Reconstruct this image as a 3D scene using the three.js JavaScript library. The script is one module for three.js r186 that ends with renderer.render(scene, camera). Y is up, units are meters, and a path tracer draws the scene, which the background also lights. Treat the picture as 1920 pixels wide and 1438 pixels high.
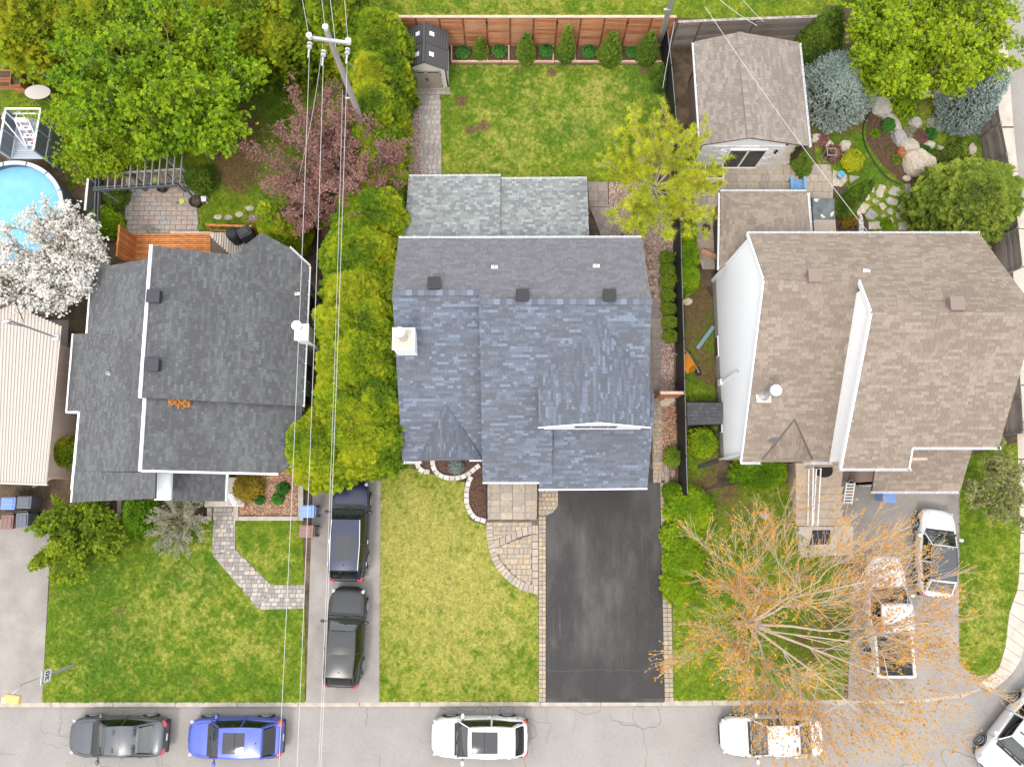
import * as THREE from 'three';
import { mergeGeometries, mergeVertices } from 'three/addons/utils/BufferGeometryUtils.js';
import { RoundedBoxGeometry } from 'three/addons/geometries/RoundedBoxGeometry.js';
import { FontLoader } from 'three/addons/loaders/FontLoader.js';
import { TextGeometry } from 'three/addons/geometries/TextGeometry.js';

// ---------- camera, sky, sun, exposure ----------
const CAM_H = 38.5, FOCAL = 1380, TILT = Math.atan(226 / 1380);
const scene = new THREE.Scene();
const camera = new THREE.PerspectiveCamera(2 * Math.atan(719 / FOCAL) * 180 / Math.PI, 1024 / 766, 0.5, 600);
camera.position.set(0, CAM_H, 0);
camera.up.set(0, 0, -1);
camera.lookAt(0, CAM_H - Math.cos(TILT), -Math.sin(TILT));
const skyData = new Float32Array(64 * 32 * 4);
for (let j = 0; j < 32; j++) for (let i = 0; i < 64; i++) {       // an even overcast sky, brighter overhead
  const el = Math.max(0, (j + 0.5) / 32 - 0.5) * 2, l = 0.62 + 0.5 * Math.pow(el, 0.8), k = (j * 64 + i) * 4;
  skyData.set([l * 0.985, l * 1.0, l * 1.03, 1], k);
}
const sky = new THREE.DataTexture(skyData, 64, 32, THREE.RGBAFormat, THREE.FloatType);
sky.mapping = THREE.EquirectangularReflectionMapping; sky.magFilter = THREE.LinearFilter; sky.needsUpdate = true;
scene.background = sky; scene.environment = sky;
const sun = new THREE.DirectionalLight(0xfff6ea, 1.0);
sun.position.set(-16, 60, 24); sun.target.position.set(0, 0, -8);
sun.castShadow = true; sun.shadow.radius = 26; sun.shadow.mapSize.set(2048, 2048);
Object.assign(sun.shadow.camera, { left: -45, right: 45, top: 45, bottom: -45, near: 1, far: 160 });
scene.add(sun, sun.target);
const renderer = new THREE.WebGLRenderer({ antialias: true });
renderer.toneMapping = THREE.LinearToneMapping; renderer.toneMappingExposure = 2.25;
renderer.shadowMap.enabled = true;

// ---------- helpers ----------
const V = (x, y, z) => new THREE.Vector3(x, y, z);
function rng(seed) { let a = seed >>> 0; return () => { a = (a + 0x6D2B79F5) | 0; let t = Math.imul(a ^ (a >>> 15), 1 | a); t = (t + Math.imul(t ^ (t >>> 7), 61 | t)) ^ t; return ((t ^ (t >>> 14)) >>> 0) / 4294967296; }; }
let R = rng(11);
const rr = (a, b) => a + (b - a) * R();
const gauss = () => (R() + R() + R() - 1.5) * 1.15;
// a photo pixel (1920 x 1438) and a height give a place
const cT = Math.cos(TILT), sT = Math.sin(TILT);
function P(px, py, h = 0) {
  const u = px - 960, v = py - 719, t = (CAM_H - h) / (FOCAL * cT + v * sT);
  return V(u * t, h, (v * cT - FOCAL * sT) * t);
}
function ray(px, py) { const u = px - 960, v = py - 719; return V(u, -FOCAL * cT - v * sT, v * cT - FOCAL * sT).normalize(); }
class Slope {                                   // a roof plane through three points; at() finds where a pixel meets it
  constructor(a, b, c) { this.a = a; this.n = b.clone().sub(a).cross(c.clone().sub(a)).normalize(); if (this.n.y < 0) this.n.negate(); }
  at(px, py) { const d = ray(px, py), o = V(0, CAM_H, 0); return o.addScaledVector(d, this.a.clone().sub(o).dot(this.n) / d.dot(this.n)); }
  poly(...pts) { return pts.map(p => this.at(p[0], p[1])); }
  through(p) { const s = Object.create(Slope.prototype); s.a = p.clone(); s.n = this.n.clone(); return s; }
  yAt(x, z) { return this.a.y - (this.n.x * (x - this.a.x) + this.n.z * (z - this.a.z)) / this.n.y; }
}
const names = new Map(), bases = new Map();
function numbered(n) { const k = names.get(n) || 0; names.set(n, k + 1); return k ? n + '_' + String(k).padStart(3, '0') : n; }
function mk(name, geo, mat, parent = scene) {
  const m = new THREE.Mesh(geo, mat); m.name = parent === scene ? numbered(name) : name;
  m.castShadow = m.receiveShadow = true;
  if (bases.has(parent)) m.position.copy(bases.get(parent)).negate();
  parent.add(m); return m;
}
function tag(o, label, category, group) { o.userData.label = label; o.userData.category = category; if (group) o.userData.group = group; return o; }
function thing(name, label, category, base = V(0, 0, 0), group) {
  const g = new THREE.Group(); g.name = numbered(name); g.position.copy(base); bases.set(g, base.clone()); scene.add(g);
  return tag(g, label, category, group);
}
function setting(o) { o.userData.kind = 'structure'; return o; }
function stuff(o) { o.userData.kind = 'stuff'; return o; }
function groundGroup(name, label, category) { const g = new THREE.Group(); g.name = numbered(name); scene.add(g); g.userData.kind = 'structure'; if (label) g.userData.label = label; return g; }
function copy(root, pos, turn = 0, label, group) {
  const c = root.clone(); c.name = numbered(root.name.replace(/_\d{3}$/, '')); scene.add(c); c.position.copy(pos); c.rotation.y = turn;
  c.userData = { ...root.userData }; if (label) c.userData.label = label; if (group) c.userData.group = group; return c;
}
function G(list) {                              // merge, keeping position, normal, uv (and colour where all have it)
  const col = list.every(g => g.attributes.color);
  const L = list.map(g => {
    const n = g.index ? g.toNonIndexed() : g, o = new THREE.BufferGeometry();
    o.setAttribute('position', n.attributes.position);
    if (!n.attributes.normal) n.computeVertexNormals();
    o.setAttribute('normal', n.attributes.normal);
    o.setAttribute('uv', n.attributes.uv || new THREE.BufferAttribute(new Float32Array(n.attributes.position.count * 2), 2));
    if (col) o.setAttribute('color', n.attributes.color);
    return o;
  });
  return mergeGeometries(L);
}
const box = (w, h, d, x = 0, y = 0, z = 0, ry = 0) => { const g = new THREE.BoxGeometry(w, h, d); if (ry) g.rotateY(ry); return g.translate(x, y, z); };
const rbox = (w, h, d, r, x = 0, y = 0, z = 0, ry = 0) => { const g = new RoundedBoxGeometry(w, h, d, 2, r); if (ry) g.rotateY(ry); return g.translate(x, y, z); };
const cyl = (r1, r2, h, x, y, z, n = 14) => new THREE.CylinderGeometry(r1, r2, h, n).translate(x, y, z);
function bar(a, b, w, h) {                      // a box from a to b, w wide and h deep
  const d = b.clone().sub(a), g = new THREE.BoxGeometry(w, h, d.length());
  const m = new THREE.Matrix4().lookAt(b, a, Math.abs(d.y) > 0.98 * d.length() ? V(1, 0, 0) : V(0, 1, 0)); g.applyMatrix4(m);
  const c = a.clone().add(b).multiplyScalar(0.5); return g.translate(c.x, c.y, c.z);
}
function tube(pts, radii, sides = 6) {
  const n = pts.length, pos = [], idx = []; let prev = null;
  for (let i = 0; i < n; i++) {
    const t = pts[Math.min(i + 1, n - 1)].clone().sub(pts[Math.max(i - 1, 0)]).normalize();
    let u = prev ? prev.clone().addScaledVector(t, -prev.dot(t)) : (Math.abs(t.y) < 0.9 ? V(0, 1, 0) : V(1, 0, 0)).cross(t);
    u.normalize(); prev = u; const w = t.clone().cross(u), r = Array.isArray(radii) ? radii[i] : radii;
    for (let k = 0; k < sides; k++) { const a = k / sides * 2 * Math.PI, c = Math.cos(a) * r, s = Math.sin(a) * r; pos.push(pts[i].x + u.x * c + w.x * s, pts[i].y + u.y * c + w.y * s, pts[i].z + u.z * c + w.z * s); }
  }
  for (let i = 0; i < n - 1; i++) for (let k = 0; k < sides; k++) { const a = i * sides + k, b = i * sides + (k + 1) % sides; idx.push(a, b, a + sides, b, b + sides, a + sides); }
  for (let k = 1; k < sides - 1; k++) { idx.push(0, k + 1, k); const o = (n - 1) * sides; idx.push(o, o + k, o + k + 1); }
  const g = new THREE.BufferGeometry(); g.setAttribute('position', new THREE.Float32BufferAttribute(pos, 3)); g.setIndex(idx); g.computeVertexNormals(); return g;
}
function rawGeo(pos, col, uv) {
  const g = new THREE.BufferGeometry(); g.setAttribute('position', new THREE.Float32BufferAttribute(pos, 3));
  if (col) g.setAttribute('color', new THREE.Float32BufferAttribute(col, 3));
  if (uv) g.setAttribute('uv', new THREE.Float32BufferAttribute(uv, 2));
  g.computeVertexNormals(); return g;
}
function prism(pts, y0, y1, bevel = 0) {        // an upright block on an outline of points (x, z), uv in metres
  let p = pts.map(q => new THREE.Vector2(q.x, q.z)); if (THREE.ShapeUtils.area(p) < 0) p.reverse();
  const pos = [], uv = [], q = bevel ? inset(p, bevel) : p, yt = bevel ? y1 - bevel : y1;
  const put = (a, y) => { pos.push(a.x, y, a.y); uv.push(a.x, a.y); };
  for (const [a, b, c] of THREE.ShapeUtils.triangulateShape(q, [])) { put(q[a], y1); put(q[c], y1); put(q[b], y1); }
  const n = p.length;
  for (let i = 0; i < n; i++) {
    const a = p[i], b = p[(i + 1) % n], qa = q[i], qb = q[(i + 1) % n];
    if (bevel) { put(a, yt); put(qb, y1); put(b, yt); put(a, yt); put(qa, y1); put(qb, y1); }
    if (yt > y0) { put(a, y0); put(b, yt); put(b, y0); put(a, y0); put(a, yt); put(b, yt); }
  }
  return rawGeo(pos, null, uv);
}
function inset(p, d) {
  const n = p.length, out = [];
  for (let i = 0; i < n; i++) {
    const a = p[(i + n - 1) % n], b = p[i], c = p[(i + 1) % n];
    const e = b.clone().sub(a).normalize(), f = c.clone().sub(b).normalize(), m = new THREE.Vector2(-e.y - f.y, e.x + f.x), k = m.length();
    out.push(b.clone().addScaledVector(m, k > 0.4 ? d * 2 / (k * k) : d));
  }
  return out;
}
const outline = (list, h = 0) => list.map(q => P(q[0], q[1], h));
const sheet = (list, y) => prism(outline(list), y, y);
function slabPoly(pts, thick, mat, name, parent) {   // a flat polygon in space given thickness downwards
  const n = new Slope(pts[0], pts[1], pts[2]).n, f2 = [], e1 = pts[1].clone().sub(pts[0]).normalize(), e2 = n.clone().cross(e1);
  for (const q of pts) { const d = q.clone().sub(pts[0]); f2.push(new THREE.Vector2(d.dot(e1), d.dot(e2))); }
  const lo = pts.map(q => q.clone().addScaledVector(V(0, 1, 0), -thick)), pos = [], uv = [];
  const put = (q, a) => { pos.push(q.x, q.y, q.z); uv.push(a.x, a.y); };
  for (const [a, b, c] of THREE.ShapeUtils.triangulateShape(f2, [])) {
    for (const k of [a, b, c]) put(pts[k], f2[k]); for (const k of [a, c, b]) put(lo[k], f2[k]);
  }
  const s = THREE.ShapeUtils.area(f2) > 0 ? 1 : -1, m = pts.length;
  for (let i = 0; i < m; i++) { const j = (i + 1) % m; for (const [q, k] of s > 0 ? [[pts, i], [lo, i], [lo, j], [pts, i], [lo, j], [pts, j]] : [[pts, i], [lo, j], [lo, i], [pts, i], [pts, j], [lo, j]]) put(q[k], f2[k]); }
  return mk(name, rawGeo(pos, null, uv), mat, parent);
}
// ---------- noise and textures ----------
function hash2(x, y, s) { let h = Math.imul(x, 374761393) + Math.imul(y, 668265263) + Math.imul(s, 2246822519); h = Math.imul(h ^ (h >>> 13), 1274126177); return ((h ^ (h >>> 16)) >>> 0) / 4294967296; }
function vnoise(x, y, per, s = 0) {
  const xi = Math.floor(x), yi = Math.floor(y), fx = x - xi, fy = y - yi, u = fx * fx * (3 - 2 * fx), v = fy * fy * (3 - 2 * fy);
  const m = per ? (k => ((k % per) + per) % per) : (k => k);
  const a = hash2(m(xi), m(yi), s), b = hash2(m(xi + 1), m(yi), s), c = hash2(m(xi), m(yi + 1), s), d = hash2(m(xi + 1), m(yi + 1), s);
  return a + (b - a) * u + (c - a) * v + (a - b - c + d) * u * v;
}
function fbm(x, y, oct, per, s = 0) { let v = 0, a = 0.5, t = 0; for (let o = 0; o < oct; o++) { v += a * vnoise(x, y, per, s + o); t += a; x *= 2; y *= 2; if (per) per *= 2; a *= 0.55; } return v / t; }
const noise3 = (p, f, s) => (vnoise(p.x * f + 7, p.y * f + p.z * f * 0.6, 0, s) + vnoise(p.z * f - 3, p.y * f * 0.8 - p.x * f * 0.5, 0, s + 9)) / 2;
const toS = c => { c = Math.min(1, Math.max(0, c)); return Math.round(255 * (c <= 0.0031308 ? c * 12.92 : 1.055 * Math.pow(c, 1 / 2.4) - 0.055)); };
function tex(w, h, mx, mz, fn) {                // fn(u, v) in 0..1 gives a linear colour; mx, mz: metres that one tile spans
  const d = new Uint8Array(w * h * 4);
  for (let j = 0; j < h; j++) for (let i = 0; i < w; i++) { const c = fn(i / w, j / h), k = (j * w + i) * 4; d[k] = toS(c[0]); d[k + 1] = toS(c[1]); d[k + 2] = toS(c[2]); d[k + 3] = 255; }
  const t = new THREE.DataTexture(d, w, h); t.colorSpace = THREE.SRGBColorSpace; t.wrapS = t.wrapT = THREE.RepeatWrapping;
  t.magFilter = THREE.LinearFilter; t.minFilter = THREE.LinearMipmapLinearFilter; t.generateMipmaps = true; t.repeat.set(1 / mx, 1 / mz); t.needsUpdate = true; return t;
}
const mix3 = (a, b, t) => { t = Math.min(1, Math.max(0, t)); return [a[0] + (b[0] - a[0]) * t, a[1] + (b[1] - a[1]) * t, a[2] + (b[2] - a[2]) * t]; };
const lin = c => new THREE.Color().setRGB(c[0], c[1], c[2]);
const std = (c, rough = 0.85, o = {}) => new THREE.MeshStandardMaterial({ color: Array.isArray(c) ? lin(c) : c, roughness: rough, side: THREE.DoubleSide, ...o });
const smooth = (a, b, x) => { x = Math.min(1, Math.max(0, (x - a) / (b - a))); return x * x * (3 - 2 * x); };
function speckle(base, amt, metres, seed, o = {}) {   // a mottled mineral or timber tone
  const t = tex(256, 256, metres, metres, (u, v) => { const n = fbm(u * 8, v * 8, 5, 8, seed) - 0.5, f = hash2(u * 256 | 0, v * 256 | 0, seed) - 0.5, k = 1 + amt * (n * 2.2 + f * 0.8); return [base[0] * k, base[1] * k, base[2] * k]; });
  return std(0xffffff, o.rough ?? 0.92, { map: t, ...(o.m || {}) });
}
function timber(base, amt, seed, along = 'x') {       // stretched grain, uv in metres
  const t = tex(256, 256, 1.6, 1.6, (u, v) => { const a = along === 'x' ? [u * 4, v * 48] : [u * 48, v * 4]; const n = (vnoise(a[0], a[1], along === 'x' ? 0 : 0, seed) + fbm(u * 6, v * 6, 3, 6, seed + 4)) - 1, k = 1 + amt * n * 1.6; return [base[0] * k, base[1] * k, base[2] * k]; });
  return std(0xffffff, 0.8, { map: t });
}
// ---------- ground ----------
const strawSpots = [[1000, 250, 3.2, .8], [1130, 150, 2.4, .7], [1170, 210, 2.2, .6], [930, 290, 2.2, .55], [870, 310, 1.5, .4], [800, 950, 2.6, .75], [860, 1040, 3.2, 1], [790, 1100, 3, .9], [930, 1150, 2.6, .7], [760, 1000, 2.2, .7], [850, 1180, 3, .65],
  [760, 1250, 3, .3], [950, 1260, 3, .5], [300, 1140, 2.6, .6], [230, 1200, 1.6, .6], [420, 1180, 2.4, .55], [350, 1050, 2, .5], [480, 1250, 2, .35], [210, 1060, 1.4, .4], [500, 1030, 1.4, .5], [540, 1080, 1.2, .5], [1840, 1130, 2.4, .8], [1850, 1190, 1.6, .7],
  [1560, 195, 1.4, .9], [1640, 190, .9, .4], [1720, 250, 1, .7], [1380, 920, 2.2, .6], [900, 10, 6, .6], [1010, 5, 4, .5], [1440, 960, 2, .5]].map(([x, y, r, a]) => [P(x, y), r, a]);
const brownSpots = [[228, 1140, .9, .32], [222, 1180, .8, .32], [330, 1085, .8, .45], [362, 1278, 1, .45], [882, 244, .35, 1], [908, 236, .4, 1], [865, 188, .45, .9], [1035, 135, .3, 1], [970, 132, .3, .8], [842, 1085, .3, .6], [420, 200, 2.6, .5], [450, 320, 1.6, .9], [430, 250, 1.5, .9], [1545, 210, 1.6, 1], [1600, 200, 1.4, .9],
  [1300, 640, 1.5, .5], [1330, 700, 1, .9], [1310, 560, 1.6, 1], [1340, 900, 2, .7], [1000, 203, .3, .7], [150, 330, 1.5, .8], [1210, 132, .5, .9], [1740, 150, 2, .8], [1560, 1180, 2, .5], [1430, 1010, 2.2, .4], [1480, 1240, 2, .4]].map(([x, y, r, a]) => [P(x, y), r, a]);
const lush = [[180, 1250, 2, 1], [150, 1100, 2, .8], [300, 1290, 2, .6], [1080, 240, 1.2, 1], [860, 150, 2.5, .8], [1000, 150, 2, .5], [1200, 160, 1.5, .7], [360, 1070, 2, .7], [500, 1180, 2, .5], [1650, 330, 1.4, 1], [1560, 260, 1.5, 1], [1810, 250, 1.5, .6], [460, 180, 2.4, .8]].map(([x, y, r, a]) => [P(x, y), r, a]);
const spot = (L, x, z) => { let s = 0; for (const [c, r, a] of L) { const d = ((x - c.x) ** 2 + (z - c.z) ** 2) / (r * r); if (d < 6) s += a * Math.exp(-d); } return s; };
function lawnColor(x, z, fine) {
  const n1 = fbm(x * 0.55 + 40, z * 0.55 + 40, 4, 0, 3), n2 = fbm(x * 2.2 + 90, z * 2.2 + 10, 3, 0, 5), n3 = fbm(x * 7 + 9, z * 7 + 31, 2, 0, 8);
  const mainLawn = x > -7 && x < 1.6 && z > -2 && z < 10 ? 0.1 : 0;
  const st = spot(strawSpots, x, z) * 0.55 + mainLawn + (n1 - 0.5) * 0.9 + (n2 - 0.5) * 1.1 + (n3 - 0.5) * 1.5 - (mainLawn ? 0.06 : 0.3);
  let c = mix3([.072, .142, .003], [.185, .235, .007], smooth(0.2, 0.8, n2 * 0.5 + n1 * 0.35 + n3 * 0.3 - 0.08 + mainLawn * 0.8 - 0.25 * spot(lush, x, z)));
  c = mix3(c, [.33, .30, .075], smooth(-0.25, 1.35, st) * 0.9);
  c = mix3(c, [.13, .07, .04], smooth(0.3, 0.7, spot(brownSpots, x, z) * (0.45 + n3 * 0.9) + (n2 - 0.5) * 0.5) * 0.85);
  const k = 0.68 + fine * 0.64; return [c[0] * k, c[1] * k, c[2] * k];
}
const lawnTex = tex(2048, 2048, 64, 64, (u, v) => lawnColor(u * 64 - 32, v * 64 - 32, hash2(u * 2048 | 0, v * 2048 | 0, 2)));
lawnTex.offset.set(0.5, 0.5);
const M = {};
M.lawn = std(0xffffff, 1, { map: lawnTex });
M.soil = speckle([.085, .058, .034], 0.9, 5, 31);
M.mulch = speckle([.085, .048, .03], 1.2, 1.3, 33);
M.bark = speckle([.20, .11, .07], 1.2, 1.1, 34);
M.gravel = speckle([.30, .20, .155], 1.1, 0.9, 35);
M.concrete = speckle([.252, .23, .212], 0.24, 6.5, 36);
M.kerb = speckle([.36, .315, .27], 0.3, 2.2, 37);
M.walk = speckle([.44, .39, .335], 0.2, 3, 38);
const streetTex = (() => {
  const W = 2048, Hh = 512, crack = new Float32Array(W * Hh), r = rng(77);
  const walk = (x, y, a, len, w, sp) => { for (let i = 0; i < len; i++) { a += (r() - 0.5) * 0.7; x += Math.cos(a) * 1; y += Math.sin(a) * 1; const k = (((y | 0) % Hh + Hh) % Hh) * W + (((x | 0) % W + W) % W); crack[k] = Math.max(crack[k], w * (0.5 + 0.5 * r())); if (r() < sp) walk(x, y, a + (r() < 0.5 ? 1 : -1) * (0.6 + r()), len * 0.3 | 0, w * 0.7, sp * 0.5); a += (Math.round(a / 1.571) * 1.571 - a) * 0.16; } };
  for (let i = 0; i < 22; i++) walk(r() * W, r() * Hh, r() < 0.5 ? 1.57 : 0.05, 160 + r() * 320, 0.4 + r() * 0.3, 0.012);
  return tex(W, Hh, 60, 15, (u, v) => { const n = fbm(u * 64, v * 16, 4, 0, 61), f = hash2(u * W | 0, v * Hh | 0, 6), p = fbm(u * 10, v * 2.5, 3, 0, 62); const k = (0.84 + n * 0.2 + (f - 0.5) * 0.2 + (p - 0.5) * 0.16) * (1 - crack[(v * Hh | 0) * W + (u * W | 0)]); return [.277 * k, .256 * k, .24 * k]; });
})();
M.street = std(0xffffff, 0.95, { map: streetTex });
const driveTex = tex(512, 1024, 6.2, 10.6, (u, v) => {           // sealed asphalt with dusty wheel tracks and scrapes
  const grain = hash2(u * 512 | 0, v * 1024 | 0, 9) - 0.5, st = fbm(u * 26, v * 14, 5, 0, 71), st2 = fbm(u * 70, v * 3, 2, 0, 72), pa = fbm(u * 5, v * 4, 4, 0, 73);
  const track = Math.exp(-(((u - 0.31) / 0.1) ** 2)) + Math.exp(-(((u - 0.6) / 0.11) ** 2)) * 0.8, mid = smooth(0.05, 0.25, v) * (1 - smooth(0.72, 0.98, v));
  const dust = Math.max(0, (0.25 + track * 0.5) * mid * (0.15 + st * 0.85) * (0.15 + pa * 1.3) - 0.09) * 0.8 + Math.max(0, fbm(u * 90, v * 60, 3, 0, 74) - 0.6) * 0.35 * (0.4 + mid) + Math.max(0, st2 - 0.74) * 0.8 * (0.3 + mid) + Math.max(0, pa - 0.52) * 0.9;
  const seam = Math.abs(v - 0.875 - (vnoise(u * 14, 3, 0, 5) - 0.5) * 0.012) < 0.0022 ? 0.35 : 0;
  const k = 1 + grain * 0.5 + (pa - 0.5) * 0.35; return mix3([.034 * k, .031 * k, .032 * k], [.135, .128, .123], dust + seam * 0.5);
});
M.asphalt = std(0xffffff, 0.85, { map: driveTex });
const [dvA, dvB] = [P(1024, 905), P(1024, 1318)];
driveTex.offset.set(-dvA.x / 6.2, -dvA.z / 10.6);

const edgeIn = [[1862, 40], [1880, 300], [1898, 440], [1905, 640], [1908, 820], [1914, 1000], [1911, 1098], [1892, 1152], [1887, 1210], [1873, 1256], [1836, 1283]];
const edgeOut = [[1886, 40], [1906, 300], [1928, 440], [1938, 640], [1943, 820], [1950, 1000], [1946, 1098], [1928, 1180], [1918, 1232], [1896, 1268], [1856, 1298]];
const kerbZ = px => P(px, 1322 - px * 0.0032).z - 0.13;
const southEdge = [V(-75, 0, kerbZ(0)), V(P(560, 1320).x, 0, kerbZ(560)), V(P(1240, 1318).x, 0, kerbZ(1240)), P(1528, 1312), P(1728, 1307), P(1800, 1298), P(1836, 1284)];
const blockPts = [...southEdge, ...outline(edgeOut).reverse(), P(1872, -160), V(24, 0, -80), V(-75, 0, -80)];
const streetMesh = setting(mk('street', prism([V(-75, 0, -80), V(80, 0, -80), V(80, 0, 45), V(-75, 0, 45)], -0.14, -0.12), M.street));
streetMesh.userData.label = 'pale cracked asphalt street in front of the houses';
const wild = setting(mk('distant_ground', prism([V(-300, 0, -300), V(300, 0, -300), V(300, 0, 300), V(-300, 0, 300)], -0.3, -0.26), M.soil));
const block = setting(mk('ground', prism(blockPts, -0.2, 0), M.soil));
// kerb stones along the street
const kerbs = groundGroup('kerb', 'pale concrete kerb along the street');
{
  const path = [...southEdge]; const acc = [];
  for (let i = 0; i < path.length - 1; i++) { const a = path[i], b = path[i + 1], n = Math.max(1, Math.round(a.distanceTo(b) / 3)); for (let k = 0; k < n; k++) { const p = a.clone().lerp(b, k / n), q = a.clone().lerp(b, (k + 1) / n); if (q.x < -28.5 || p.x > 28) continue; acc.push([p, q]); } }
  for (const [p, q] of acc) { const d = q.clone().sub(p).normalize(), s = V(-d.z, 0, d.x), g = 0.008; const a = p.clone().addScaledVector(d, g), b = q.clone().addScaledVector(d, -g); mk('kerb_stone', prism([a, b, b.clone().addScaledVector(s, 0.27), a.clone().addScaledVector(s, 0.27)], -0.13, 0.012, 0.02), M.kerb, kerbs); }
}
const sidewalk = groundGroup('sidewalk', 'cream concrete sidewalk round the street corner');
{
  const A = outline(edgeIn), B = outline(edgeOut), seg = (L, t) => { const f = t * (L.length - 1), i = Math.min(L.length - 2, Math.floor(f)); return L[i].clone().lerp(L[i + 1], f - i); };
  const n = 26; for (let k = 0; k < n; k++) { const e = 0.0006, p = [seg(A, k / n + e), seg(A, (k + 1) / n - e), seg(B, (k + 1) / n - e), seg(B, k / n + e)]; mk('sidewalk_slab', prism(p, -0.05, 0.022, 0.008), M.walk, sidewalk); }
}
// lawns
const lawns = {
  front_lawn: [[100, 985], [240, 975], [398, 975], [398, 1040], [485, 1143], [571, 1141], [571, 1317], [78, 1317]],
  small_lawn: [[442, 976], [567, 976], [569, 1096], [507, 1096], [442, 1030]],
  main_lawn: [[714, 870], [778, 880], [850, 900], [872, 905], [880, 975], [911, 985], [914, 1025], [922, 1050], [935, 1072], [955, 1092], [978, 1107], [1009, 1115], [1010, 1316], [712, 1316]],
  back_lawn: [[826, 122], [1240, 122], [1246, 180], [1236, 260], [1205, 342], [1140, 342], [828, 336]],
  rear_verge: [[660, -90], [1570, -90], [1545, 44], [1400, 38], [1262, 33], [660, 27]],
  side_lawn: [[0, 120], [640, 130], [640, 420], [480, 445], [374, 434], [374, 350], [190, 330], [130, 360], [112, 300], [0, 215]],
  corner_lawn: [[1262, 930], [1400, 905], [1490, 905], [1500, 1000], [1600, 1075], [1600, 1200], [1580, 1311], [1262, 1314]],
  roadside_lawn: [[1800, 860], [1907, 830], [1913, 1000], [1910, 1095], [1891, 1152], [1886, 1210], [1872, 1254], [1836, 1280], [1798, 1240], [1798, 960]],
  side_strip: [[1284, 480], [1336, 560], [1341, 750], [1286, 752]],
  garden_lawn: [[1516, 150], [1830, 150], [1852, 330], [1800, 420], [1640, 436], [1590, 350], [1530, 300]],
  hedge_side_strip: [[1288, 800], [1345, 800], [1345, 905], [1290, 930]],
};
const lawnLabels = { front_lawn: 'green front lawn with brown patches beside the bent paver path', small_lawn: 'small lawn between bent paver path and bark bed', main_lawn: 'straw mottled front lawn beside the curved paver walk', back_lawn: 'rectangular back lawn behind the blue roofed house', rear_verge: 'grass verge beyond the wooden back fence', side_lawn: 'dim worn lawn under the pink leaved tree', corner_lawn: 'lawn under the bare orange budded tree', roadside_lawn: 'lawn strip along the corner sidewalk', side_strip: 'worn grass strip beside the black fence', garden_lawn: 'patchy lawn around the rock garden', hedge_side_strip: 'sparse grass below the grey storage box' };
const lawnGeos = [];
for (const [n, poly] of Object.entries(lawns)) { const g = sheet(poly, 0.012); lawnGeos.push(g); setting(mk(n, g, M.lawn)).userData.label = lawnLabels[n]; }
// grass blades standing on the lawns
{
  const pos = []; const r = rng(5);
  for (let k = 0; k < 5; k++) { const a = r() * 6.28, w = 0.011, h = 0.5 + r() * 0.5, lx = Math.cos(a) * (0.4 + r() * 0.5), lz = Math.sin(a) * (0.4 + r() * 0.5), ox = (r() - 0.5) * 0.7, oz = (r() - 0.5) * 0.7, px = -Math.sin(a) * 0.09, pz = Math.cos(a) * 0.09; pos.push(ox - px, 0, oz - pz, ox + px, 0, oz + pz, ox + lx, h, oz + lz); }
  const geo = rawGeo(pos), items = []; R = rng(21);
  for (const g of lawnGeos) {
    const p = g.attributes.position, tri = [], a = V(), b = V(), c = V(); let tot = 0;
    for (let i = 0; i < p.count; i += 3) { a.fromBufferAttribute(p, i); b.fromBufferAttribute(p, i + 1); c.fromBufferAttribute(p, i + 2); const A = Math.abs((b.x - a.x) * (c.z - a.z) - (c.x - a.x) * (b.z - a.z)) / 2; if (A < 1e-5) continue; tri.push([a.clone(), b.clone(), c.clone(), A]); tot += A; }
    const n = Math.min(60000, tot * 330); let acc = 0, k = 0; const cum = tri.map(t => acc += t[3]);
    for (let i = 0; i < n; i++) { const s = (i + R()) / n * tot; while (k < tri.length - 1 && cum[k] < s) k++; let u = R(), w = R(); if (u + w > 1) { u = 1 - u; w = 1 - w; } const [A, B, C] = tri[k]; const x = A.x + (B.x - A.x) * u + (C.x - A.x) * w, z = A.z + (B.z - A.z) * u + (C.z - A.z) * w; if (Math.abs(x) < 29 && z > -31) items.push([x, z]); }
  }
  const im = new THREE.InstancedMesh(geo, std(0xffffff, 0.95), items.length), m = new THREE.Matrix4(), q = new THREE.Quaternion(), up = V(0, 1, 0), col = new THREE.Color();
  items.forEach(([x, z], i) => { const s = rr(0.06, 0.12); m.compose(V(x, 0.01, z), q.setFromAxisAngle(up, R() * 6.28), V(s, s * rr(0.6, 1.0), s)); im.setMatrixAt(i, m); const c = lawnColor(x, z, 0.1 + R() * 1.2); im.setColorAt(i, col.setRGB(c[0] * 1.08, c[1] * 1.08, c[2] * 1.08)); });
  im.name = 'grass'; im.castShadow = im.receiveShadow = true; stuff(im); im.userData.label = 'short green and straw coloured grass blades of the lawns'; im.userData.category = 'grass'; scene.add(im);
}
setting(mk('field', prism([V(-75, 0, -80), V(22, 0, -80), V(22, 0, -28.5), V(-75, 0, -28.5)], 0.006, 0.006), M.lawn)).userData.label = 'grass beyond the back fences'; setting(mk('neighbour_lawn', prism([V(-75, 0, -28.4), V(-30.5, 0, -28.4), V(-30.5, 0, 9.5), V(-75, 0, 9.5)], 0.006, 0.006), M.lawn)).userData.label = 'grass beyond the beige building';
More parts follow.
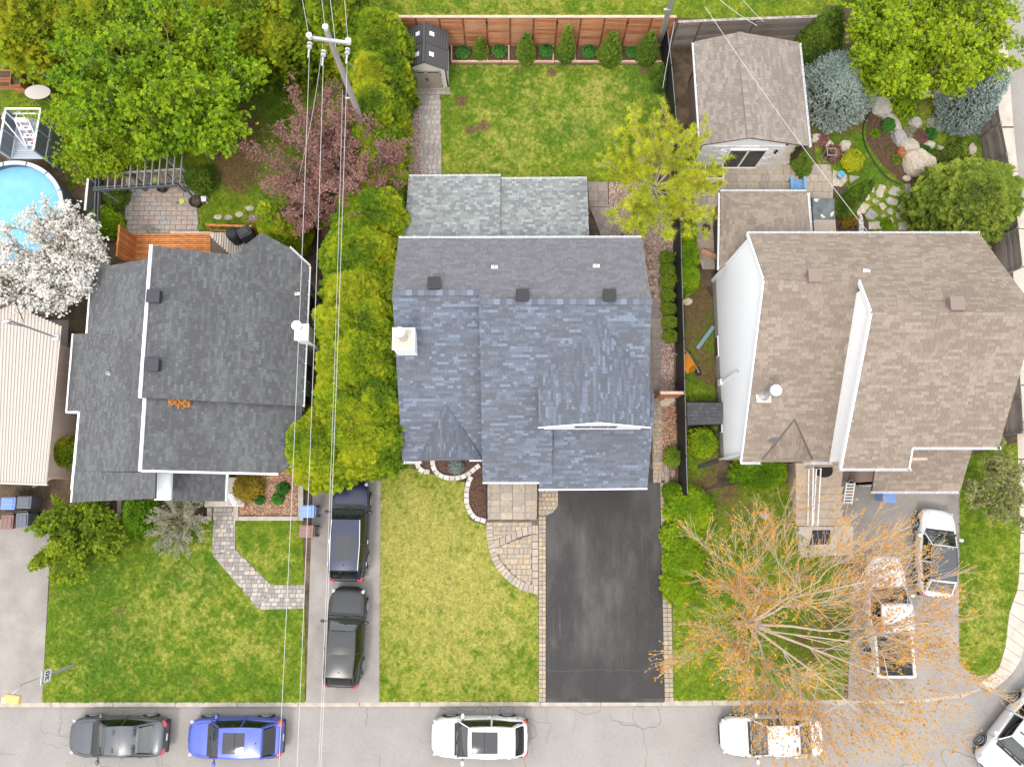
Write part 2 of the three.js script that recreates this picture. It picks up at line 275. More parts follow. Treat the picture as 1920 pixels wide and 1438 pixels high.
// drives and beds
const flat = (name, label, pts, y, mat) => { const m = setting(mk(name, sheet(pts, y), mat)); m.userData.label = label; return m; };
flat('neighbour_driveway', 'pale concrete driveway beside the beige metal roof', [[-80, 975], [74, 975], [95, 1000], [78, 1318], [-80, 1318]], 0.016, M.concrete);
flat('alley', 'narrow concrete alley beside the beige metal roof', [[60, 600], [128, 600], [116, 890], [60, 915]], 0.008, M.concrete);
flat('middle_driveway', 'pale grey driveway with two dark vehicles', [[588, 860], [714, 860], [711, 1318], [573, 1318]], 0.016, M.concrete);
flat('asphalt_driveway', 'dark sealed asphalt driveway in front of the garage', [[1024, 968], [1040, 958], [1047, 940], [1046, 880], [1236, 880], [1246, 1317], [1023, 1317]], 0.02, M.asphalt);
flat('corner_driveway', 'grey driveway with white hatchback and pickup', [[1560, 880], [1800, 880], [1799, 1240], [1846, 1286], [1836, 1292], [1800, 1302], [1728, 1311], [1590, 1315], [1600, 1060], [1585, 1010]], 0.018, M.concrete);
flat('bark_bed', 'bark mulch bed by the entrance steps', [[440, 880], [560, 880], [560, 968], [444, 968]], 0.03, M.bark);
flat('gravel_strip', 'reddish gravel strip beside the shed path', [[762, 176], [788, 176], [792, 334], [766, 334]], 0.016, M.gravel);
flat('gravel_bed', 'reddish gravel bed behind the black fence', [[1142, 342], [1215, 342], [1262, 430], [1266, 900], [1224, 900], [1220, 560], [1200, 450], [1172, 445], [1142, 400]], 0.008, M.gravel);
flat('mulch_bed', 'dark mulch bed in front of the wooden fence', [[846, 84], [1244, 84], [1242, 116], [846, 116]], 0.05, M.soil);
flat('rock_bed', 'dark mulch bed of the rock garden', [[1625, 215], [1650, 195], [1690, 235], [1730, 300], [1745, 345], [1715, 350], [1690, 343], [1655, 310], [1625, 265]], 0.03, M.mulch);
flat('twig_bed', 'brown mulch bed behind the stone edging', [[1568, 395], [1600, 392], [1612, 410], [1612, 440], [1568, 440]], 0.03, M.mulch);
flat('planting_strip', 'dark earth strip along the side wall', [[1288, 420], [1340, 420], [1340, 520], [1290, 560]], 0.004, M.soil);
flat('front_mulch', 'dark mulch inside the scalloped stone edging', [[775, 840], [905, 840], [912, 900], [913, 975], [895, 970], [884, 950], [881, 925], [888, 900], [850, 893], [815, 880], [800, 876], [783, 878]], 0.04, M.mulch);
flat('maple_bed', 'dark mulch bed under the bushes by the house', [[100, 930], [228, 930], [228, 975], [110, 985]], 0.016, M.mulch);

// ---------- pavers ----------
function clip2(poly, clipper) {                 // Sutherland-Hodgman in (x, z); clipper convex
  let out = poly; const n = clipper.length; let area = 0; for (let i = 0; i < n; i++) { const a = clipper[i], b = clipper[(i + 1) % n]; area += a.x * b.z - b.x * a.z; }
  const s = Math.sign(area);
  for (let i = 0; i < n && out.length; i++) {
    const a = clipper[i], b = clipper[(i + 1) % n], inside = p => s * ((b.x - a.x) * (p.z - a.z) - (b.z - a.z) * (p.x - a.x)) >= -1e-9, nx = [];
    for (let k = 0; k < out.length; k++) { const p = out[k], q = out[(k + 1) % out.length], ip = inside(p), iq = inside(q); if (ip) nx.push(p); if (ip !== iq) { const d1 = (b.x - a.x) * (p.z - a.z) - (b.z - a.z) * (p.x - a.x), d2 = (b.x - a.x) * (q.z - a.z) - (b.z - a.z) * (q.x - a.x), t = d1 / (d1 - d2); nx.push(V(p.x + (q.x - p.x) * t, 0, p.z + (q.z - p.z) * t)); } }
    out = nx;
  }
  return out;
}
const areaXZ = p => { let a = 0; for (let i = 0; i < p.length; i++) { const q = p[(i + 1) % p.length]; a += p[i].x * q.z - q.x * p[i].z; } return Math.abs(a) / 2; };
const sharedStone = new Map();
function pave(group, name, pts, o) {            // lay stones in courses inside a convex outline
  const ang = o.angle || 0, c = Math.cos(ang), s = Math.sin(ang), loc = pts.map(p => V(p.x * c + p.z * s, 0, -p.x * s + p.z * c)), toW = p => V(p.x * c - p.z * s, 0, p.x * s + p.z * c);
  const xs = loc.map(p => p.x), zs = loc.map(p => p.z), x0 = Math.min(...xs), x1 = Math.max(...xs), z0 = Math.min(...zs), z1 = Math.max(...zs), r = rng(o.seed || 3);
  let row = 0, count = 0;
  for (let z = z0 + (o.shiftZ || 0); z < z1; row++) {
    const d = o.depths ? o.depths[Math.floor(r() * o.depths.length)] : o.d;
    let x = x0 - (o.bond === 'grid' ? 0 : (row % 2) * o.widths[0] * 0.5) - (o.random ? r() * o.widths[0] : 0);
    while (x < x1) {
      const w = o.widths[Math.floor(r() * o.widths.length)], g = o.gap / 2, q = [V(x + g, 0, z + g), V(x + w - g, 0, z + g), V(x + w - g, 0, z + d - g), V(x + g, 0, z + d - g)], k = clip2(q, loc), A = areaXZ(k), full = (w - 2 * g) * (d - 2 * g);
      x += w; if (k.length < 3 || A < 0.18 * full) continue;
      const mat = o.mats[Math.floor(r() * o.mats.length)], lift = (r() - 0.5) * 0.006; count++;
      if (A > full * 0.999) {
        const key = [w, d, o.h, o.y].join(); if (!sharedStone.has(key)) sharedStone.set(key, prism([V(-w / 2 + g, 0, -d / 2 + g), V(w / 2 - g, 0, -d / 2 + g), V(w / 2 - g, 0, d / 2 - g), V(-w / 2 + g, 0, d / 2 - g)], o.y, o.y + o.h, 0.007));
        const m = mk(name, sharedStone.get(key), mat, group), cc = toW(V(x - w / 2, 0, z + d / 2)); m.position.set(cc.x, lift, cc.z); m.rotation.y = -ang;
      } else { const m = mk(name, prism(k.map(toW), o.y, o.y + o.h), mat, group); m.position.y = lift; }
    }
    z += d;
  }
  return count;
}
const tones = (list, amt, seed) => list.map((c, i) => speckle(c, amt, 0.9, seed + i));
const greyPav = tones([[.28, .25, .225], [.33, .295, .27], [.24, .22, .205], [.38, .335, .295]], 0.3, 100);
const tanPav = tones([[.335, .268, .192], [.37, .296, .205], [.30, .245, .187], [.285, .248, .21]], 0.25, 110);
const slabPav = tones([[.335, .28, .225], [.30, .258, .22], [.365, .31, .25]], 0.22, 120);
const drabPav = tones([[.215, .175, .15], [.24, .2, .17], [.20, .165, .145]], 0.25, 124);
const patioPav = tones([[.36, .29, .26], [.33, .30, .29], [.38, .295, .255], [.31, .275, .255]], 0.3, 130);
M.joint = speckle([.11, .085, .06], 0.8, 0.8, 140);
M.mossJoint = speckle([.09, .10, .03], 1.0, 0.9, 141);
// bent path to the grey house
const bent = groundGroup('bent_path', 'bent path of small grey and cream pavers');
mk('joint_bed', sheet([[400, 950], [441, 950], [441, 1030], [507, 1096], [570, 1096], [570, 1141], [485, 1143], [398, 1040]], 0.016), M.joint, bent);
const bentPieces = [[[400, 952], [441, 952], [441, 1030], [398, 1040]], [[398, 1040.5], [441, 1030.5], [507, 1096], [485, 1143]], [[507, 1096.5], [570, 1096.5], [570, 1141], [485.5, 1143]]];
bentPieces.forEach((p, i) => pave(bent, 'paver', outline(p), { widths: [.3, .2, .3], d: .21, gap: .014, h: .03, y: .012, mats: greyPav, seed: 40 + i, angle: i === 1 ? 0.0 : 0 }));
// walk, steps and quarter-round forecourt of the middle house
const court = groundGroup('forecourt', 'quarter round tan paver forecourt below the porch steps');
mk('joint_bed', sheet([[910, 970], [1024, 970], [1024, 1317], [1010, 1317], [1008, 1115], [978, 1107], [955, 1092], [935, 1072], [922, 1050], [914, 1025], [911, 985]], 0.016), M.joint, court);
pave(court, 'paver', outline([[925, 979], [997, 979], [997, 984], [951, 1004], [925, 1013]]), { widths: [.3, .22, .4], depths: [.22, .3], gap: .012, h: .03, y: .014, mats: tanPav, seed: 51, random: true });
pave(court, 'paver', outline([[927, 1029], [951, 1019], [997, 1003], [997, 1097], [984, 1092], [964, 1079], [947, 1061], [935, 1044]]), { widths: [.3, .22, .4], depths: [.22, .3], gap: .012, h: .03, y: .014, mats: tanPav, seed: 52, random: true });
function ribbon(group, name, A, B, n, y, h, mats, seed) { const r = rng(seed), sa = outline(A), sb = outline(B), seg = (L, t) => { const f = t * (L.length - 1), i = Math.min(L.length - 2, Math.floor(f)); return L[i].clone().lerp(L[i + 1], f - i); }; for (let k = 0; k < n; k++) { const e = 0.05 / n; mk(name, prism([seg(sa, k / n + e), seg(sa, (k + 1) / n - e), seg(sb, (k + 1) / n - e), seg(sb, k / n + e)], y, y + h, 0.006), mats[Math.floor(r() * mats.length)], group); } }
ribbon(court, 'border_stone', [[912, 979], [912, 1002], [915, 1025], [922, 1050], [935, 1072], [955, 1092], [978, 1107], [1009, 1115]], [[924, 979], [924, 1000], [926, 1020], [934, 1045], [946, 1062], [963, 1080], [984, 1093], [1009, 1099]], 22, 0.014, 0.034, slabPav, 53);
ribbon(court, 'border_stone', [[925, 1014], [951, 1005], [972, 992], [998, 985], [1009, 985]], [[926, 1028], [951, 1018], [975, 1006], [998, 1001], [1009, 1001]], 9, 0.014, 0.034, slabPav, 54);
ribbon(court, 'border_stone', [[998, 1002], [998, 1098]], [[1009, 1002], [1009, 1098]], 7, 0.014, 0.034, slabPav, 55);
for (const [x0, x1] of [[1010.5, 1016.5], [1017, 1023]]) ribbon(court, 'edging_paver', [[x0, 968], [x0, 1316]], [[x1, 968], [x1, 1316]], 42, 0.014, 0.03, tanPav, 56 + x0);
pave(court, 'paver', outline([[1010, 900], [1046, 900], [1046, 948], [1038, 960], [1024, 967], [1010, 967]]), { widths: [.3, .22], d: .22, gap: .012, h: .03, y: .014, mats: tanPav, seed: 58 });
const rEdge = groundGroup('driveway_edging', 'tan paver strip between asphalt driveway and green hedge');
pave(rEdge, 'paver', outline([[1223, 740], [1238, 740], [1240, 905], [1225, 905]]), { widths: [.3, .22], d: .22, gap: .014, h: .03, y: .012, mats: tanPav, seed: 60 });
for (const [a, b] of [[0, 8], [8.6, 16]]) ribbon(rEdge, 'edging_paver', [[1238 + a, 905], [1247 + a, 1316]], [[1238 + b, 905], [1247 + b, 1316]], 48, 0.012, 0.03, tanPav, 61 + a);
// porch landing and treads
const steps = thing('porch_steps', 'tan slab porch landing and steps with black handrails', 'steps', P(960, 940));
{
  const lv = [[890, 924, 0.62], [924, 938, 0.48], [938, 948, 0.34], [948, 960, 0.22], [960, 974, 0.10]];
  lv.forEach(([a, b, h], i) => { const p = [P(914, a, h), P(1008, a, h), P(1008, b, h), P(914, b, h)]; p[0].z = p[1].z = i ? P(914, lv[i - 1][1], lv[i - 1][2]).z + 0.002 : p[0].z; mk('riser_block', prism(p, 0, h - 0.05), greyPav[2], steps); const n = 4; for (let k = 0; k < n; k++) { const q = f => p[0].clone().lerp(p[1], f), w = f => p[3].clone().lerp(p[2], f), s = 0.004; mk('slab', prism([q(k / n + s), q((k + 1) / n - s), w((k + 1) / n - s), w(k / n + s)], h - 0.05, h, 0.008), slabPav[(i + k) % 3], steps); } });
  M.blackMetal = std([.012, .012, .013], 0.45, { metalness: 0.4 });
  for (const px of [913, 1007]) { const x = P(px, 940, 0.5).x, z0 = P(px, 912, 0.62).z, z1 = P(px, 972, 0).z, top = [V(x, 1.5, z0), V(x, 1.5, z0 + 0.75), V(x, 0.95, z1)]; const rail = mk('handrail', tube(top, 0.028, 8), M.blackMetal, steps); for (const [y0, p] of [[0.6, top[0]], [0.6, top[1]], [0.05, top[2]], [0.3, V(x, 1.22, (z0 + 0.75 + z1) / 2)]]) mk('post', box(0.04, p.y - y0, 0.04, x, (p.y + y0) / 2, p.z), M.blackMetal, rail); }
}
// path to the shed
const shedPath = groundGroup('shed_path', 'straight pale grey paver path leading to the garden shed');
mk('joint_bed', sheet([[784, 172], [827, 172], [829, 336], [789, 336]], 0.014), M.joint, shedPath);
pave(shedPath, 'paver', outline([[785, 178], [826, 178], [828, 335], [790, 335]]), { widths: [.3, .3, .2], d: .3, gap: .014, h: .03, y: .01, mats: greyPav.slice(0, 2), seed: 63 });
pave(shedPath, 'paver', outline([[764, 164], [844, 164], [845, 177.5], [764, 177.5]]), { widths: [.3, .2], d: .24, gap: .014, h: .03, y: .01, mats: greyPav.slice(0, 2), seed: 64 });
// side path of large slabs
const sidePath = groundGroup('side_path', 'path of large drab square slabs beside the rear extension');
pave(sidePath, 'slab', outline([[1102, 341], [1142, 341], [1142, 388], [1106, 388]]), { widths: [.56], d: .56, gap: .012, h: .03, y: .012, mats: drabPav, seed: 65, bond: 'grid' });
pave(sidePath, 'slab', outline([[1106, 389], [1142, 389], [1175, 450], [1130, 450]]), { widths: [.56], d: .56, gap: .012, h: .03, y: .012, mats: drabPav, seed: 66, bond: 'grid', angle: 0.5 });
pave(sidePath, 'slab', outline([[1205, 540], [1240, 570], [1239, 735], [1205, 735]]), { widths: [.56], d: .56, gap: .012, h: .03, y: .012, mats: drabPav, seed: 67, bond: 'grid' });
// patio of the grey house
const patio = groundGroup('patio', 'weathered rectangular paver patio with mossy joints');
mk('joint_bed', sheet([[232, 352], [374, 330], [374, 440], [234, 442]], 0.014), M.mossJoint, patio);
pave(patio, 'slab', outline([[236, 322], [362, 318], [373, 440], [234, 441]]), { widths: [.6], d: .27, gap: .022, h: .03, y: .008, mats: patioPav, seed: 68 });
// stone patio behind the beige house
const terrace = groundGroup('terrace', 'pale ashlar slab terrace behind the brown roofed house');
mk('joint_bed', sheet([[1300, 305], [1560, 305], [1560, 400], [1345, 470], [1300, 470]], 0.01), M.joint, terrace);
pave(terrace, 'slab', outline([[1350, 308], [1562, 308], [1562, 390], [1350, 370]]), { widths: [.6, .9, .45, .75], depths: [.45, .6], gap: .014, h: .03, y: .006, mats: slabPav, seed: 70, random: true });
pave(terrace, 'slab', outline([[1296, 350], [1349, 350], [1345, 505], [1318, 505], [1300, 450]]), { widths: [.6, .75], depths: [.6], gap: .014, h: .03, y: .006, mats: slabPav, seed: 71, random: true });
// ---------- roofs ----------
const wedgeShape = (() => {                     // one shingle: thin at its upper edge, thick at its lower
  const t = 0.35, p = [[0, 0, 0], [1, 0, 0], [1, 0, 1], [0, 0, 1], [0, t, 0], [1, t, 0], [1, 1, 1], [0, 1, 1]], f = [[4, 7, 6, 5], [7, 3, 2, 6], [4, 0, 3, 7], [5, 6, 2, 1], [4, 5, 1, 0]], pos = [];
  for (const [a, b, c, d] of f) for (const k of [a, b, c, a, c, d]) pos.push(...p[k]);
  return rawGeo(pos);
})();
class Roofing {
  constructor(tones, seed, o = {}) { this.r = rng(seed); this.tones = tones.map(t => t.slice(0, 3)); this.w = tones.map(t => t[3]); this.sum = this.w.reduce((a, b) => a + b); this.mats = this.tones.map(t => std(t, 0.9)); this.tabs = []; this.geos = []; this.o = { exp: 0.145, tab: 0.31, thick: 0.014, run: 0.25, ...o }; }
  pick() { let v = this.r() * this.sum; for (let i = 0; i < this.w.length; i++) if ((v -= this.w[i]) < 0) return i; return 0; }
  plane(pts, o = {}) {
    const { exp, tab } = { ...this.o, ...o }; this.geos.push(slabGeo(pts, o.slab ?? 0.14));
    const n = new Slope(pts[0], pts[1], pts[2]).n; let down = V(0, -1, 0).addScaledVector(n, n.y).normalize(); const right = n.clone().cross(down).normalize();
    const org = pts[0], loc = pts.map(p => { const d = p.clone().sub(org); return V(d.dot(right), 0, d.dot(down)); });
    const us = loc.map(p => p.x), vs = loc.map(p => p.z), u0 = Math.min(...us), u1 = Math.max(...us), v0 = Math.min(...vs), v1 = Math.max(...vs);
    let last = 0;
    for (let v = v1 - Math.ceil((v1 - v0) / exp) * exp; v < v1 - 0.01; v += exp) {
      let u = u0 - this.r() * tab;
      while (u < u1) {
        const w = tab * (0.62 + Math.floor(this.r() * 3) * 0.28), g = 0.004, q = [V(u + g, 0, v), V(u + w - g, 0, v), V(u + w - g, 0, v + exp), V(u + g, 0, v + exp)], k = clip2(q, loc);
        u += w; if (k.length < 3 || areaXZ(k) < 0.0015) continue;
        if (this.r() > this.o.run) last = this.o.blotch ? Math.min(this.tones.length - 1, Math.floor(Math.max(0, 0.5 + (fbm(u * 0.45 + 9, v * 0.9 + 4, 3, 0, 55) - 0.5) * 0.9 + (this.r() - 0.5) * this.o.blotch) * this.tones.length)) : this.pick();
        this.tabs.push({ k, full: areaXZ(k) > (w - 2 * g) * exp * 0.995, org, right, down, n, v, exp, w: w - 2 * g, u: u - w + g, tone: last });
      }
    }
    return this;
  }
  finish(house, mat, singles = 290) {
    const roof = mk('roof', G(this.geos), mat, house), th = this.o.thick;
    const full = this.tabs.filter(t => t.full); for (const t of full) { const c = t.org.clone().addScaledVector(t.right, t.u).addScaledVector(t.down, t.v); t.far = c.distanceTo(camera.position); t.at = c; }
    full.sort((a, b) => a.far - b.far); const pick = new Set(full.slice(0, singles));
    for (const t of pick) {
      const m = mk('shingle', wedgeShape, this.mats[t.tone], roof); const B = new THREE.Matrix4().makeBasis(t.right, t.n, t.down);
      m.quaternion.setFromRotationMatrix(B); m.position.copy(t.at).addScaledVector(t.n, 0.002); m.scale.set(t.w, th, t.exp + 0.004);
    }
    const pos = [], col = [];
    for (const t of this.tabs) {
      if (pick.has(t)) continue; const c = this.tones[t.tone];
      const w = (p, lift) => t.org.clone().addScaledVector(t.right, p.x).addScaledVector(t.down, p.z).addScaledVector(t.n, 0.002 + lift);
      const top = t.k.map(p => w(p, th * (0.35 + 0.65 * (p.z - t.v) / t.exp))), bot = t.k.map(p => w(p, 0)), put = (...a) => { for (const p of a) { pos.push(p.x, p.y, p.z); col.push(...c); } };
      for (let i = 1; i < top.length - 1; i++) put(top[0], top[i + 1], top[i]);
      for (let i = 0; i < top.length; i++) { const j = (i + 1) % top.length; put(top[i], bot[j], bot[i], top[i], top[j], bot[j]); }
    }
    if (pos.length) stuff(mk('shingle_courses', rawGeo(pos, col), std(0xffffff, 0.9, { vertexColors: true }), roof));
    return roof;
  }
}
function slabGeo(pts, thick) { const d = new THREE.Group(); const m = slabPoly(pts, thick, null, 'x', d); return m.geometry; }
M.white = std([.74, .75, .77], 0.5); M.whiteSiding = std([.86, .875, .895], 0.5); M.greyWall = speckle([.36, .35, .34], 0.15, 2, 150);
M.darkGrey = std([.022, .022, .026], 0.7); M.underlay = std([.06, .06, .065], 0.95); M.glass = new THREE.MeshPhysicalMaterial({ color: lin([.02, .024, .027]), roughness: 0.06, ior: 1.5, side: THREE.DoubleSide });
M.metal = std([.55, .55, .56], 0.35, { metalness: 0.8 }); M.beigeWall = speckle([.42, .32, .27], 0.12, 2, 151); M.tan = std([.30, .24, .19], 0.7); M.brown = std([.10, .07, .055], 0.8);
function wallFace(parent, name, a, b, prof, o = {}) {   // upright wall from a to b; prof: [along 0..1, top]; built of siding boards over a backing
  const d = V(b.x - a.x, 0, b.z - a.z), L = d.length(); d.normalize(); const nrm = V(-d.z, 0, d.x).multiplyScalar(o.flip ? -1 : 1), y0 = o.y0 ?? 0, pts = [V(0, 0, y0), V(L, 0, y0), ...[...prof].reverse().map(([t, y]) => V(t * L, 0, y))];
  const w = (p, off) => V(a.x + d.x * p.x + nrm.x * off, p.z, a.z + d.z * p.x + nrm.z * off), th = o.thick || 0.12;
  const solid = (k, o0, o1) => { const pos = [], uv = [], put = (...q) => { for (const [p, s] of q) { const c = w(p, s); pos.push(c.x, c.y, c.z); uv.push(p.x, p.z); } }; for (let i = 1; i < k.length - 1; i++) { put([k[0], o1], [k[i], o1], [k[i + 1], o1]); put([k[0], o0], [k[i + 1], o0], [k[i], o0]); } for (let i = 0; i < k.length; i++) { const j = (i + 1) % k.length; put([k[i], o0], [k[j], o0], [k[j], o1], [k[i], o0], [k[j], o1], [k[i], o1]); } return rawGeo(pos, null, uv); };
  const back = mk(name, solid(pts, -th, 0), o.mat, parent);
  if (o.course) { const top = Math.max(...pts.map(p => p.z)); for (let y = y0; y < top; y += o.course) { const k = clip2([V(0, 0, y), V(L, 0, y), V(L, 0, y + o.course - 0.012), V(0, 0, y + o.course - 0.012)], pts); if (k.length > 2 && areaXZ(k) > 0.01) mk('siding_board', solid(k, 0.001, 0.018), o.boardMat || o.mat, back); } }
  return { back, at: (x, y, off) => w(V(x, 0, y), off), d, nrm, L };
}
function trim(parent, name, a, b, w, h, mat = M.white, dy = 0) { const u = V(0, dy, 0); return mk(name, bar(a.clone().add(u), b.clone().add(u), w, h), mat, parent); }
function gutter(parent, a, b, mat = M.white, hang = 0.75) {  // open trough with hangers
  const d = b.clone().sub(a), L = d.length(); d.normalize(); const s = V(-d.z, 0, d.x), o = a.clone().add(b).multiplyScalar(0.5); const out = s.z * (o.z > 0 ? 1 : 1);
  const side = (a.userOut || 1), q = s.multiplyScalar(side), at = (p, k, y) => p.clone().addScaledVector(q, k).add(V(0, y, 0));
  const g = mk('gutter', G([bar(at(a, 0.05, -0.13), at(b, 0.05, -0.13), 0.11, 0.012), bar(at(a, 0.105, -0.075), at(b, 0.105, -0.075), 0.012, 0.11)]), mat, parent);
  const list = []; for (let k = 0; k < L; k += hang) { const p = a.clone().addScaledVector(d, k + 0.1); list.push(bar(at(p, -0.02, -0.012), at(p, 0.12, -0.012), 0.03, 0.01)); }
  mk('gutter_hangers', G(list), mat, g); return g;
}
const outward = (p, k) => { p.userOut = k; return p; };
function ventBox(parent, slope, px, py, s, mat) { const p = slope.at(px, py), g = []; g.push(rbox(s, 0.3, s, 0.03, p.x, p.y + 0.12, p.z)); const m = mk('roof_vent', G(g), mat, parent); mk('vent_lid', rbox(s + 0.07, 0.07, s + 0.07, 0.025, p.x, p.y + 0.3, p.z), mat, m); return m; }
function pipeVent(parent, slope, px, py) { const p = slope.at(px, py), m = mk('plumbing_vent', cyl(0.045, 0.045, 0.3, p.x, p.y + 0.12, p.z), M.white, parent); mk('flashing', rbox(0.3, 0.03, 0.16, 0.012, p.x, p.y + 0.04, p.z), M.white, m); mk('opening', cyl(0.034, 0.034, 0.01, p.x, p.y + 0.277, p.z), M.darkGrey, m); return m; }
const blueTones = [[.096, .107, .133, 5], [.109, .124, .157, 4], [.148, .178, .235, 1.6], [.088, .096, .116, 3.2], [.124, .145, .19, 2.4]];
const greyTones = [[.128, .126, .139, 4], [.143, .141, .155, 3], [.114, .112, .123, 3]];
const paleTones = [[.188, .203, .203, 4], [.228, .245, .243, 2.5], [.147, .158, .16, 3.5], [.265, .283, .28, 1]];
const slateTones = [[.072, .073, .078, 3], [.083, .085, .09, 4], [.096, .099, .104, 4], [.115, .119, .124, 1.5]];
const brownTones = [[.182, .145, .115, 3.5], [.204, .163, .130, 5], [.224, .180, .144, 3.5], [.248, .202, .165, 1.2]];

// ---------- the house in the middle ----------
const houseC = thing('blue_house', 'house with patchy blue shingle front roof and black box vents', 'house', P(960, 700));
{
  const N = new Slope(P(747, 447, 5.4), P(1204, 446, 5.4), P(735, 548, 7.0)), L = new Slope(P(735, 548, 7.0), P(898, 548, 7.0), P(754, 864, 2.8)), Mm = L.through(N.at(1060, 566));
  const rg = new Roofing(greyTones, 201, { run: 0.05 });
  rg.plane(N.poly([747, 447], [898, 447], [898, 548], [735, 548])).plane(N.poly([898, 447], [1204, 446], [1222, 566], [898, 566])); rg.finish(houseC, M.underlay, 120).name = 'rear_roof';
  const rb = new Roofing(blueTones, 202, { run: 0.34, tab: 0.24, exp: 0.13 });
  rb.plane(L.poly([735, 548], [900, 548], [906, 862], [754, 864]));
  rb.plane(Mm.poly([898, 566], [1222, 566], [1216, 735], [902, 735])).plane(Mm.poly([902, 735], [1037, 735], [1035, 904], [905, 904]));
  const eG = 2.7, Gp = new Slope(P(1010, 917, eG), P(1214, 915, eG), P(1130, 806, 3.75));
  rb.plane(Gp.poly([1028, 780], [1226, 780], [1214, 915], [1010, 917])); rb.plane(Gp.poly([1214, 715], [1227, 742], [1226, 780], [1214, 780]));
  const a0 = Mm.at(1121, 594), fr = P(1123, 793, a0.y), eh = a0.y - 1.45, dl = P(1011, 802, eh), dr = P(1218, 802, eh), Dl = new Slope(a0, fr, dl), Dr = new Slope(a0, fr, dr);
  rb.plane(Dl.poly([1121, 594], [1123, 793], [1011, 802], [1009, 700]), { slab: 0.1 }).plane(Dr.poly([1121, 594], [1219, 688], [1218, 802], [1123, 793]), { slab: 0.1 });
  const s0 = L.at(836, 757), sf = P(835, 858, s0.y), Sl = new Slope(s0, sf, P(788, 864, 3.0)), Sr = new Slope(s0, sf, P(905, 864, 3.0));
  rb.plane(Sl.poly([836, 757], [835, 858], [786, 864]), { slab: 0.06 }).plane(Sr.poly([836, 757], [905, 862], [835, 858]), { slab: 0.06 });
  rb.finish(houseC, M.underlay); const valley = (h, ...p) => { return; for (let i = 0; i < p.length; i += 2) mk('valley_flashing', bar(p[i].clone().add(V(0, 0.03, 0)), p[i + 1].clone().add(V(0, 0.03, 0)), 0.05, 0.012), std([.045, .05, .062], 0.8), h); }; valley(houseC, Mm.at(1121, 593), Mm.at(1010, 704), Mm.at(1121, 593), Mm.at(1217, 688), L.at(836, 757), L.at(788, 862), L.at(836, 757), L.at(904, 862));
  // ridge caps
  const capTone = blueTones.map(c => std(c.slice(0, 3), 0.9));
  const caps = (a, b, mats) => { const n = Math.round(a.distanceTo(b) / 0.28); for (let k = 0; k < n; k++) { const p = a.clone().lerp(b, k / n), q = a.clone().lerp(b, (k + 1.15) / n); mk('ridge_cap', bar(p.add(V(0, 0.018, 0)), q.add(V(0, 0.026, 0)), 0.26, 0.02), mats[k % mats.length], houseC); } };
  caps(L.at(736, 549), L.at(897, 549), capTone); caps(Mm.at(900, 566), Mm.at(1221, 566), capTone); 
  // walls
  const wx = P(735, 548, 7).x + 0.3, ex = P(1222, 566, 7.25).x - 0.3, zN = P(960, 447, 5.4).z + 0.3, zR = P(735, 548, 7).z, zL = P(754, 864, 2.8).z - 0.35, midX = P(905, 862, 2.8).x;
  const under = (S, x, z) => S.yAt(x, z) - 0.17;
  wallFace(houseC, 'wall', V(wx, 0, zN), V(wx, 0, zL), [[0, under(N, wx, zN)], [(zR - zN) / (zL - zN), 6.8], [1, under(L, wx, zL)]], { mat: M.whiteSiding });
  const zE = dl.z - 0.6; wallFace(houseC, 'wall', V(ex, 0, zN), V(ex, 0, zE), [[0, under(N, ex, zN)], [(zR + 0.4 - zN) / (zE - zN), under(Mm, ex, zR + 0.4)], [1, Math.min(under(Mm, ex, zE), under(Gp, ex, zE))]], { mat: M.whiteSiding, flip: true });
  wallFace(houseC, 'wall', V(wx, 0, zN), V(ex, 0, zN), [[0, under(N, wx, zN)], [1, under(N, ex, zN)]], { mat: M.whiteSiding, flip: true });
  wallFace(houseC, 'wall', V(wx, 0, zL), V(midX, 0, zL), [[0, under(L, wx, zL)], [1, under(L, wx, zL)]], { mat: M.whiteSiding });
  const gz = P(1100, 916, eG).z - 0.4, gx0 = P(1024, 916, eG).x, gx1 = P(1205, 916, eG).x;
  wallFace(houseC, 'garage_wall', V(gx0, 0, gz), V(gx1, 0, gz), [[0, 2.5], [1, 2.5]], { mat: M.whiteSiding });
  wallFace(houseC, 'garage_wall', V(gx1, 0, zL), V(gx1, 0, gz), [[0, under(Gp, gx1, zL)], [1, under(Gp, gx1, gz)]], { mat: M.whiteSiding, flip: true });
  mk('garage_door', rbox(gx1 - gx0 - 0.7, 2.1, 0.06, 0.02, (gx0 + gx1) / 2, 1.06, gz + 0.04), std([.30, .03, .03], 0.5), houseC);
  wallFace(houseC, 'porch_wall', V(midX, 0, zL + 0.2), V(gx0, 0, zL + 0.2), [[0, under(Mm, 0, zL + 0.2)], [1, under(Mm, 0, zL + 0.2)]], { mat: M.greyWall });
  // dormer front
  const dz = dl.z - 0.04, gx = x => P(x, 802, eh).x;
  const dw = wallFace(houseC, 'dormer_wall', V(gx(1022), 0, dz), V(gx(1208), 0, dz), [[0, eh - 0.05], [0.53, a0.y - 0.22], [1, eh - 0.05]], { mat: M.white, y0: eh - 1.2 });
  for (const [f0, f1] of [[0.3, 0.46], [0.47, 0.63], [0.64, 0.72]]) mk('window', (() => { const a = dw.at(dw.L * f0, eh - 0.1, 0.02), b = dw.at(dw.L * f1, eh + 0.3, 0.05); return box(b.x - a.x, 0.45, 0.03, (a.x + b.x) / 2, eh + 0.05, a.z); })(), M.glass, houseC);
  trim(houseC, 'rake_board', dl, fr, 0.05, 0.2, M.white, -0.02); trim(houseC, 'rake_board', fr, dr, 0.05, 0.2, M.white, -0.02);
  // eave trim
  const low = (S, A, B) => [S.at(...A), S.at(...B)];
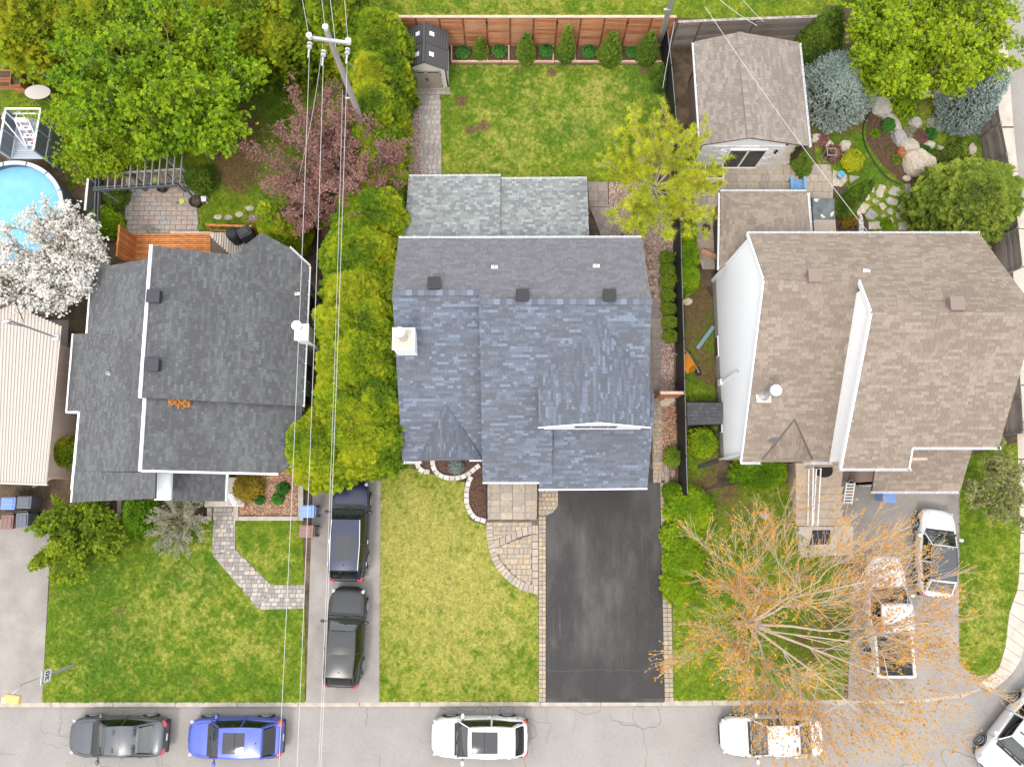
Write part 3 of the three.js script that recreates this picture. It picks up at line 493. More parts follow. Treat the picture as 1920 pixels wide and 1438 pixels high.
  { const [a, b] = low(Mm, [905, 905], [1035, 905]); trim(houseC, 'fascia', a, b, 0.1, 0.17, M.white, -0.07); const [c, d] = low(Gp, [1010, 918], [1214, 916]); trim(houseC, 'fascia', c, d, 0.1, 0.17, M.white, -0.07); const [e, f] = low(L, [754, 865], [790, 865]); gutter(houseC, outward(e, 1), f); trim(houseC, 'downspout', e.clone().add(V(0.06, -0.15, 0.05)), V(e.x + 0.1, 0.1, e.z - 0.1), 0.07, 0.07); trim(houseC, 'fascia', L.at(880, 863), L.at(906, 863), 0.1, 0.17, M.white, -0.07); }
  gutter(houseC, outward(N.at(747, 447), -1), N.at(1204, 446), M.white, 0.66);
  // vents and chimney
  const vm = std([.018, .018, .022], 0.6); for (const [x, y] of [[815, 534], [979, 557], [1141, 557]]) ventBox(houseC, N, x, y, 0.5, vm);
  pipeVent(houseC, N, 927, 501); pipeVent(houseC, N, 1118, 499);
  const cb = L.at(763, 645), ch = mk('chimney', G([rbox(0.92, 1.5, 0.95, 0.02, cb.x, cb.y + 0.3, cb.z)]), M.white, houseC);
  mk('chimney_rim', G([box(1.0, 0.06, 0.1, cb.x, cb.y + 1.08, cb.z + 0.45), box(1.0, 0.06, 0.1, cb.x, cb.y + 1.08, cb.z - 0.45), box(0.1, 0.06, 0.8, cb.x + 0.45, cb.y + 1.08, cb.z), box(0.1, 0.06, 0.8, cb.x - 0.45, cb.y + 1.08, cb.z)]), M.white, ch);
  mk('rusty_cap', box(0.8, 0.02, 0.8, cb.x, cb.y + 1.055, cb.z), speckle([.52, .45, .36], 0.3, 0.5, 155), ch).userData.label = 'rust stained chimney cap';
  mk('flue', cyl(0.2, 0.2, 1.0, cb.x - 0.02, cb.y + 1.55, cb.z - 0.05, 20), M.metal, ch); mk('flue_cap', cyl(0.24, 0.24, 0.1, cb.x - 0.02, cb.y + 2.1, cb.z - 0.05, 20), std([.45, .42, .40], 0.6), ch);
  // rear extension under pale green grey shingles
  const re = new Roofing(paleTones, 203, { run: 0.02, exp: 0.15, tab: 0.25, thick: 0.02 });
  const El = new Slope(P(758, 331, 2.7), P(938, 330, 2.7), P(850, 446, 3.6)), Er = new Slope(P(938, 336, 2.55), P(1101, 335, 2.55), P(1000, 446, 3.45));
  re.plane(El.poly([766, 331], [938, 330], [938.5, 452], [757, 452])).plane(Er.poly([938.5, 336], [1101, 335], [1105, 452], [938.5, 452])); re.finish(houseC, M.underlay, 280).name = 'extension_roof';
  gutter(houseC, outward(El.at(766, 331), -1), El.at(938, 330), M.white, 0.66); gutter(houseC, outward(Er.at(939, 336), -1), Er.at(1101, 335), M.white, 0.66);
  const x0 = P(762, 360, 2.7).x + 0.2, x1 = P(1098, 360, 2.6).x - 0.2, z0 = P(900, 332, 2.6).z + 0.35;
  wallFace(houseC, 'extension_wall', V(x0, 0, z0), V(x1, 0, z0), [[0, 2.45], [1, 2.35]], { mat: M.whiteSiding, flip: true }); wallFace(houseC, 'extension_wall', V(x0, 0, z0), V(x0, 0, zN), [[0, 2.45], [1, 3.1]], { mat: M.brown }); wallFace(houseC, 'extension_wall', V(x1, 0, z0), V(x1, 0, zN), [[0, 2.35], [1, 3.0]], { mat: M.whiteSiding, flip: true });
}
// ---------- the brown roofed house on the corner ----------
const houseR = thing('brown_house', 'house with brown shingle roofs and tall white gable walls', 'house', P(1600, 700));
{
  const N = new Slope(P(1402, 438, 6.5), P(1838, 438, 6.5), P(1432, 525, 8.2)), L = new Slope(P(1432, 525, 8.2), P(1610, 526, 8.2), P(1390, 866, 4.0)), S = L.through(N.at(1780, 585));
  const rf = new Roofing(brownTones, 211, { run: 0.12, blotch: 0.95 });
  rf.plane(N.poly([1402, 438], [1838, 438], [1870, 483], [1612, 526], [1432, 525])).plane(N.poly([1612, 526], [1870, 483], [1946, 584], [1634, 585]));
  rf.plane(L.poly([1432, 525], [1616, 526], [1616, 560], [1562, 866], [1390, 866]));
  rf.plane(S.poly([1634, 585], [1946, 584], [1874, 838], [1586, 838])).plane(S.poly([1586, 838], [1712, 838], [1705, 878], [1577, 878]));
  const Gp = new Slope(P(1636, 921, 2.8), P(1801, 921, 2.8), P(1720, 830, 4.0)); rf.plane(Gp.poly([1648, 836], [1826, 836], [1801, 921], [1636, 921]));
  const s0 = L.at(1490, 787), sf = P(1487, 856, s0.y), Sl = new Slope(s0, sf, P(1430, 863, 4.0)), Sr = new Slope(s0, sf, P(1524, 863, 4.0));
  rf.plane(Sl.poly([1490, 787], [1487, 858], [1428, 864]), { slab: 0.06 }).plane(Sr.poly([1490, 787], [1526, 863], [1487, 858]), { slab: 0.06 });
  for (const q of [[1429, 862], [1524, 862]]) mk('valley_flashing', bar(L.at(1490, 787).add(V(0, 0.03, 0)), L.at(...q).add(V(0, 0.03, 0)), 0.08, 0.012), std([.09, .07, .06], 0.8), houseR); { const p = L.at(1453, 823); mk('flashing_patch', rbox(0.3, 0.02, 0.5, 0.006, p.x, p.y + 0.04, p.z, -0.7), std([.10, .09, .095], 0.8), houseR); }
  // hipped rear wing
  const eh = 2.8, a = P(1352, 359, eh), b = P(1514, 359, eh), c = P(1444, 429, 3.8), d = P(1350, 505, eh), Hn = new Slope(a, b, c), Hw = new Slope(a, c, d), He = new Slope(b, c, P(1522, 440, eh));
  rf.plane(Hn.poly([1352, 359], [1514, 359], [1444, 429])).plane(Hw.poly([1352, 359], [1444, 429], [1444, 442], [1351, 442])).plane(Hw.poly([1351, 442], [1408, 442], [1402, 468], [1350, 505])).plane(He.poly([1514, 359], [1521, 445], [1444, 445], [1444, 429]));
  rf.finish(houseR, M.underlay);
  gutter(houseR, outward(N.at(1402, 438), -1), N.at(1838, 438)); gutter(houseR, outward(a, -1), b); gutter(houseR, outward(P(1350, 505, eh), -1), P(1352, 360, eh), M.white); gutter(houseR, outward(P(1515, 360, eh), -1), P(1521, 440, eh));
  { const e = (A, B, Q) => gutter(houseR, outward(Q.at(...A), 1), Q.at(...B)); e([1390, 866], [1428, 866], L); e([1524, 866], [1562, 866], L); e([1577, 878], [1705, 878], S); e([1712, 838], [1874, 838], S); e([1636, 921], [1801, 921], Gp); trim(houseR, 'rake_board', S.at(1712, 838), S.at(1705, 878), 0.06, 0.16, M.white, -0.04); trim(houseR, 'rake_board', S.at(1634, 586), S.at(1577, 878), 0.08, 0.2, M.white, -0.06); trim(houseR, 'rake_board', N.at(1612, 527), N.at(1634, 585), 0.06, 0.2, M.white, -0.06); }
  trim(houseR, 'rake_board', N.at(1402, 438), N.at(1432, 525), 0.06, 0.18, M.white, -0.06); trim(houseR, 'rake_board', L.at(1432, 525), L.at(1390, 866), 0.06, 0.18, M.white, -0.06);
  const wx = P(1432, 525, 8.2).x + 0.12, zN = P(1402, 438, 6.5).z + 0.2, zR = P(1432, 525, 8.2).z, zS = P(1390, 866, 4).z - 0.3, ex = P(1838, 438, 6.5).x - 0.2;
  const ws = wallFace(houseR, 'gable_wall', V(wx, 0, zN), V(wx, 0, zS), [[0, N.yAt(wx, zN) - 0.16], [(zR - zN) / (zS - zN), 8.02], [1, L.yAt(wx, zS) - 0.16]], { mat: M.whiteSiding, course: 0.22, y0: 0.75 });
  const foundation = wallFace(houseR, 'foundation', V(wx + 0.02, 0, zN), V(wx + 0.02, 0, zS), [[0, 0.75], [1, 0.75]], { mat: M.greyWall });
  for (const z of [-8.2, -4.2]) { const w0 = mk('basement_window', box(0.06, 0.42, 1.1, wx - 0.02, 0.45, z), M.white, houseR); mk('pane', box(0.02, 0.32, 1.0, wx - 0.06, 0.45, z), M.glass, w0); }
  { const q = mk('vent_pipe', tube([V(wx - 0.08, 0.8, -6.2), V(wx - 0.08, 3.9, -6.25)], 0.06, 8), M.white, houseR); mk('meter_box', rbox(0.14, 0.5, 0.3, 0.02, wx - 0.1, 1.0, -6.2), M.white, houseR); }
  for (const [A, B, z] of [[zN + 0.05, 6.3, zN + 0.1], [zS - 0.05, 3.8, zS - 0.05]]) trim(houseR, 'downspout', V(wx - 0.08, 0.2, A), V(wx - 0.08, B, A), 0.08, 0.08);
  mk('splash_pipe', bar(V(wx - 0.15, 0.12, zS + 0.05), V(wx - 1.15, 0.08, zS + 0.35), 0.16, 0.12), M.darkGrey, houseR); mk('splash_pipe', bar(V(wx - 0.1, 0.2, zN + 2.6), V(wx - 1.0, 0.12, zN + 3.8), 0.2, 0.1), std([.13, .22, .25], 0.6), houseR).userData.label = 'blue green downspout extension';
  // raised right half
  const sx = S.at(1634, 585).x + 0.12, zr2 = S.at(1634, 585).z, zS2 = S.at(1577, 878).z - 0.35;
  wallFace(houseR, 'clerestory_wall', V(sx, 0, zr2 - 1.2), V(sx, 0, zS2), [[0, N.yAt(sx, zr2 - 1.2) - 0.16], [1.2 / (zS2 - zr2 + 1.2), S.yAt(sx, zr2) - 0.18], [1, S.yAt(sx, zS2) - 0.16]], { mat: M.whiteSiding, course: 0.22, y0: 0.2 });
  wallFace(houseR, 'front_wall', V(wx, 0, zS), V(sx, 0, zS), [[0, 3.8], [1, 3.8]], { mat: M.beigeWall }); wallFace(houseR, 'front_wall', V(sx, 0, zS2), V(P(1696, 878, 3.8).x, 0, zS2), [[0, S.yAt(sx, zS2) - 0.16], [1, S.yAt(sx + 3, zS2) - 0.16]], { mat: M.beigeWall });
  const gx0 = P(1645, 921, 2.8).x, gx1 = P(1795, 921, 2.8).x, gz = P(1700, 921, 2.8).z - 0.35; wallFace(houseR, 'garage_wall', V(gx0, 0, gz), V(gx1, 0, gz), [[0, 2.6], [1, 2.6]], { mat: M.beigeWall }); wallFace(houseR, 'garage_wall', V(gx0, 0, zS2), V(gx0, 0, gz), [[0, Gp.yAt(gx0, zS2) - 0.2], [1, 2.6]], { mat: M.beigeWall });
  { const zw = S.at(1800, 838).z - 0.35, xa = gx0 + 0.05; wallFace(houseR, 'front_wall', V(xa, 0, zw), V(ex, 0, zw), [[0, S.yAt(xa, zw) - 0.18], [1, S.yAt(ex, zw) - 0.18]], { mat: M.beigeWall }); }
  mk('garage_door', rbox(3, 2.1, 0.05, 0.02, (gx0 + gx1) / 2, 1.06, gz + 0.04), M.white, houseR);
  wallFace(houseR, 'wall', V(ex, 0, zN), V(ex, 0, zS - 0.8), [[0, N.yAt(ex, zN) - 0.2], [(zr2 - zN) / (zS - 0.8 - zN), S.yAt(ex, zr2) - 0.25], [1, S.yAt(ex, zS - 0.8) - 0.25]], { mat: M.whiteSiding, flip: true }); wallFace(houseR, 'wall', V(wx, 0, zN), V(ex, 0, zN), [[0, N.yAt(wx, zN) - 0.16], [1, N.yAt(ex, zN) - 0.16]], { mat: M.whiteSiding, flip: true });
  const hx0 = P(1358, 400, eh).x + 0.2, hx1 = P(1512, 400, eh).x - 0.2, hz = P(1400, 360, eh).z + 0.3; wallFace(houseR, 'wing_wall', V(hx0, 0, hz), V(hx1, 0, hz), [[0, 2.55], [1, 2.55]], { mat: M.beigeWall, flip: true }); wallFace(houseR, 'wing_wall', V(hx0, 0, hz), V(hx0, 0, zN + 0.5), [[0, 2.55], [1, 2.55]], { mat: M.brown }); wallFace(houseR, 'wing_wall', V(hx1, 0, hz), V(hx1, 0, zN), [[0, 2.55], [1, 2.55]], { mat: M.beigeWall, flip: true });
  const bm = std([.20, .15, .13], 0.7); for (const [sl, x, y] of [[N, 1524, 520], [N, 1788, 572]]) { const v = ventBox(houseR, sl, x, y, 0.52, bm); }
  pipeVent(houseR, N, 1625, 508);
  const fb = L.at(1432, 742), fl = mk('flue_pipe', tube([fb.clone().add(V(0, -0.1, 0)), fb.clone().add(V(0, 1.5, 0))], 0.13, 16), M.metal, houseR); mk('flue_cap', cyl(0.24, 0.24, 0.14, fb.x, fb.y + 1.6, fb.z, 20), M.white, fl); mk('flashing', rbox(0.65, 0.04, 0.42, 0.015, fb.x, fb.y + 0.02, fb.z + 0.1), M.white, fl); mk('storm_collar', cyl(0.14, 0.26, 0.16, fb.x, fb.y + 0.18, fb.z, 16), M.metal, fl);
  const wb = thing('flat_roof_box', 'small flat felt roof lean-to with loose flagstones', 'lean-to', P(1545, 405)); { const t = 2.4, q = outline([[1521, 370], [1565, 372], [1569, 437], [1524, 437]], t); mk('wall', prism(q.map((p, i) => V(p.x + (i === 0 || i === 3 ? 0.03 : -0.05), 0, p.z)), 0, t - 0.06), M.beigeWall, wb); mk('roof', prism(q, t - 0.06, t, 0.01), speckle([.10, .115, .125], 0.5, 2.4, 157), wb); const q2 = outline([[1524, 412], [1567, 412], [1569, 437], [1525, 437]], t + 0.03); mk('felt_sheet', prism(q2, t + 0.002, t + 0.03), M.tan, wb); mk('edge_strip', bar(P(1522, 372, t + 0.04), P(1526, 436, t + 0.04), 0.06, 0.06), M.darkGrey, wb);
    for (const [si, p] of [[[1526, 373], [1536, 373], [1533, 379], [1527, 378]], [[1540, 401], [1549, 408], [1543, 410], [1538, 405]], [[1557, 400], [1564, 396], [1563, 404], [1557, 408]]].entries()) tag(mk('loose_flagstone', prism(outline(p, t), t + 0.001, t + 0.05, 0.01), speckle([.5, .42, .33], 0.3, 0.6, 158)), ['rectangular pale flagstone at the far edge of the felt roof', 'pointed pale flagstone in the middle of the felt roof', 'triangular pale flagstone at the outer edge of the felt roof'][si], 'flagstone', 'loose stones on the lean-to'); }
}
// ---------- the dark grey house on the left ----------
const houseL = thing('grey_house', 'house with dark grey shingle roofs and white ridge trim', 'house', P(370, 700));
{
  const W = new Slope(P(148, 800, 2.9), P(133, 942, 2.9), P(264, 745, 4.9)), E = new Slope(P(578, 500, 2.9), P(566, 762, 2.9), P(262, 745, 6.05)), F = E.through(E.at(420, 755).add(V(0, -0.28, 0)));
  const rf = new Roofing(slateTones, 221, { run: 0.05, tab: 0.26, exp: 0.135, blotch: 0.75 });
  rf.plane(W.poly([171, 504], [284, 484], [276, 626], [162, 626])).plane(W.poly([136, 626], [276, 626], [270, 772], [124, 772])).plane(W.poly([148, 772], [275, 772], [275, 884], [139, 884])).plane(W.poly([139, 884], [291, 886], [290, 935], [133, 942]));
  rf.plane(E.poly([283, 460], [434, 478], [424, 754], [262, 745])).plane(E.poly([434, 478], [540, 463], [578, 498], [566, 762], [424, 754])).plane(E.poly([434, 478], [490, 436], [540, 463]));
  rf.plane(F.poly([270, 742], [567, 758], [560, 860], [520, 889], [262, 882]));
  const Q = new Slope(P(424, 888, 2.5), P(423, 939, 2.5), P(318, 939, 3.6)); rf.plane(Q.poly([318, 884], [425, 884], [423, 940], [316, 940]));
  rf.finish(houseL, M.underlay);
  trim(houseL, 'ridge_trim', E.at(283, 459), E.at(262, 746), 0.14, 0.2, M.white, -0.05); trim(houseL, 'ridge_trim', F.at(271, 746), F.at(262, 884), 0.14, 0.2, M.white, -0.05); trim(houseL, 'ridge_board', E.at(283, 459).add(V(0.06, -1, 0)), E.at(262, 746).add(V(0.06, -1, 0)), 0.06, 1.7, M.white, 0); trim(houseL, 'ridge_board', F.at(272, 746).add(V(0.06, -0.9, 0)), F.at(264, 884).add(V(0.06, -0.9, 0)), 0.06, 1.6, M.white, 0);
  const t = (A, B, S, d = -0.05) => trim(houseL, 'fascia', S.at(...A), S.at(...B), 0.1, 0.16, M.white, d);
  t([171, 504], [162, 625], W); t([136, 626], [124, 773], W); t([124, 773], [148, 773], W); t([148, 773], [133, 942], W); t([263, 883], [520, 889], F); t([425, 885], [423, 940], Q);
  gutter(houseL, outward(E.at(578, 498), -1), E.at(566, 762), M.white, 0.7); gutter(houseL, outward(E.at(540, 463), -1), E.at(578, 498), M.white, 0.7);
  { const a = P(290, 884, 4.6), b = P(320, 884, 4.4), c = P(318, 938, 4.4), d = P(288, 938, 4.6); slabPoly([a, b, c, d], 0.2, M.white, 'white_panel', houseL); slabPoly([P(293, 888, 4.62), P(317, 888, 4.45), P(315, 930, 4.45), P(291, 930, 4.62)].map(p => p.add(V(0, 0.012, 0))), 0.03, M.whiteSiding, 'panel_sheet', houseL); }
  const xe = E.at(578, 600).x - 0.3, zN = E.at(283, 460).z + 0.35, zF = F.at(400, 886).z - 0.35, xr = E.at(270, 600).x + 0.12, xw = W.at(140, 700).x + 0.35;
  const east = wallFace(houseL, 'east_wall', V(xe, 0, zN + 0.5), V(xe, 0, zF), [[0, 2.75], [1, 2.6]], { mat: M.whiteSiding, course: 0.2, flip: true, boardMat: std([.36, .37, .39], 0.6) });
  wallFace(houseL, 'wall', V(xr, 0, zN), V(xe, 0, zN), [[0, E.yAt(xr, zN) - 0.16], [1, 2.7]], { mat: M.whiteSiding, flip: true }); wallFace(houseL, 'front_wall', V(xr, 0, zF), V(xe, 0, zF), [[0, F.yAt(xr, zF) - 0.16], [1, F.yAt(xe, zF) - 0.16]], { mat: M.white }); wallFace(houseL, 'wall', V(xw, 0, zN + 1), V(xw, 0, zF + 1), [[0, 2.6], [1, 2.6]], { mat: M.whiteSiding }); wallFace(houseL, 'front_wall', V(xw, 0, zF + 1.1), V(xr, 0, zF + 1.1), [[0, 2.6], [1, 4.5]], { mat: M.whiteSiding }); wallFace(houseL, 'wall', V(xw, 0, zN + 0.8), V(xr, 0, zN + 0.8), [[0, 2.6], [1, 4.5]], { mat: M.whiteSiding, flip: true });
  for (const z of [-10.2, -6.6, -5.0]) { const w = mk('window', box(0.08, 1.0, 0.95, xe + 0.03, 1.6, z), M.white, houseL); mk('pane', box(0.03, 0.84, 0.8, xe + 0.075, 1.6, z), M.glass, w); }
  const cb = P(572, 622, 4.0), ch = mk('chimney', rbox(0.6, 3.9, 0.75, 0.02, xe + 0.3, 1.95, cb.z), M.white, houseL); mk('flue', cyl(0.13, 0.13, 0.6, xe + 0.2, 4.1, cb.z - 0.2, 16), M.metal, ch); mk('flue_cap', cyl(0.24, 0.24, 0.12, xe + 0.2, 4.42, cb.z - 0.2, 18), M.white, ch); mk('chimney_rim', box(0.68, 0.05, 0.83, xe + 0.3, 3.92, cb.z), M.white, ch);
  const vm = std([.03, .03, .04], 0.6); ventBox(houseL, E, 292, 558, 0.55, vm); ventBox(houseL, E, 290, 686, 0.55, vm); pipeVent(houseL, E, 556, 551); { const p = W.at(205, 701), m = mk('plumbing_vent', cyl(0.07, 0.09, 0.3, p.x, p.y + 0.1, p.z), M.white, houseL); mk('opening', cyl(0.05, 0.05, 0.01, p.x, p.y + 0.256, p.z), M.darkGrey, m); }
  // pile of dead leaves caught on the roof
  const lp = [], r = rng(8); for (let i = 0; i < 160; i++) { const p = F.at(322 + r() * 38 - r() * 4, 750 + r() * 16 * (0.4 + 0.6 * r())), a = r() * 6.28; const g = new THREE.BufferGeometry(); const s = 0.07 + r() * 0.07, u = V(Math.cos(a) * s, (r() - 0.3) * s, Math.sin(a) * s), w = V(-Math.sin(a) * s * 0.6, (r() - 0.3) * s, Math.cos(a) * s * 0.6), q = p.add(V(0, 0.05 + r() * 0.12, 0)); lp.push(q.x, q.y, q.z, q.x + u.x, q.y + u.y, q.z + u.z, q.x + w.x, q.y + w.y, q.z + w.z, q.x, q.y, q.z, q.x - u.x * 0.5, q.y + u.y, q.z - w.z, q.x + w.x, q.y, q.z + u.z); }
  const pile = stuff(mk('dead_leaves', rawGeo(lp), std([.42, .19, .045], 0.9))); pile.userData.label = 'small heap of orange dead leaves on the grey roof'; pile.userData.category = 'leaves';
  // entrance stoop
  const st = thing('entrance_stoop', 'concrete entrance stoop with white railing beside the bark bed', 'stoop', P(430, 940)); mk('landing', prism(outline([[385, 895], [455, 895], [457, 950], [382, 951]], 0.35), 0, 0.35, 0.02), M.walk, st); for (const x of [437, 452]) mk('railing_post', bar(P(x, 945, 0.35), P(x, 945, 0.35).add(V(0, 0.9, 0)), 0.05, 0.05), M.white, st); { const a = P(436, 925, 0.35), b = P(450, 948, 0.35); for (const y of [0.3, 0.6, 0.9]) mk('rail', bar(a.clone().add(V(0, y, 0)), b.clone().add(V(0, y, 0)), 0.05, 0.04), M.white, st); mk('railing_post', bar(a, a.clone().add(V(0, 0.9, 0)), 0.05, 0.05), M.white, st); }
}
// ---------- beige metal roofed building ----------
const houseB = thing('metal_roof_building', 'building with pale beige ribbed metal roof at the driveway', 'building', P(30, 740));
{
  const A = new Slope(P(109, 611, 2.9), P(83, 908, 2.9), P(0, 903, 3.5)), pts = A.poly([19, 570], [109, 611], [83, 908], [-190, 898], [-190, 480]);
  slabPoly(pts, 0.12, std([.44, .385, .345], 0.6), 'roof_deck', houseB); const rib = std([.45, .395, .355], 0.5);
  for (let k = 0; k < 46; k++) { const t = k / 46, a = A.at(109 - 290 * t + 3, 611 - 129 * t), b = A.at(83 - 250 * t, 908 - 9 * t); if (a.x < -31) break; mk('roof_panel', bar(a.add(V(0, 0.008, 0)), b.add(V(0, 0.001, 0)), 0.15, 0.012), rib, houseB); }
  trim(houseB, 'fascia', A.at(86, 909), A.at(-190, 899), 0.08, 0.3, std([.5, .43, .40], 0.6), -0.1); trim(houseB, 'edge_trim', A.at(19, 569), A.at(-190, 655), 0.12, 0.1, M.brown, 0.04); trim(houseB, 'fascia', A.at(109, 611), A.at(84, 908), 0.06, 0.14, M.walk, -0.04);
  const p = [P(95, 640, 2.8), P(72, 895, 2.8), P(-190, 890, 2.8), P(-190, 560, 2.8)]; mk('wall', prism(p, 0, 2.75), M.beigeWall, houseB);
}
{ // service mast
  const b = P(104, 633, 2.95), m = thing('service_mast', 'galvanised electrical mast rising from the beige roof edge', 'mast', V(b.x, 2.9, b.z)); const t = V(b.x, 6.3, b.z); mk('pipe', tube([b, t], 0.055, 10), M.metal, m); mk('weatherhead', tube([t, t.clone().add(V(-0.06, 0.16, 0.05)), t.clone().add(V(-0.26, 0.12, 0.08))], [0.09, 0.11, 0.08], 10), M.metal, m); mk('base_plate', rbox(0.3, 0.12, 0.3, 0.03, b.x, b.y - 0.02, b.z), M.metal, m); mk('loop', tube([t.clone().add(V(-0.2, 0.1, 0.1)), t.clone().add(V(0.25, -0.5, 0.12)), t.clone().add(V(0.4, -0.25, -0.1)), t.clone().add(V(0.3, 0.1, -0.6))], 0.02, 5), M.blackMetal, m);
}
// ---------- plants ----------
const leafGeo = (() => {
  const out = {}; let r = rng(91);
  const leaf = (pos, o, dir, side, len, wid, droop) => { const m = o.clone().addScaledVector(dir, len * 0.5), e = o.clone().addScaledVector(dir, len).add(V(0, -droop, 0)), a = m.clone().addScaledVector(side, wid), b = m.clone().addScaledVector(side, -wid).add(V(0, 0.04, 0)); for (const q of [o, a, e, o, e, b]) pos.push(q.x, q.y, q.z); };
  const fan = (n, spread, len, wid, up, droop) => { const pos = []; for (let k = 0; k < n; k++) { const a = k / n * 6.28 + r() * 1.2, d = V(Math.cos(a) * spread, up * (0.3 + r()), Math.sin(a) * spread).normalize(); const s = V(-d.z, 0.25 * (r() - 0.5), d.x).normalize(); leaf(pos, V((r() - 0.5) * 0.4, (r() - 0.5) * 0.4, (r() - 0.5) * 0.4), d, s, len * (0.7 + 0.5 * r()), wid, droop); } return rawGeo(pos); };
  out.broad = fan(7, 1, 1.0, 0.34, 0.8, 0.15); out.small = fan(8, 1, 0.7, 0.22, 1.0, 0.05); out.petal = fan(8, 1, 0.75, 0.3, 1.1, -0.05);
  out.needle = (() => { const pos = []; for (let k = 0; k < 26; k++) { const a = r() * 6.28, e = 0.1 + r() * 1.3, d = V(Math.cos(a) * Math.cos(e), Math.sin(e), Math.sin(a) * Math.cos(e)), s = V(-d.z, 0.2, d.x).normalize(); const w = 0.03; for (const q of [s.clone().multiplyScalar(w), d.clone().multiplyScalar(0.75 + r() * 0.35), s.clone().multiplyScalar(-w)]) pos.push(q.x, q.y, q.z); } return rawGeo(pos); })();
  out.spray = (() => { const pos = []; for (let k = 0; k < 7; k++) { const a = -1.15 + k * 0.38 + (r() - 0.5) * 0.2, L = (1 - Math.abs(a) * 0.3) * (0.8 + r() * 0.3), d = V(Math.sin(a), Math.cos(a), (r() - 0.5) * 0.5).normalize(), s = V(Math.cos(a), -Math.sin(a), 0.3), o = V(0, 0, 0); for (const q of [o, d.clone().multiplyScalar(L * 0.6).addScaledVector(s, 0.15), d.clone().multiplyScalar(L), o, d.clone().multiplyScalar(L), d.clone().multiplyScalar(L * 0.6).addScaledVector(s, -0.15)]) pos.push(q.x, q.y, q.z); } return rawGeo(pos); })();
  out.spruce = (() => { const pos = []; for (let k = 0; k < 18; k++) { const y = r() * 0.9, a = r() * 6.28, d = V(Math.cos(a), 0.7, Math.sin(a)).normalize(), o = V(0, y, 0), e = o.clone().addScaledVector(d, 0.32), s = V(-d.z, 0, d.x).multiplyScalar(0.06); for (const q of [o.clone().add(s), e, o.clone().sub(s)]) pos.push(q.x, q.y, q.z); } for (const s of [[0.05, 0], [0, 0.05]]) for (const q of [V(s[0], 0, s[1]), V(0, 1.05, 0), V(-s[0], 0, -s[1])]) pos.push(q.x, q.y, q.z); return rawGeo(pos); })();
  return out;
})();
const leafMat = new THREE.MeshPhysicalMaterial({ color: 0xffffff, roughness: 0.9, transmission: 0.35, thickness: 0, side: THREE.DoubleSide, specularIntensity: 0.3 });
const petalMat = new THREE.MeshPhysicalMaterial({ color: 0xffffff, roughness: 0.9, transmission: 0.3, thickness: 0, side: THREE.DoubleSide });
const matteLeaf = std(0xffffff, 0.95);
function foliage(parent, name, geo, items, mat = leafMat) {
  const im = new THREE.InstancedMesh(geo, mat, items.length), m = new THREE.Matrix4(), q = new THREE.Quaternion(), q2 = new THREE.Quaternion(), up = V(0, 1, 0), col = new THREE.Color(), s = V(), base = bases.get(parent) || V(0, 0, 0);
  const bx = V(), bz = V(), bm = new THREE.Matrix4(); items.forEach((it, i) => { if (it.flat) { bz.set(gauss() * 0.9, 1, gauss() * 0.9).addScaledVector(it.d, -(it.d.y)).normalize(); bx.crossVectors(it.d, bz).normalize(); bz.crossVectors(bx, it.d); q.setFromRotationMatrix(bm.makeBasis(bx, it.d, bz)); } else q.setFromUnitVectors(up, it.d).multiply(q2.setFromAxisAngle(up, R() * 6.28)); s.setScalar(it.s); m.compose(it.p, q, s); im.setMatrixAt(i, m); im.setColorAt(i, col.setRGB(it.c[0], it.c[1], it.c[2])); });
  im.name = name; im.castShadow = im.receiveShadow = true; im.position.copy(base).negate(); parent.add(im); return stuff(im);
}
const pickTone = (pal, t) => { const f = Math.min(0.9999, Math.max(0, t)) * (pal.length - 1), i = Math.floor(f); return mix3(pal[i], pal[i + 1], f - i); };
const PAL = {
  cedar: [[.085, .165, .005], [.175, .275, .006], [.29, .36, .009], [.41, .41, .014]], darkCedar: [[.06, .12, .012], [.11, .19, .016], [.17, .26, .022]], bright: [[.11, .235, .005], [.21, .345, .007], [.31, .42, .010]],
  lime: [[.19, .31, .008], [.29, .40, .010], [.38, .46, .014]], blue: [[.17, .225, .20], [.26, .325, .29], [.36, .43, .39]], pink: [[.25, .125, .10], [.35, .185, .155], [.43, .24, .205]],
  white: [[.70, .66, .60], [.80, .78, .73], [.84, .83, .81]], pine: [[.27, .33, .008], [.40, .44, .010], [.50, .48, .016]], box: [[.12, .20, .014], [.18, .27, .02], [.25, .34, .028]], hosta: [[.035, .15, .02], [.06, .21, .03], [.10, .27, .04]],
  yew: [[.095, .15, .018], [.17, .235, .026], [.28, .34, .042]], orange: [[.62, .26, .014], [.70, .36, .02], [.74, .47, .06]], greyleaf: [[.30, .30, .20], [.40, .40, .28], [.48, .48, .35]], rusty: [[0.26, 0.221, 0.0195], [0.351, 0.208, 0.026], [0.221, 0.247, 0.0195]], yellow: [[0.288, 0.348, 0.012], [0.408, 0.444, 0.0144], [0.504, 0.504, 0.024]], paleleaf: [[0.204, 0.228, 0.06], [0.324, 0.336, 0.12], [0.408, 0.396, 0.18]],
};
 const nth = ['first', 'second', 'third', 'fourth', 'fifth', 'sixth', 'seventh', 'eighth', 'ninth', 'tenth', 'eleventh', 'twelfth', 'thirteenth'];
M.wood = speckle([.17, .14, .115], 0.5, 0.7, 170); M.paleWood = std([.36, .295, .235], 0.9); M.greyWood = std([.27, .24, .21], 0.9);
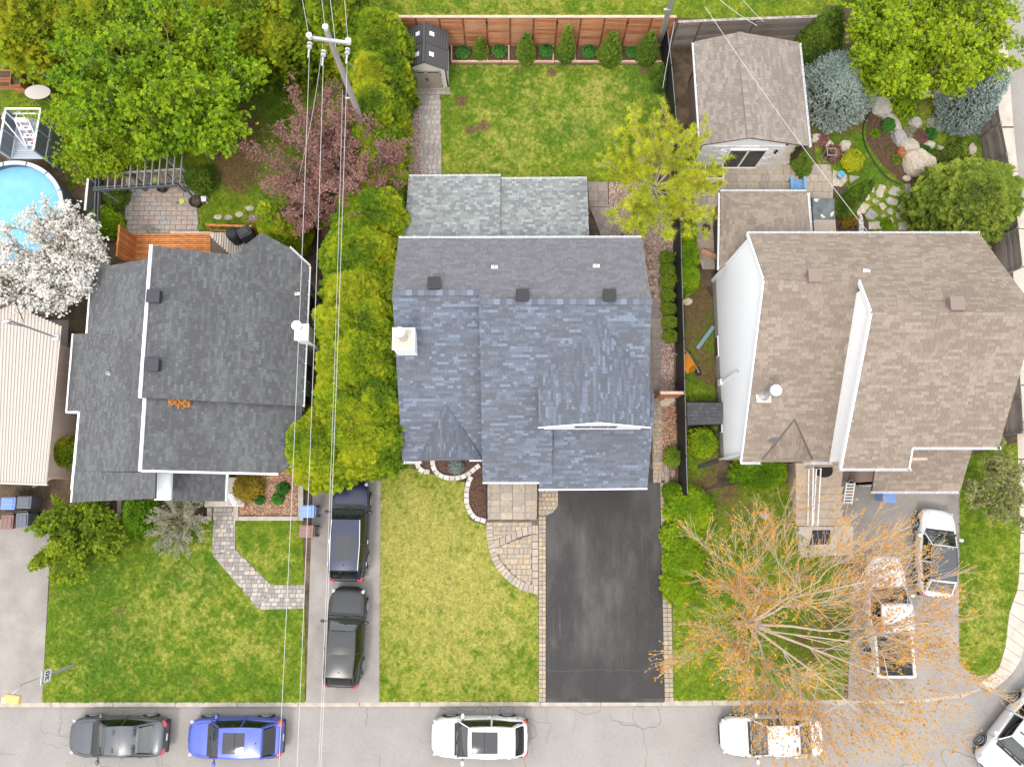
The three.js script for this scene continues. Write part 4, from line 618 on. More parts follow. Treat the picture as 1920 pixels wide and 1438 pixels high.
// evergreen with a closed surface; shape 'cone' | 'dome' | 'ball'
function evergreen(name, label, cat, base, o) {
  const t = thing(name, label, cat, V(base.x, 0, base.z), o.group), seed = o.seed || Math.floor(base.x * 37 + base.z * 91) & 1023, rz = o.rz || o.R, tip = o.tip || V(0, 0, 0); R = rng(seed + 5);
  const prof = { cone: y => Math.pow(1 - y, 0.75) * (y < 0.12 ? 0.72 + y * 2.3 : 1), dome: y => Math.pow(Math.max(0, 1 - Math.pow(y, 2.6)), 0.62) * (y < 0.15 ? 0.8 + y * 1.3 : 1), hedge: y => Math.pow(Math.max(0, 1 - Math.pow(y, 5)), 0.5) * (y < 0.15 ? 0.85 + y : 1), ball: y => Math.sqrt(Math.max(0, 1 - (2 * y - 1) ** 2 * 0.995)) }[o.shape || 'dome'];
  const am = o.amp || 1, lump = (y, a) => 1.03 - 0.27 * am + 0.3 * am * noise3(V(Math.cos(a) * 2.2, y * o.h * 0.9, Math.sin(a) * 2.2), o.lf || 1.6, seed) + 0.24 * am * noise3(V(Math.cos(a) * 2.2, y * o.h * 0.9, Math.sin(a) * 2.2), (o.lf || 1.6) * 2.6, seed + 3);
  const place = (y, a, k) => { const r = prof(y) * lump(y, a) * k; return V(base.x + Math.cos(a) * o.R * r + tip.x * y, (o.lift || 0) + y * o.h * (0.86 + 0.28 * noise3(V(Math.cos(a) * prof(y) * o.R * 1.5, 0, Math.sin(a) * prof(y) * rz * 1.5), 1.3, seed + 8)), base.z + Math.sin(a) * rz * r + tip.z * y); };
  mk('trunk', tube([V(base.x, -0.05, base.z), V(base.x + tip.x * 0.5, o.h * 0.5, base.z + tip.z * 0.5)], [Math.min(0.16, o.R * 0.12), 0.03], 6), M.wood, t);
  const items = [], n = Math.round(o.n * 1.35), flat = (o.geo || 'spray') === 'spray'; for (let i = 0; i < n; i++) {
    const y = o.shape === 'hedge' && R() < 0.5 ? Math.pow(1 - R(), 0.2) : o.shape === 'cone' ? 1 - Math.sqrt(R()) * 0.97 : (R() < 0.45 ? 1 - R() * R() * 0.45 : R()), a = R() * 6.2832, k = 0.6 + 0.45 * Math.sqrt(R()), p = place(Math.min(0.9999, y), a, k), up = 0.35 + y * 0.5 + (o.up || 0);
    const d = V(Math.cos(a) * (1.05 - y * 0.6) + gauss() * 0.45, up + gauss() * 0.3, Math.sin(a) * (1.05 - y * 0.6) + gauss() * 0.45).normalize(), f = noise3(p, 1.3, seed + 20);
    if (flat) { d.y = 0.12 + gauss() * 0.35; d.normalize(); } items.push({ p, d, flat, s: o.leaf * rr(0.7, 1.25), c: pickTone(o.pal, 0.5 + (f - 0.5) * 1.5 + (R() - 0.5) * 0.75 + (o.shift || 0)) });
  }
  foliage(t, 'foliage', leafGeo[o.geo || 'spray'], items, o.mat || leafMat); return t;
}
// branching tree; tips carry leaves
function branches(o, rand) {
  const wood = [], tips = [], fork = o.fork, bend = (a, b, s, k) => { const m = a.clone().lerp(b, 0.5).add(V(gauss() * s, s * k, gauss() * s)); return [a, a.clone().lerp(m, 0.55).lerp(a.clone().lerp(b, 0.28), 0.4), m, b]; };
  const leads = []; for (let i = 0; i < (o.leaders || 0); i++) { const a = i * 2.39996 + 0.4, q = i === 0 ? 0.1 : 0.3 + 0.3 * R(), e = o.c.clone().add(V(Math.cos(a) * o.r.x * q, o.r.y * 0.1 + R() * 0.6, Math.sin(a) * o.r.z * q)), L = bend(fork.clone().add(V(0, -0.3, 0)), e, 0.9, -0.45); leads.push(L); wood.push(tube(L, [o.trunk * 0.6, o.trunk * 0.42, o.trunk * 0.3, o.trunk * 0.16], 8)); }
  for (let i = 0; i < o.limbs; i++) {
    let st; const a = i * 2.39996 + rr(-0.25, 0.25), f0 = (i + 0.5) / o.limbs, e0 = o.elev?.[0] ?? -0.1, e1 = o.elev?.[1] ?? 1.35, e = Math.asin(Math.sin(e0) + (Math.sin(e1) - Math.sin(e0)) * f0 * f0), k = o.fill ? o.fill + (1 - o.fill) * Math.sqrt(R()) : rr(0.72, 1), end = o.c.clone().add(V(Math.cos(a) * Math.cos(e) * o.r.x * k, Math.sin(e) * o.r.y * k, Math.sin(a) * Math.cos(e) * o.r.z * k)), _ = (st = leads.length ? pointOn(leads.slice().sort((p, q) => p[3].distanceTo(end) - q[3].distanceTo(end))[R() < 0.75 ? 0 : 1], rr(0.4, 1)) : fork.clone().add(V(0, rr(-0.4, 0.3), 0))), L = bend(st, end, o.wig * 1.2, -0.3 - R() * 0.4), w0 = o.lw * rr(0.7, 1.1);
    wood.push(tube(L, [w0, w0 * 0.72, w0 * 0.45, w0 * 0.14], 6));
    for (let j = 0; j < o.subs; j++) {
      const f = 0.25 + 0.75 * (j + R()) / o.subs, s = pointOn(L, f), out = end.clone().sub(fork).normalize(), sa = V(out.x + gauss() * o.spread, Math.abs(gauss()) * 0.5 + out.y * 0.6 + 0.05, out.z + gauss() * o.spread).normalize(), len = o.sl * rr(0.5, 1.15) * (1.15 - f * 0.45), e2 = s.clone().addScaledVector(sa, len), L2 = bend(s, e2, o.wig * 0.5, 0.2); const w1 = Math.max(o.tw, w0 * 0.38 * (1.1 - f * 0.7));
      wood.push(tube(L2, [w1, w1 * 0.8, w1 * 0.6, o.tw * 0.7], 4)); tips.push([e2, sa]);
      for (let m = 0; m < o.twigs; m++) { const g = 0.2 + 0.8 * (m + R()) / o.twigs, s2 = pointOn(L2, g), d = V(sa.x + gauss() * o.spread * 0.9, sa.y * 0.7 + gauss() * 0.4 + (o.twigUp || 0.1), sa.z + gauss() * o.spread * 0.9).normalize(), e3 = s2.clone().addScaledVector(d, o.tl * rr(0.5, 1.2)); wood.push(tube([s2, s2.clone().lerp(e3, 0.5).add(V(gauss() * 0.04, 0.03, gauss() * 0.04)), e3], [o.tw * 1.1, o.tw * 0.9, o.tw * 0.6], 3)); tips.push([e3, d, s2]); }
    }
  }
  return { wood, tips };
}
function pointOn(L, f) { const g = f * (L.length - 1), i = Math.min(L.length - 2, Math.floor(g)); return L[i].clone().lerp(L[i + 1], g - i); }
function leafyTree(name, label, cat, base, o) {
  const t = thing(name, label, cat, V(base.x, 0, base.z), o.group); R = rng(o.seed);
  mk('trunk', tube([V(base.x, -0.1, base.z), V(base.x * 0.5 + o.fork.x * 0.5, o.fork.y * 0.5, base.z * 0.5 + o.fork.z * 0.5), o.fork.clone().add(V(0, 0.3, 0))], [o.trunk * 1.25, o.trunk, o.trunk * 0.75], 9), o.wood || M.wood, t);
  const { wood, tips } = branches(o); mk('branches', G(wood), o.wood || M.wood, t);
  const items = []; for (let i = 0; i < o.leaves; i++) { const [e, d, s] = tips[Math.floor(R() * tips.length)], b = s && R() < 0.6 ? s.clone().lerp(e, R()) : e, sp = o.clump, p = b.clone().add(V(gauss() * sp, gauss() * sp * 0.6, gauss() * sp)), f = noise3(p, 0.9, o.seed + 2); items.push({ p, d: V(gauss(), 1, gauss()).normalize(), s: o.leaf * rr(0.65, 1.25), c: pickTone(o.pal, 0.5 + (f - 0.5) * 1.1 + (R() - 0.5) * 0.8) }); }
  if (o.leaves) foliage(t, o.leafName || 'crown', leafGeo[o.geo || 'broad'], items, o.mat || leafMat);
  return t;
}
// cedars of the tall hedge between the grey and the blue house, and its run to the back
const hedgeG = 'cedars of the tall hedge beside the blue house';
for (const [i, [x, z, Rr, h]] of [[-7.0, -14.0, 1.8, 4.7], [-7.35, -12.2, 2.05, 5.1], [-7.2, -10.4, 2.0, 5.3], [-7.4, -8.6, 2.1, 5.4], [-7.25, -6.8, 2.05, 5.3], [-7.4, -5.0, 2.1, 5.0], [-7.25, -3.2, 2.2, 4.4]].entries()) evergreen('cedar_tree', `tall cedar of the hedge between grey and blue houses, ${nth[6 - i]} from the dark blue vehicle`, 'cedar', V(x, 0, z), { R: Rr, rz: 1.7, h, n: 7600, leaf: 0.25, pal: PAL.cedar, seed: 300 + i, group: hedgeG, shape: 'hedge', amp: 1.2 });
evergreen('rounded_cedar', 'rounded yellow green cedar bulging over the grey roof corner', 'cedar', V(-9.3, 0, -2.8), { R: 2.05, h: 4.2, n: 6800, leaf: 0.27, pal: PAL.cedar, seed: 310, shift: 0.12 });
for (const [i, [x, z, Rr, h]] of [[-6.85, -15.9, 1.15, 3.4], [-6.9, -17.4, 1.1, 3.6], [-7.05, -18.9, 1.25, 4.0], [-7.1, -20.4, 1.35, 4.6], [-6.9, -22.0, 1.5, 5.0], [-6.9, -23.8, 1.6, 5.4]].entries()) evergreen('cedar_tree', `yellow green cedar beside the shed path, ${nth[5 - i]} counted from the garden shed`, 'cedar', V(x, 0, z), { R: Rr, rz: 1.3, shape: 'hedge', amp: 1.3, h: h * 0.92, n: 4400, leaf: 0.24, pal: PAL.cedar, seed: 320 + i, group: 'cedars beside the shed path' });
for (let i = 0; i < 13; i++) { const x = -26.5 + i * 1.45; evergreen('cedar_tree', `tall cedar of the back hedge, ${nth[12 - i]} counted from the utility pole`, 'cedar', V(x, 0, -25.4 + 0.5 * Math.sin(i * 2.1)), { R: 1.5, rz: 2.0, h: 5.3 + 0.5 * Math.sin(i * 1.7), n: 4600, leaf: 0.27, shape: 'hedge', amp: 1.2, pal: PAL.cedar, seed: 340 + i, shift: i < 3 ? 0.12 : 0.06, up: 0.3, group: 'cedars of the back hedge' }); }
// broadleaved trees
leafyTree('leafy_tree', 'large bright green leafy tree behind the pergola', 'tree', V(-16.8, 0, -19.2), { fork: V(-16.9, 2.4, -19.6), trunk: 0.24, c: V(-17.3, 5.0, -20.4), r: V(4.5, 2.5, 3.7), limbs: 26, subs: 10, twigs: 6, wig: 0.5, spread: 0.85, sl: 1.7, tl: 0.9, lw: 0.1, tw: 0.014, leaves: 26000, clump: 0.3, leaf: 0.15, pal: PAL.bright, seed: 401, wood: M.greyWood });
leafyTree('feathery_tree', 'feathery yellow green tree beside the grey pool deck', 'tree', V(-20.3, 0, -17.2), { fork: V(-20.4, 1.4, -17.4), trunk: 0.13, c: V(-20.9, 3.4, -19.0), r: V(2.2, 1.9, 2.1), limbs: 20, subs: 8, twigs: 5, wig: 0.3, spread: 0.8, sl: 1.1, tl: 0.6, lw: 0.06, tw: 0.01, leaves: 15000, clump: 0.24, leaf: 0.14, geo: 'small', pal: PAL.lime, seed: 402 });
leafyTree('pink_tree', 'wide tree with pinkish bronze young leaves under power lines', 'tree', V(-8.6, 0, -15.8), { fork: V(-8.8, 1.5, -16.0), trunk: 0.2, c: V(-9.2, 3.3, -17.1), r: V(3.8, 1.9, 3.8), limbs: 26, subs: 10, twigs: 7, wig: 0.4, spread: 0.85, sl: 1.6, tl: 0.75, lw: 0.085, tw: 0.011, leaves: 23000, clump: 0.18, leaf: 0.092, geo: 'small', pal: PAL.pink, seed: 403 });
leafyTree('magnolia_tree', 'white blossoming tree overhanging the round pool', 'tree', V(-22.2, 0, -11.4), { fork: V(-22.4, 1.3, -11.5), trunk: 0.14, c: V(-23.2, 3.2, -12.2), r: V(2.5, 1.5, 2.8), limbs: 24, subs: 9, twigs: 6, wig: 0.3, spread: 0.85, sl: 1.3, tl: 0.6, lw: 0.055, tw: 0.012, leaves: 11500, clump: 0.17, leaf: 0.12, geo: 'petal', pal: PAL.white, seed: 404, leafName: 'blossom', mat: petalMat });
leafyTree('pine_tree', 'airy golden green pine with tufted branches beside black fence', 'pine', V(6.9, 0, -15.2), { fork: V(7.1, 3.6, -15.6), trunk: 0.14, c: V(7.4, 4.3, -16.0), r: V(3.3, 1.5, 3.6), elev: [-0.3, 1.2], limbs: 26, subs: 9, twigs: 5, wig: 0.2, spread: 0.75, sl: 1.1, tl: 0.45, lw: 0.05, tw: 0.014, twigUp: 0.35, leaves: 3300, clump: 0.1, leaf: 0.27, geo: 'needle', pal: PAL.pine, seed: 405, wood: M.paleWood, mat: matteLeaf });
leafyTree('leafy_tree', 'broad lime green leafy tree over the street side fence', 'tree', V(20.0, 0, -22.8), { fork: V(20.1, 2.3, -23.0), trunk: 0.22, c: V(20.9, 4.6, -24.2), r: V(4.3, 2.2, 3.7), limbs: 26, subs: 10, twigs: 6, wig: 0.5, spread: 0.85, sl: 1.7, tl: 0.9, lw: 0.09, tw: 0.014, leaves: 26000, clump: 0.28, leaf: 0.13, pal: PAL.lime, seed: 406, wood: M.greyWood });
leafyTree('sparse_tree', 'thin pale leaved shrub tree beside the corner sidewalk', 'tree', V(23.6, 0, -0.9), { fork: V(23.7, 1.2, -0.9), trunk: 0.08, c: V(24.0, 2.3, -0.9), r: V(1.6, 1.1, 2.0), limbs: 9, subs: 7, twigs: 5, wig: 0.2, spread: 0.7, sl: 0.8, tl: 0.5, lw: 0.04, tw: 0.01, leaves: 3000, clump: 0.14, leaf: 0.11, geo: 'small', pal: PAL.paleleaf, seed: 407, wood: M.greyWood });
leafyTree('budding_tree', 'large bare tree with orange buds over the white parked car', 'tree', V(11.2, 0, 5.9), { fork: V(11.4, 2.0, 5.7), trunk: 0.14, c: V(13.6, 5.4, 5.5), r: V(7.6, 3.0, 6.2), elev: [-0.35, 1.3], limbs: 58, leaders: 9, subs: 11, twigs: 7, wig: 0.75, spread: 0.6, sl: 2.0, tl: 1.0, lw: 0.026, tw: 0.0072, fill: 0.3, leaves: 16500, clump: 0.04, leaf: 0.066, geo: 'small', pal: PAL.orange, seed: 408, wood: std([.50, .41, .32], 0.9), leafName: 'buds' });
// spruces and garden evergreens
const spr = { geo: 'spruce', pal: PAL.blue, mat: matteLeaf, lf: 2.4 };
evergreen('blue_spruce', 'broad silvery blue spruce beside the garden house', 'spruce', V(17.9, 0, -22.4), { R: 1.85, h: 3.1, n: 5200, leaf: 0.26, shape: 'dome', seed: 420, ...spr });
evergreen('blue_spruce', 'narrow silvery blue spruce at the street side fence', 'spruce', V(25.0, 0, -21.6), { R: 1.35, h: 4.4, n: 3800, leaf: 0.27, shape: 'cone', seed: 421, ...spr });
evergreen('dwarf_spruce', 'tiny blue dwarf spruce in the scalloped mulch bed', 'shrub', P(856, 876), { R: 0.34, h: 0.6, n: 420, leaf: 0.13, shape: 'dome', seed: 422, ...spr });
evergreen('broad_yew', 'broad olive green evergreen behind the brown roof', 'yew', V(24.1, 0, -15.8), { R: 2.5, rz: 2.0, h: 4.0, n: 9000, leaf: 0.28, pal: PAL.yew, seed: 423, lf: 2.6, amp: 1.7 });
evergreen('cone_cedar', 'dark cone shaped cedar behind the weathered grey fence end', 'cedar', P(1528, 92), { R: 1.25, h: 3.4, n: 3000, leaf: 0.24, pal: PAL.darkCedar, seed: 424, shape: 'cone' });
evergreen('cone_cedar', 'tall cone cedar beside the deck barbecue', 'cedar', P(548, 452), { R: 1.2, h: 5.2, n: 4600, leaf: 0.24, pal: PAL.cedar, seed: 425, shape: 'cone', shift: 0.1 });
evergreen('cone_cedar', 'slim dark cedar beside the flagstone path', 'cedar', P(1578, 392), { R: 0.55, h: 3.6, n: 1800, leaf: 0.2, pal: PAL.darkCedar, seed: 426, shape: 'cone' });
for (const [i, [x, y, h, r]] of [[902, 104, 1.5, .42], [986, 108, 2.1, .52], [1060, 107, 2.5, .5], [1142, 111, 2.6, .66], [1210, 107, 2.3, .64]].entries()) evergreen('cone_cedar', ['small pointed cedar in the fence bed, nearest the shed', 'pointed cedar in the fence bed, second from the shed', 'slender pointed cedar in the fence bed, third from the shed', 'wide double tipped cedar in the fence bed', 'pointed cedar in the fence bed beside the wooden pole'][i], 'cedar', P(x, y), { R: r, h, n: 1500, leaf: 0.15, pal: PAL.darkCedar, seed: 430 + i, shape: 'cone', shift: 0.2, group: 'cedars in the fence bed' });
for (const [i, [x, y]] of [[868, 102], [937, 100], [1024, 99], [1104, 101], [1183, 103]].entries()) { const b = P(x, y), t = thing('hosta_plant', ['hosta clump beside the shed corner', 'hosta clump, second from the shed', 'hosta clump, third from the shed', 'hosta clump, fourth from the shed', 'small hosta clump beside the wooden pole'][i], 'hosta', V(b.x, 0, b.z), 'hostas in the fence bed'); R = rng(440 + i); const it = []; for (let k = 0; k < 150; k++) { const a = R() * 6.28, q = Math.sqrt(R()) * (i === 4 ? 0.24 : 0.34); it.push({ p: V(b.x + Math.cos(a) * q, 0.12 + 0.3 * (1 - q * 1.8), b.z + Math.sin(a) * q), d: V(Math.cos(a) * 0.8, 1, Math.sin(a) * 0.8).normalize(), s: rr(0.11, 0.17), c: pickTone(PAL.hosta, R()) }); } foliage(t, 'leaves', leafGeo.broad, it); mk('root_crown', cyl(0.06, 0.14, 0.14, b.x, 0.07, b.z, 8), M.wood, t); }
for (const [i, [x, y]] of [[1247, 489], [1249, 511], [1248, 533], [1249, 558], [1251, 583], [1253, 608], [1254, 634]].entries()) evergreen('boxwood_ball', `clipped boxwood ball beside black fence, ${['first', 'second', 'third', 'fourth', 'fifth', 'sixth', 'seventh'][i]} counted from the pine`, 'boxwood', P(x, y), { R: 0.37, rz: 0.33, h: 0.8, n: 700, leaf: 0.09, geo: 'small', pal: PAL.box, seed: 450 + i, shape: 'ball', group: 'boxwood row beside the black fence', lf: 3 });
for (const [i, [x, y, r]] of [[1282, 448, .5], [1284, 486, .55], [1284, 528, .58]].entries()) evergreen('round_shrub', ['bright green shrub by the black fence, closest to the terrace', 'bright green shrub by the black fence, middle of three', 'bright green shrub by the black fence, beside stacked stones'][i], 'shrub', P(x, y), { R: r, rz: r * 1.35, h: 1.5, n: 1500, leaf: 0.16, pal: PAL.bright, seed: 460 + i, group: 'shrubs on the corner lot side of the black fence', lf: 2.6 });
const bush = (name, label, px, py, r, h, pal, seed, o = {}) => evergreen(name, label, 'shrub', P(px, py), { R: r, h, n: Math.round(1500 * r * r + 700), leaf: 0.17, pal, seed, lf: 2.4, ...o });
bush('round_shrub', 'round clipped shrub in the gravel beside the paver strip', 1258, 858, 0.44, 0.85, PAL.box, 470, { shape: 'ball', leaf: 0.1, geo: 'small' });
bush('loose_shrub', 'loose lime green shrub below the grey storage box', 1312, 830, 0.72, 1.2, PAL.lime, 471, { geo: 'small', leaf: 0.16, core: 0.5 });
bush('spreading_evergreen', 'dark green spreading evergreen under the front gable', 1418, 886, 1.35, 1.5, PAL.bright, 472, { rz: 0.75, shift: -0.15 });
bush('ball_shrub', 'dark round shrub at the patio corner', 382, 346, 0.7, 1.3, PAL.darkCedar, 473, { shape: 'ball', leaf: 0.12 });
bush('yellow_shrub', 'small bright yellow green shrub in the rock garden', 1593, 307, 0.5, 0.8, PAL.yellow, 474, { shape: 'ball', geo: 'broad', leaf: 0.12, core: 0.6 });
bush('ball_shrub', 'small round green shrub in the rock garden mulch', 1662, 239, 0.36, 0.5, PAL.hosta, 475, { shape: 'ball', geo: 'small', leaf: 0.09 });
bush('trailing_shrub', 'dark trailing shrub at the garden house post', 1502, 306, 0.5, 0.6, PAL.darkCedar, 476, { rz: 0.8 });
bush('loose_shrub', 'leafy green shrub beside the wooden privacy screen', 205, 424, 0.85, 1.3, PAL.bright, 477, { geo: 'broad', leaf: 0.14, core: 0.5 });
bush('loose_shrub', 'small leafy shrub beside the patio edge', 222, 372, 0.6, 0.7, PAL.darkCedar, 478, { geo: 'small', leaf: 0.13, core: 0.5 });
bush('alley_shrub', 'yellow green shrub squeezed between alley and grey house', 136, 850, 0.75, 1.9, PAL.cedar, 479, {});
bush('juniper', 'dark green upright shrub between two front shrubs', 268, 965, 0.72, 1.3, PAL.bright, 480, { rz: 1.1, shift: -0.25 });
bush('rusty_shrub', 'yellow and rust coloured shrub by the entrance stoop', 470, 914, 0.68, 1.1, PAL.rusty, 481, { leaf: 0.13 });
for (const [i, [x, y, r]] of [[532, 916, .3], [522, 936, .28], [488, 938, .2]].entries()) bush('small_shrub', ['small green shrub in the bark bed, touching its twin', 'small green shrub in the bark bed, lower of two', 'tiny green shrub in the bark bed by the stoop'][i], x, y, r, 0.45, PAL.hosta, 482 + i, { geo: 'small', leaf: 0.11, n: 350 });
for (const [i, [x, y, r, h]] of [[1288, 957, 1.1, 1.4], [1274, 1004, 0.9, 1.3], [1278, 1050, 0.92, 1.3], [1270, 1096, 0.8, 1.1]].entries()) bush('hedge_shrub', `bright green cedar shrub along the driveway, ${nth[i]} from the garage`, x, y, r, h, PAL.bright, 490 + i, { group: 'shrubs of the driveway hedge', leaf: 0.2 });
bush('small_shrub', 'small leafy shrub at the head of the driveway hedge', 1258, 922, 0.45, 0.8, PAL.bright, 495, { geo: 'small', leaf: 0.12, core: 0.5 });
for (const [i, [x, y]] of [[1232, 142], [1235, 163]].entries()) bush('fence_shrub', ['small dark cedar against the black fence by the fence bed', 'small dark cedar against the black fence by the pine'][i], x, y, 0.42, 1.1, PAL.darkCedar, 497 + i, { shape: 'cone', leaf: 0.14 });
for (const [i, [x, y, r, p]] of [[1722, 258, .4, 'pink'], [1745, 252, .3, 'hosta'], [1731, 285, .36, 'hosta'], [1690, 195, .8, 'bright'], [1760, 300, .5, 'yew'], [1790, 290, .7, 'yew'], [1785, 325, .6, 'darkCedar'], [1560, 290, .5, 'pink'], [1590, 412, .55, 'rusty']].entries()) bush('garden_plant', ['dark purple cushion plant among the rocks', 'tiny green plant above the dark purple cushion', 'small green plant beside the upright stone', 'green ground cover under the lime green tree', 'olive ground cover beside the stepping stones', 'spreading olive shrub by the street side fence', 'round green shrub against the broad evergreen', 'reddish twiggy plant beside the terrace lantern', 'rust coloured twiggy plant behind the stone edging'][i], x, y, r, r * 0.8, PAL[p], 500 + i, { geo: 'small', leaf: 0.15, core: 0.35, n: 260, amp: 1.8, shift: p === 'pink' ? -0.45 : 0 });
for (const [i, [x, y, r, p, lb]] of [[1770, 200, .7, 'rusty', 'russet ground cover between the two blue spruces'], [1800, 240, .45, 'bright', 'green tuft beside the narrow blue spruce'], [1752, 232, .45, 'greyleaf', 'straw coloured dead grass clump among the rocks'], [1705, 250, .38, 'greyleaf', 'pale dry grass clump above the boulders'], [1810, 305, .5, 'rusty', 'russet spreading plant by the street side fence'], [1680, 300, .28, 'yew', 'small olive plant in the rock garden mulch'], [1640, 250, .22, 'bright', 'tiny green plant in the rock garden mulch'], [1728, 400, .6, 'rusty', 'russet mulch plant below the flagstone path'], [1540, 262, .4, 'pink', 'reddish bare plant beside the garden house'], [1660, 420, .3, 'bright', 'green tuft between the flagstones and the roof'], [1790, 262, .4, 'yew', 'olive tuft beside the small pale stone']].entries()) bush('garden_plant', lb, x, y, r, r * 0.6, PAL[p], 530 + i, { geo: 'small', leaf: 0.15, core: 0.35, n: 240, amp: 1.8, shift: p === 'pink' ? -0.4 : 0 });
// shrubs of the grey house front
leafyTree('twiggy_shrub', 'grey green twiggy shrub in front of the porch roof', 'shrub', P(338, 975), { fork: P(338, 978, 0.35), trunk: 0.06, c: P(336, 985, 0.9), r: V(1.5, 0.9, 1.55), elev: [0.0, 1.3], limbs: 20, subs: 9, twigs: 6, wig: 0.1, spread: 0.5, sl: 0.55, tl: 0.34, lw: 0.028, tw: 0.008, leaves: 5200, clump: 0.06, leaf: 0.06, geo: 'small', pal: PAL.greyleaf, seed: 510, wood: M.paleWood });
leafyTree('maple_shrub', 'spreading green shrub with bare reddish stems by the driveway', 'shrub', P(170, 985), { fork: P(168, 985, 0.5), trunk: 0.07, c: P(148, 1003, 1.2), r: V(2.2, 1.0, 1.9), elev: [-0.1, 1.2], limbs: 15, subs: 9, twigs: 5, wig: 0.2, spread: 0.7, sl: 0.8, tl: 0.45, lw: 0.04, tw: 0.01, leaves: 9500, clump: 0.16, leaf: 0.13, pal: [[.13, .21, .01], [.21, .30, .012], [.30, .36, .015]], seed: 511, wood: std([.27, .15, .13], 0.9) });
// ---------- vehicles ----------
const paint = (c, m = 0.25) => new THREE.MeshPhysicalMaterial({ color: lin(c), metalness: m, roughness: 0.5, clearcoat: 0.7, clearcoatRoughness: 0.24, side: THREE.DoubleSide });
const CM = { inside: std([.035, .034, .034], 0.8), seat: std([.075, .07, .068], 0.8), tyre: std([.016, .016, .017], 0.9), rim: std([.42, .43, .45], 0.35, { metalness: 0.7 }), black: std([.012, .012, .013], 0.5), glass: new THREE.MeshPhysicalMaterial({ color: lin([.22, .25, .25]), transmission: 1, thickness: 0, roughness: 0.03, ior: 1.6, side: THREE.DoubleSide }), shield: new THREE.MeshPhysicalMaterial({ color: lin([.72, .80, .77]), transmission: 1, thickness: 0, roughness: 0.03, ior: 1.95, side: THREE.DoubleSide }), lamp: new THREE.MeshPhysicalMaterial({ color: lin([.36, .38, .41]), roughness: 0.1, clearcoat: 1 }), red: new THREE.MeshPhysicalMaterial({ color: lin([.40, .012, .016]), roughness: 0.15, clearcoat: 1 }), chrome: std([.62, .63, .65], 0.2, { metalness: 0.9 }), seam: std([.008, .008, .009], 0.9), plate: std([.6, .62, .66], 0.6), roofGlass: new THREE.MeshPhysicalMaterial({ color: lin([.035, .036, .04]), roughness: 0.08, ior: 1.55, side: THREE.DoubleSide }), trim: std([.02, .02, .022], 0.7) };
const lerpTab = (tab, x) => { if (x <= tab[0][0]) return tab[0][1]; for (let i = 1; i < tab.length; i++) if (x <= tab[i][0]) { const [a, u] = tab[i - 1], [b, v] = tab[i], t = (x - a) / (b - a); return u + (v - u) * t; } return tab[tab.length - 1][1]; };
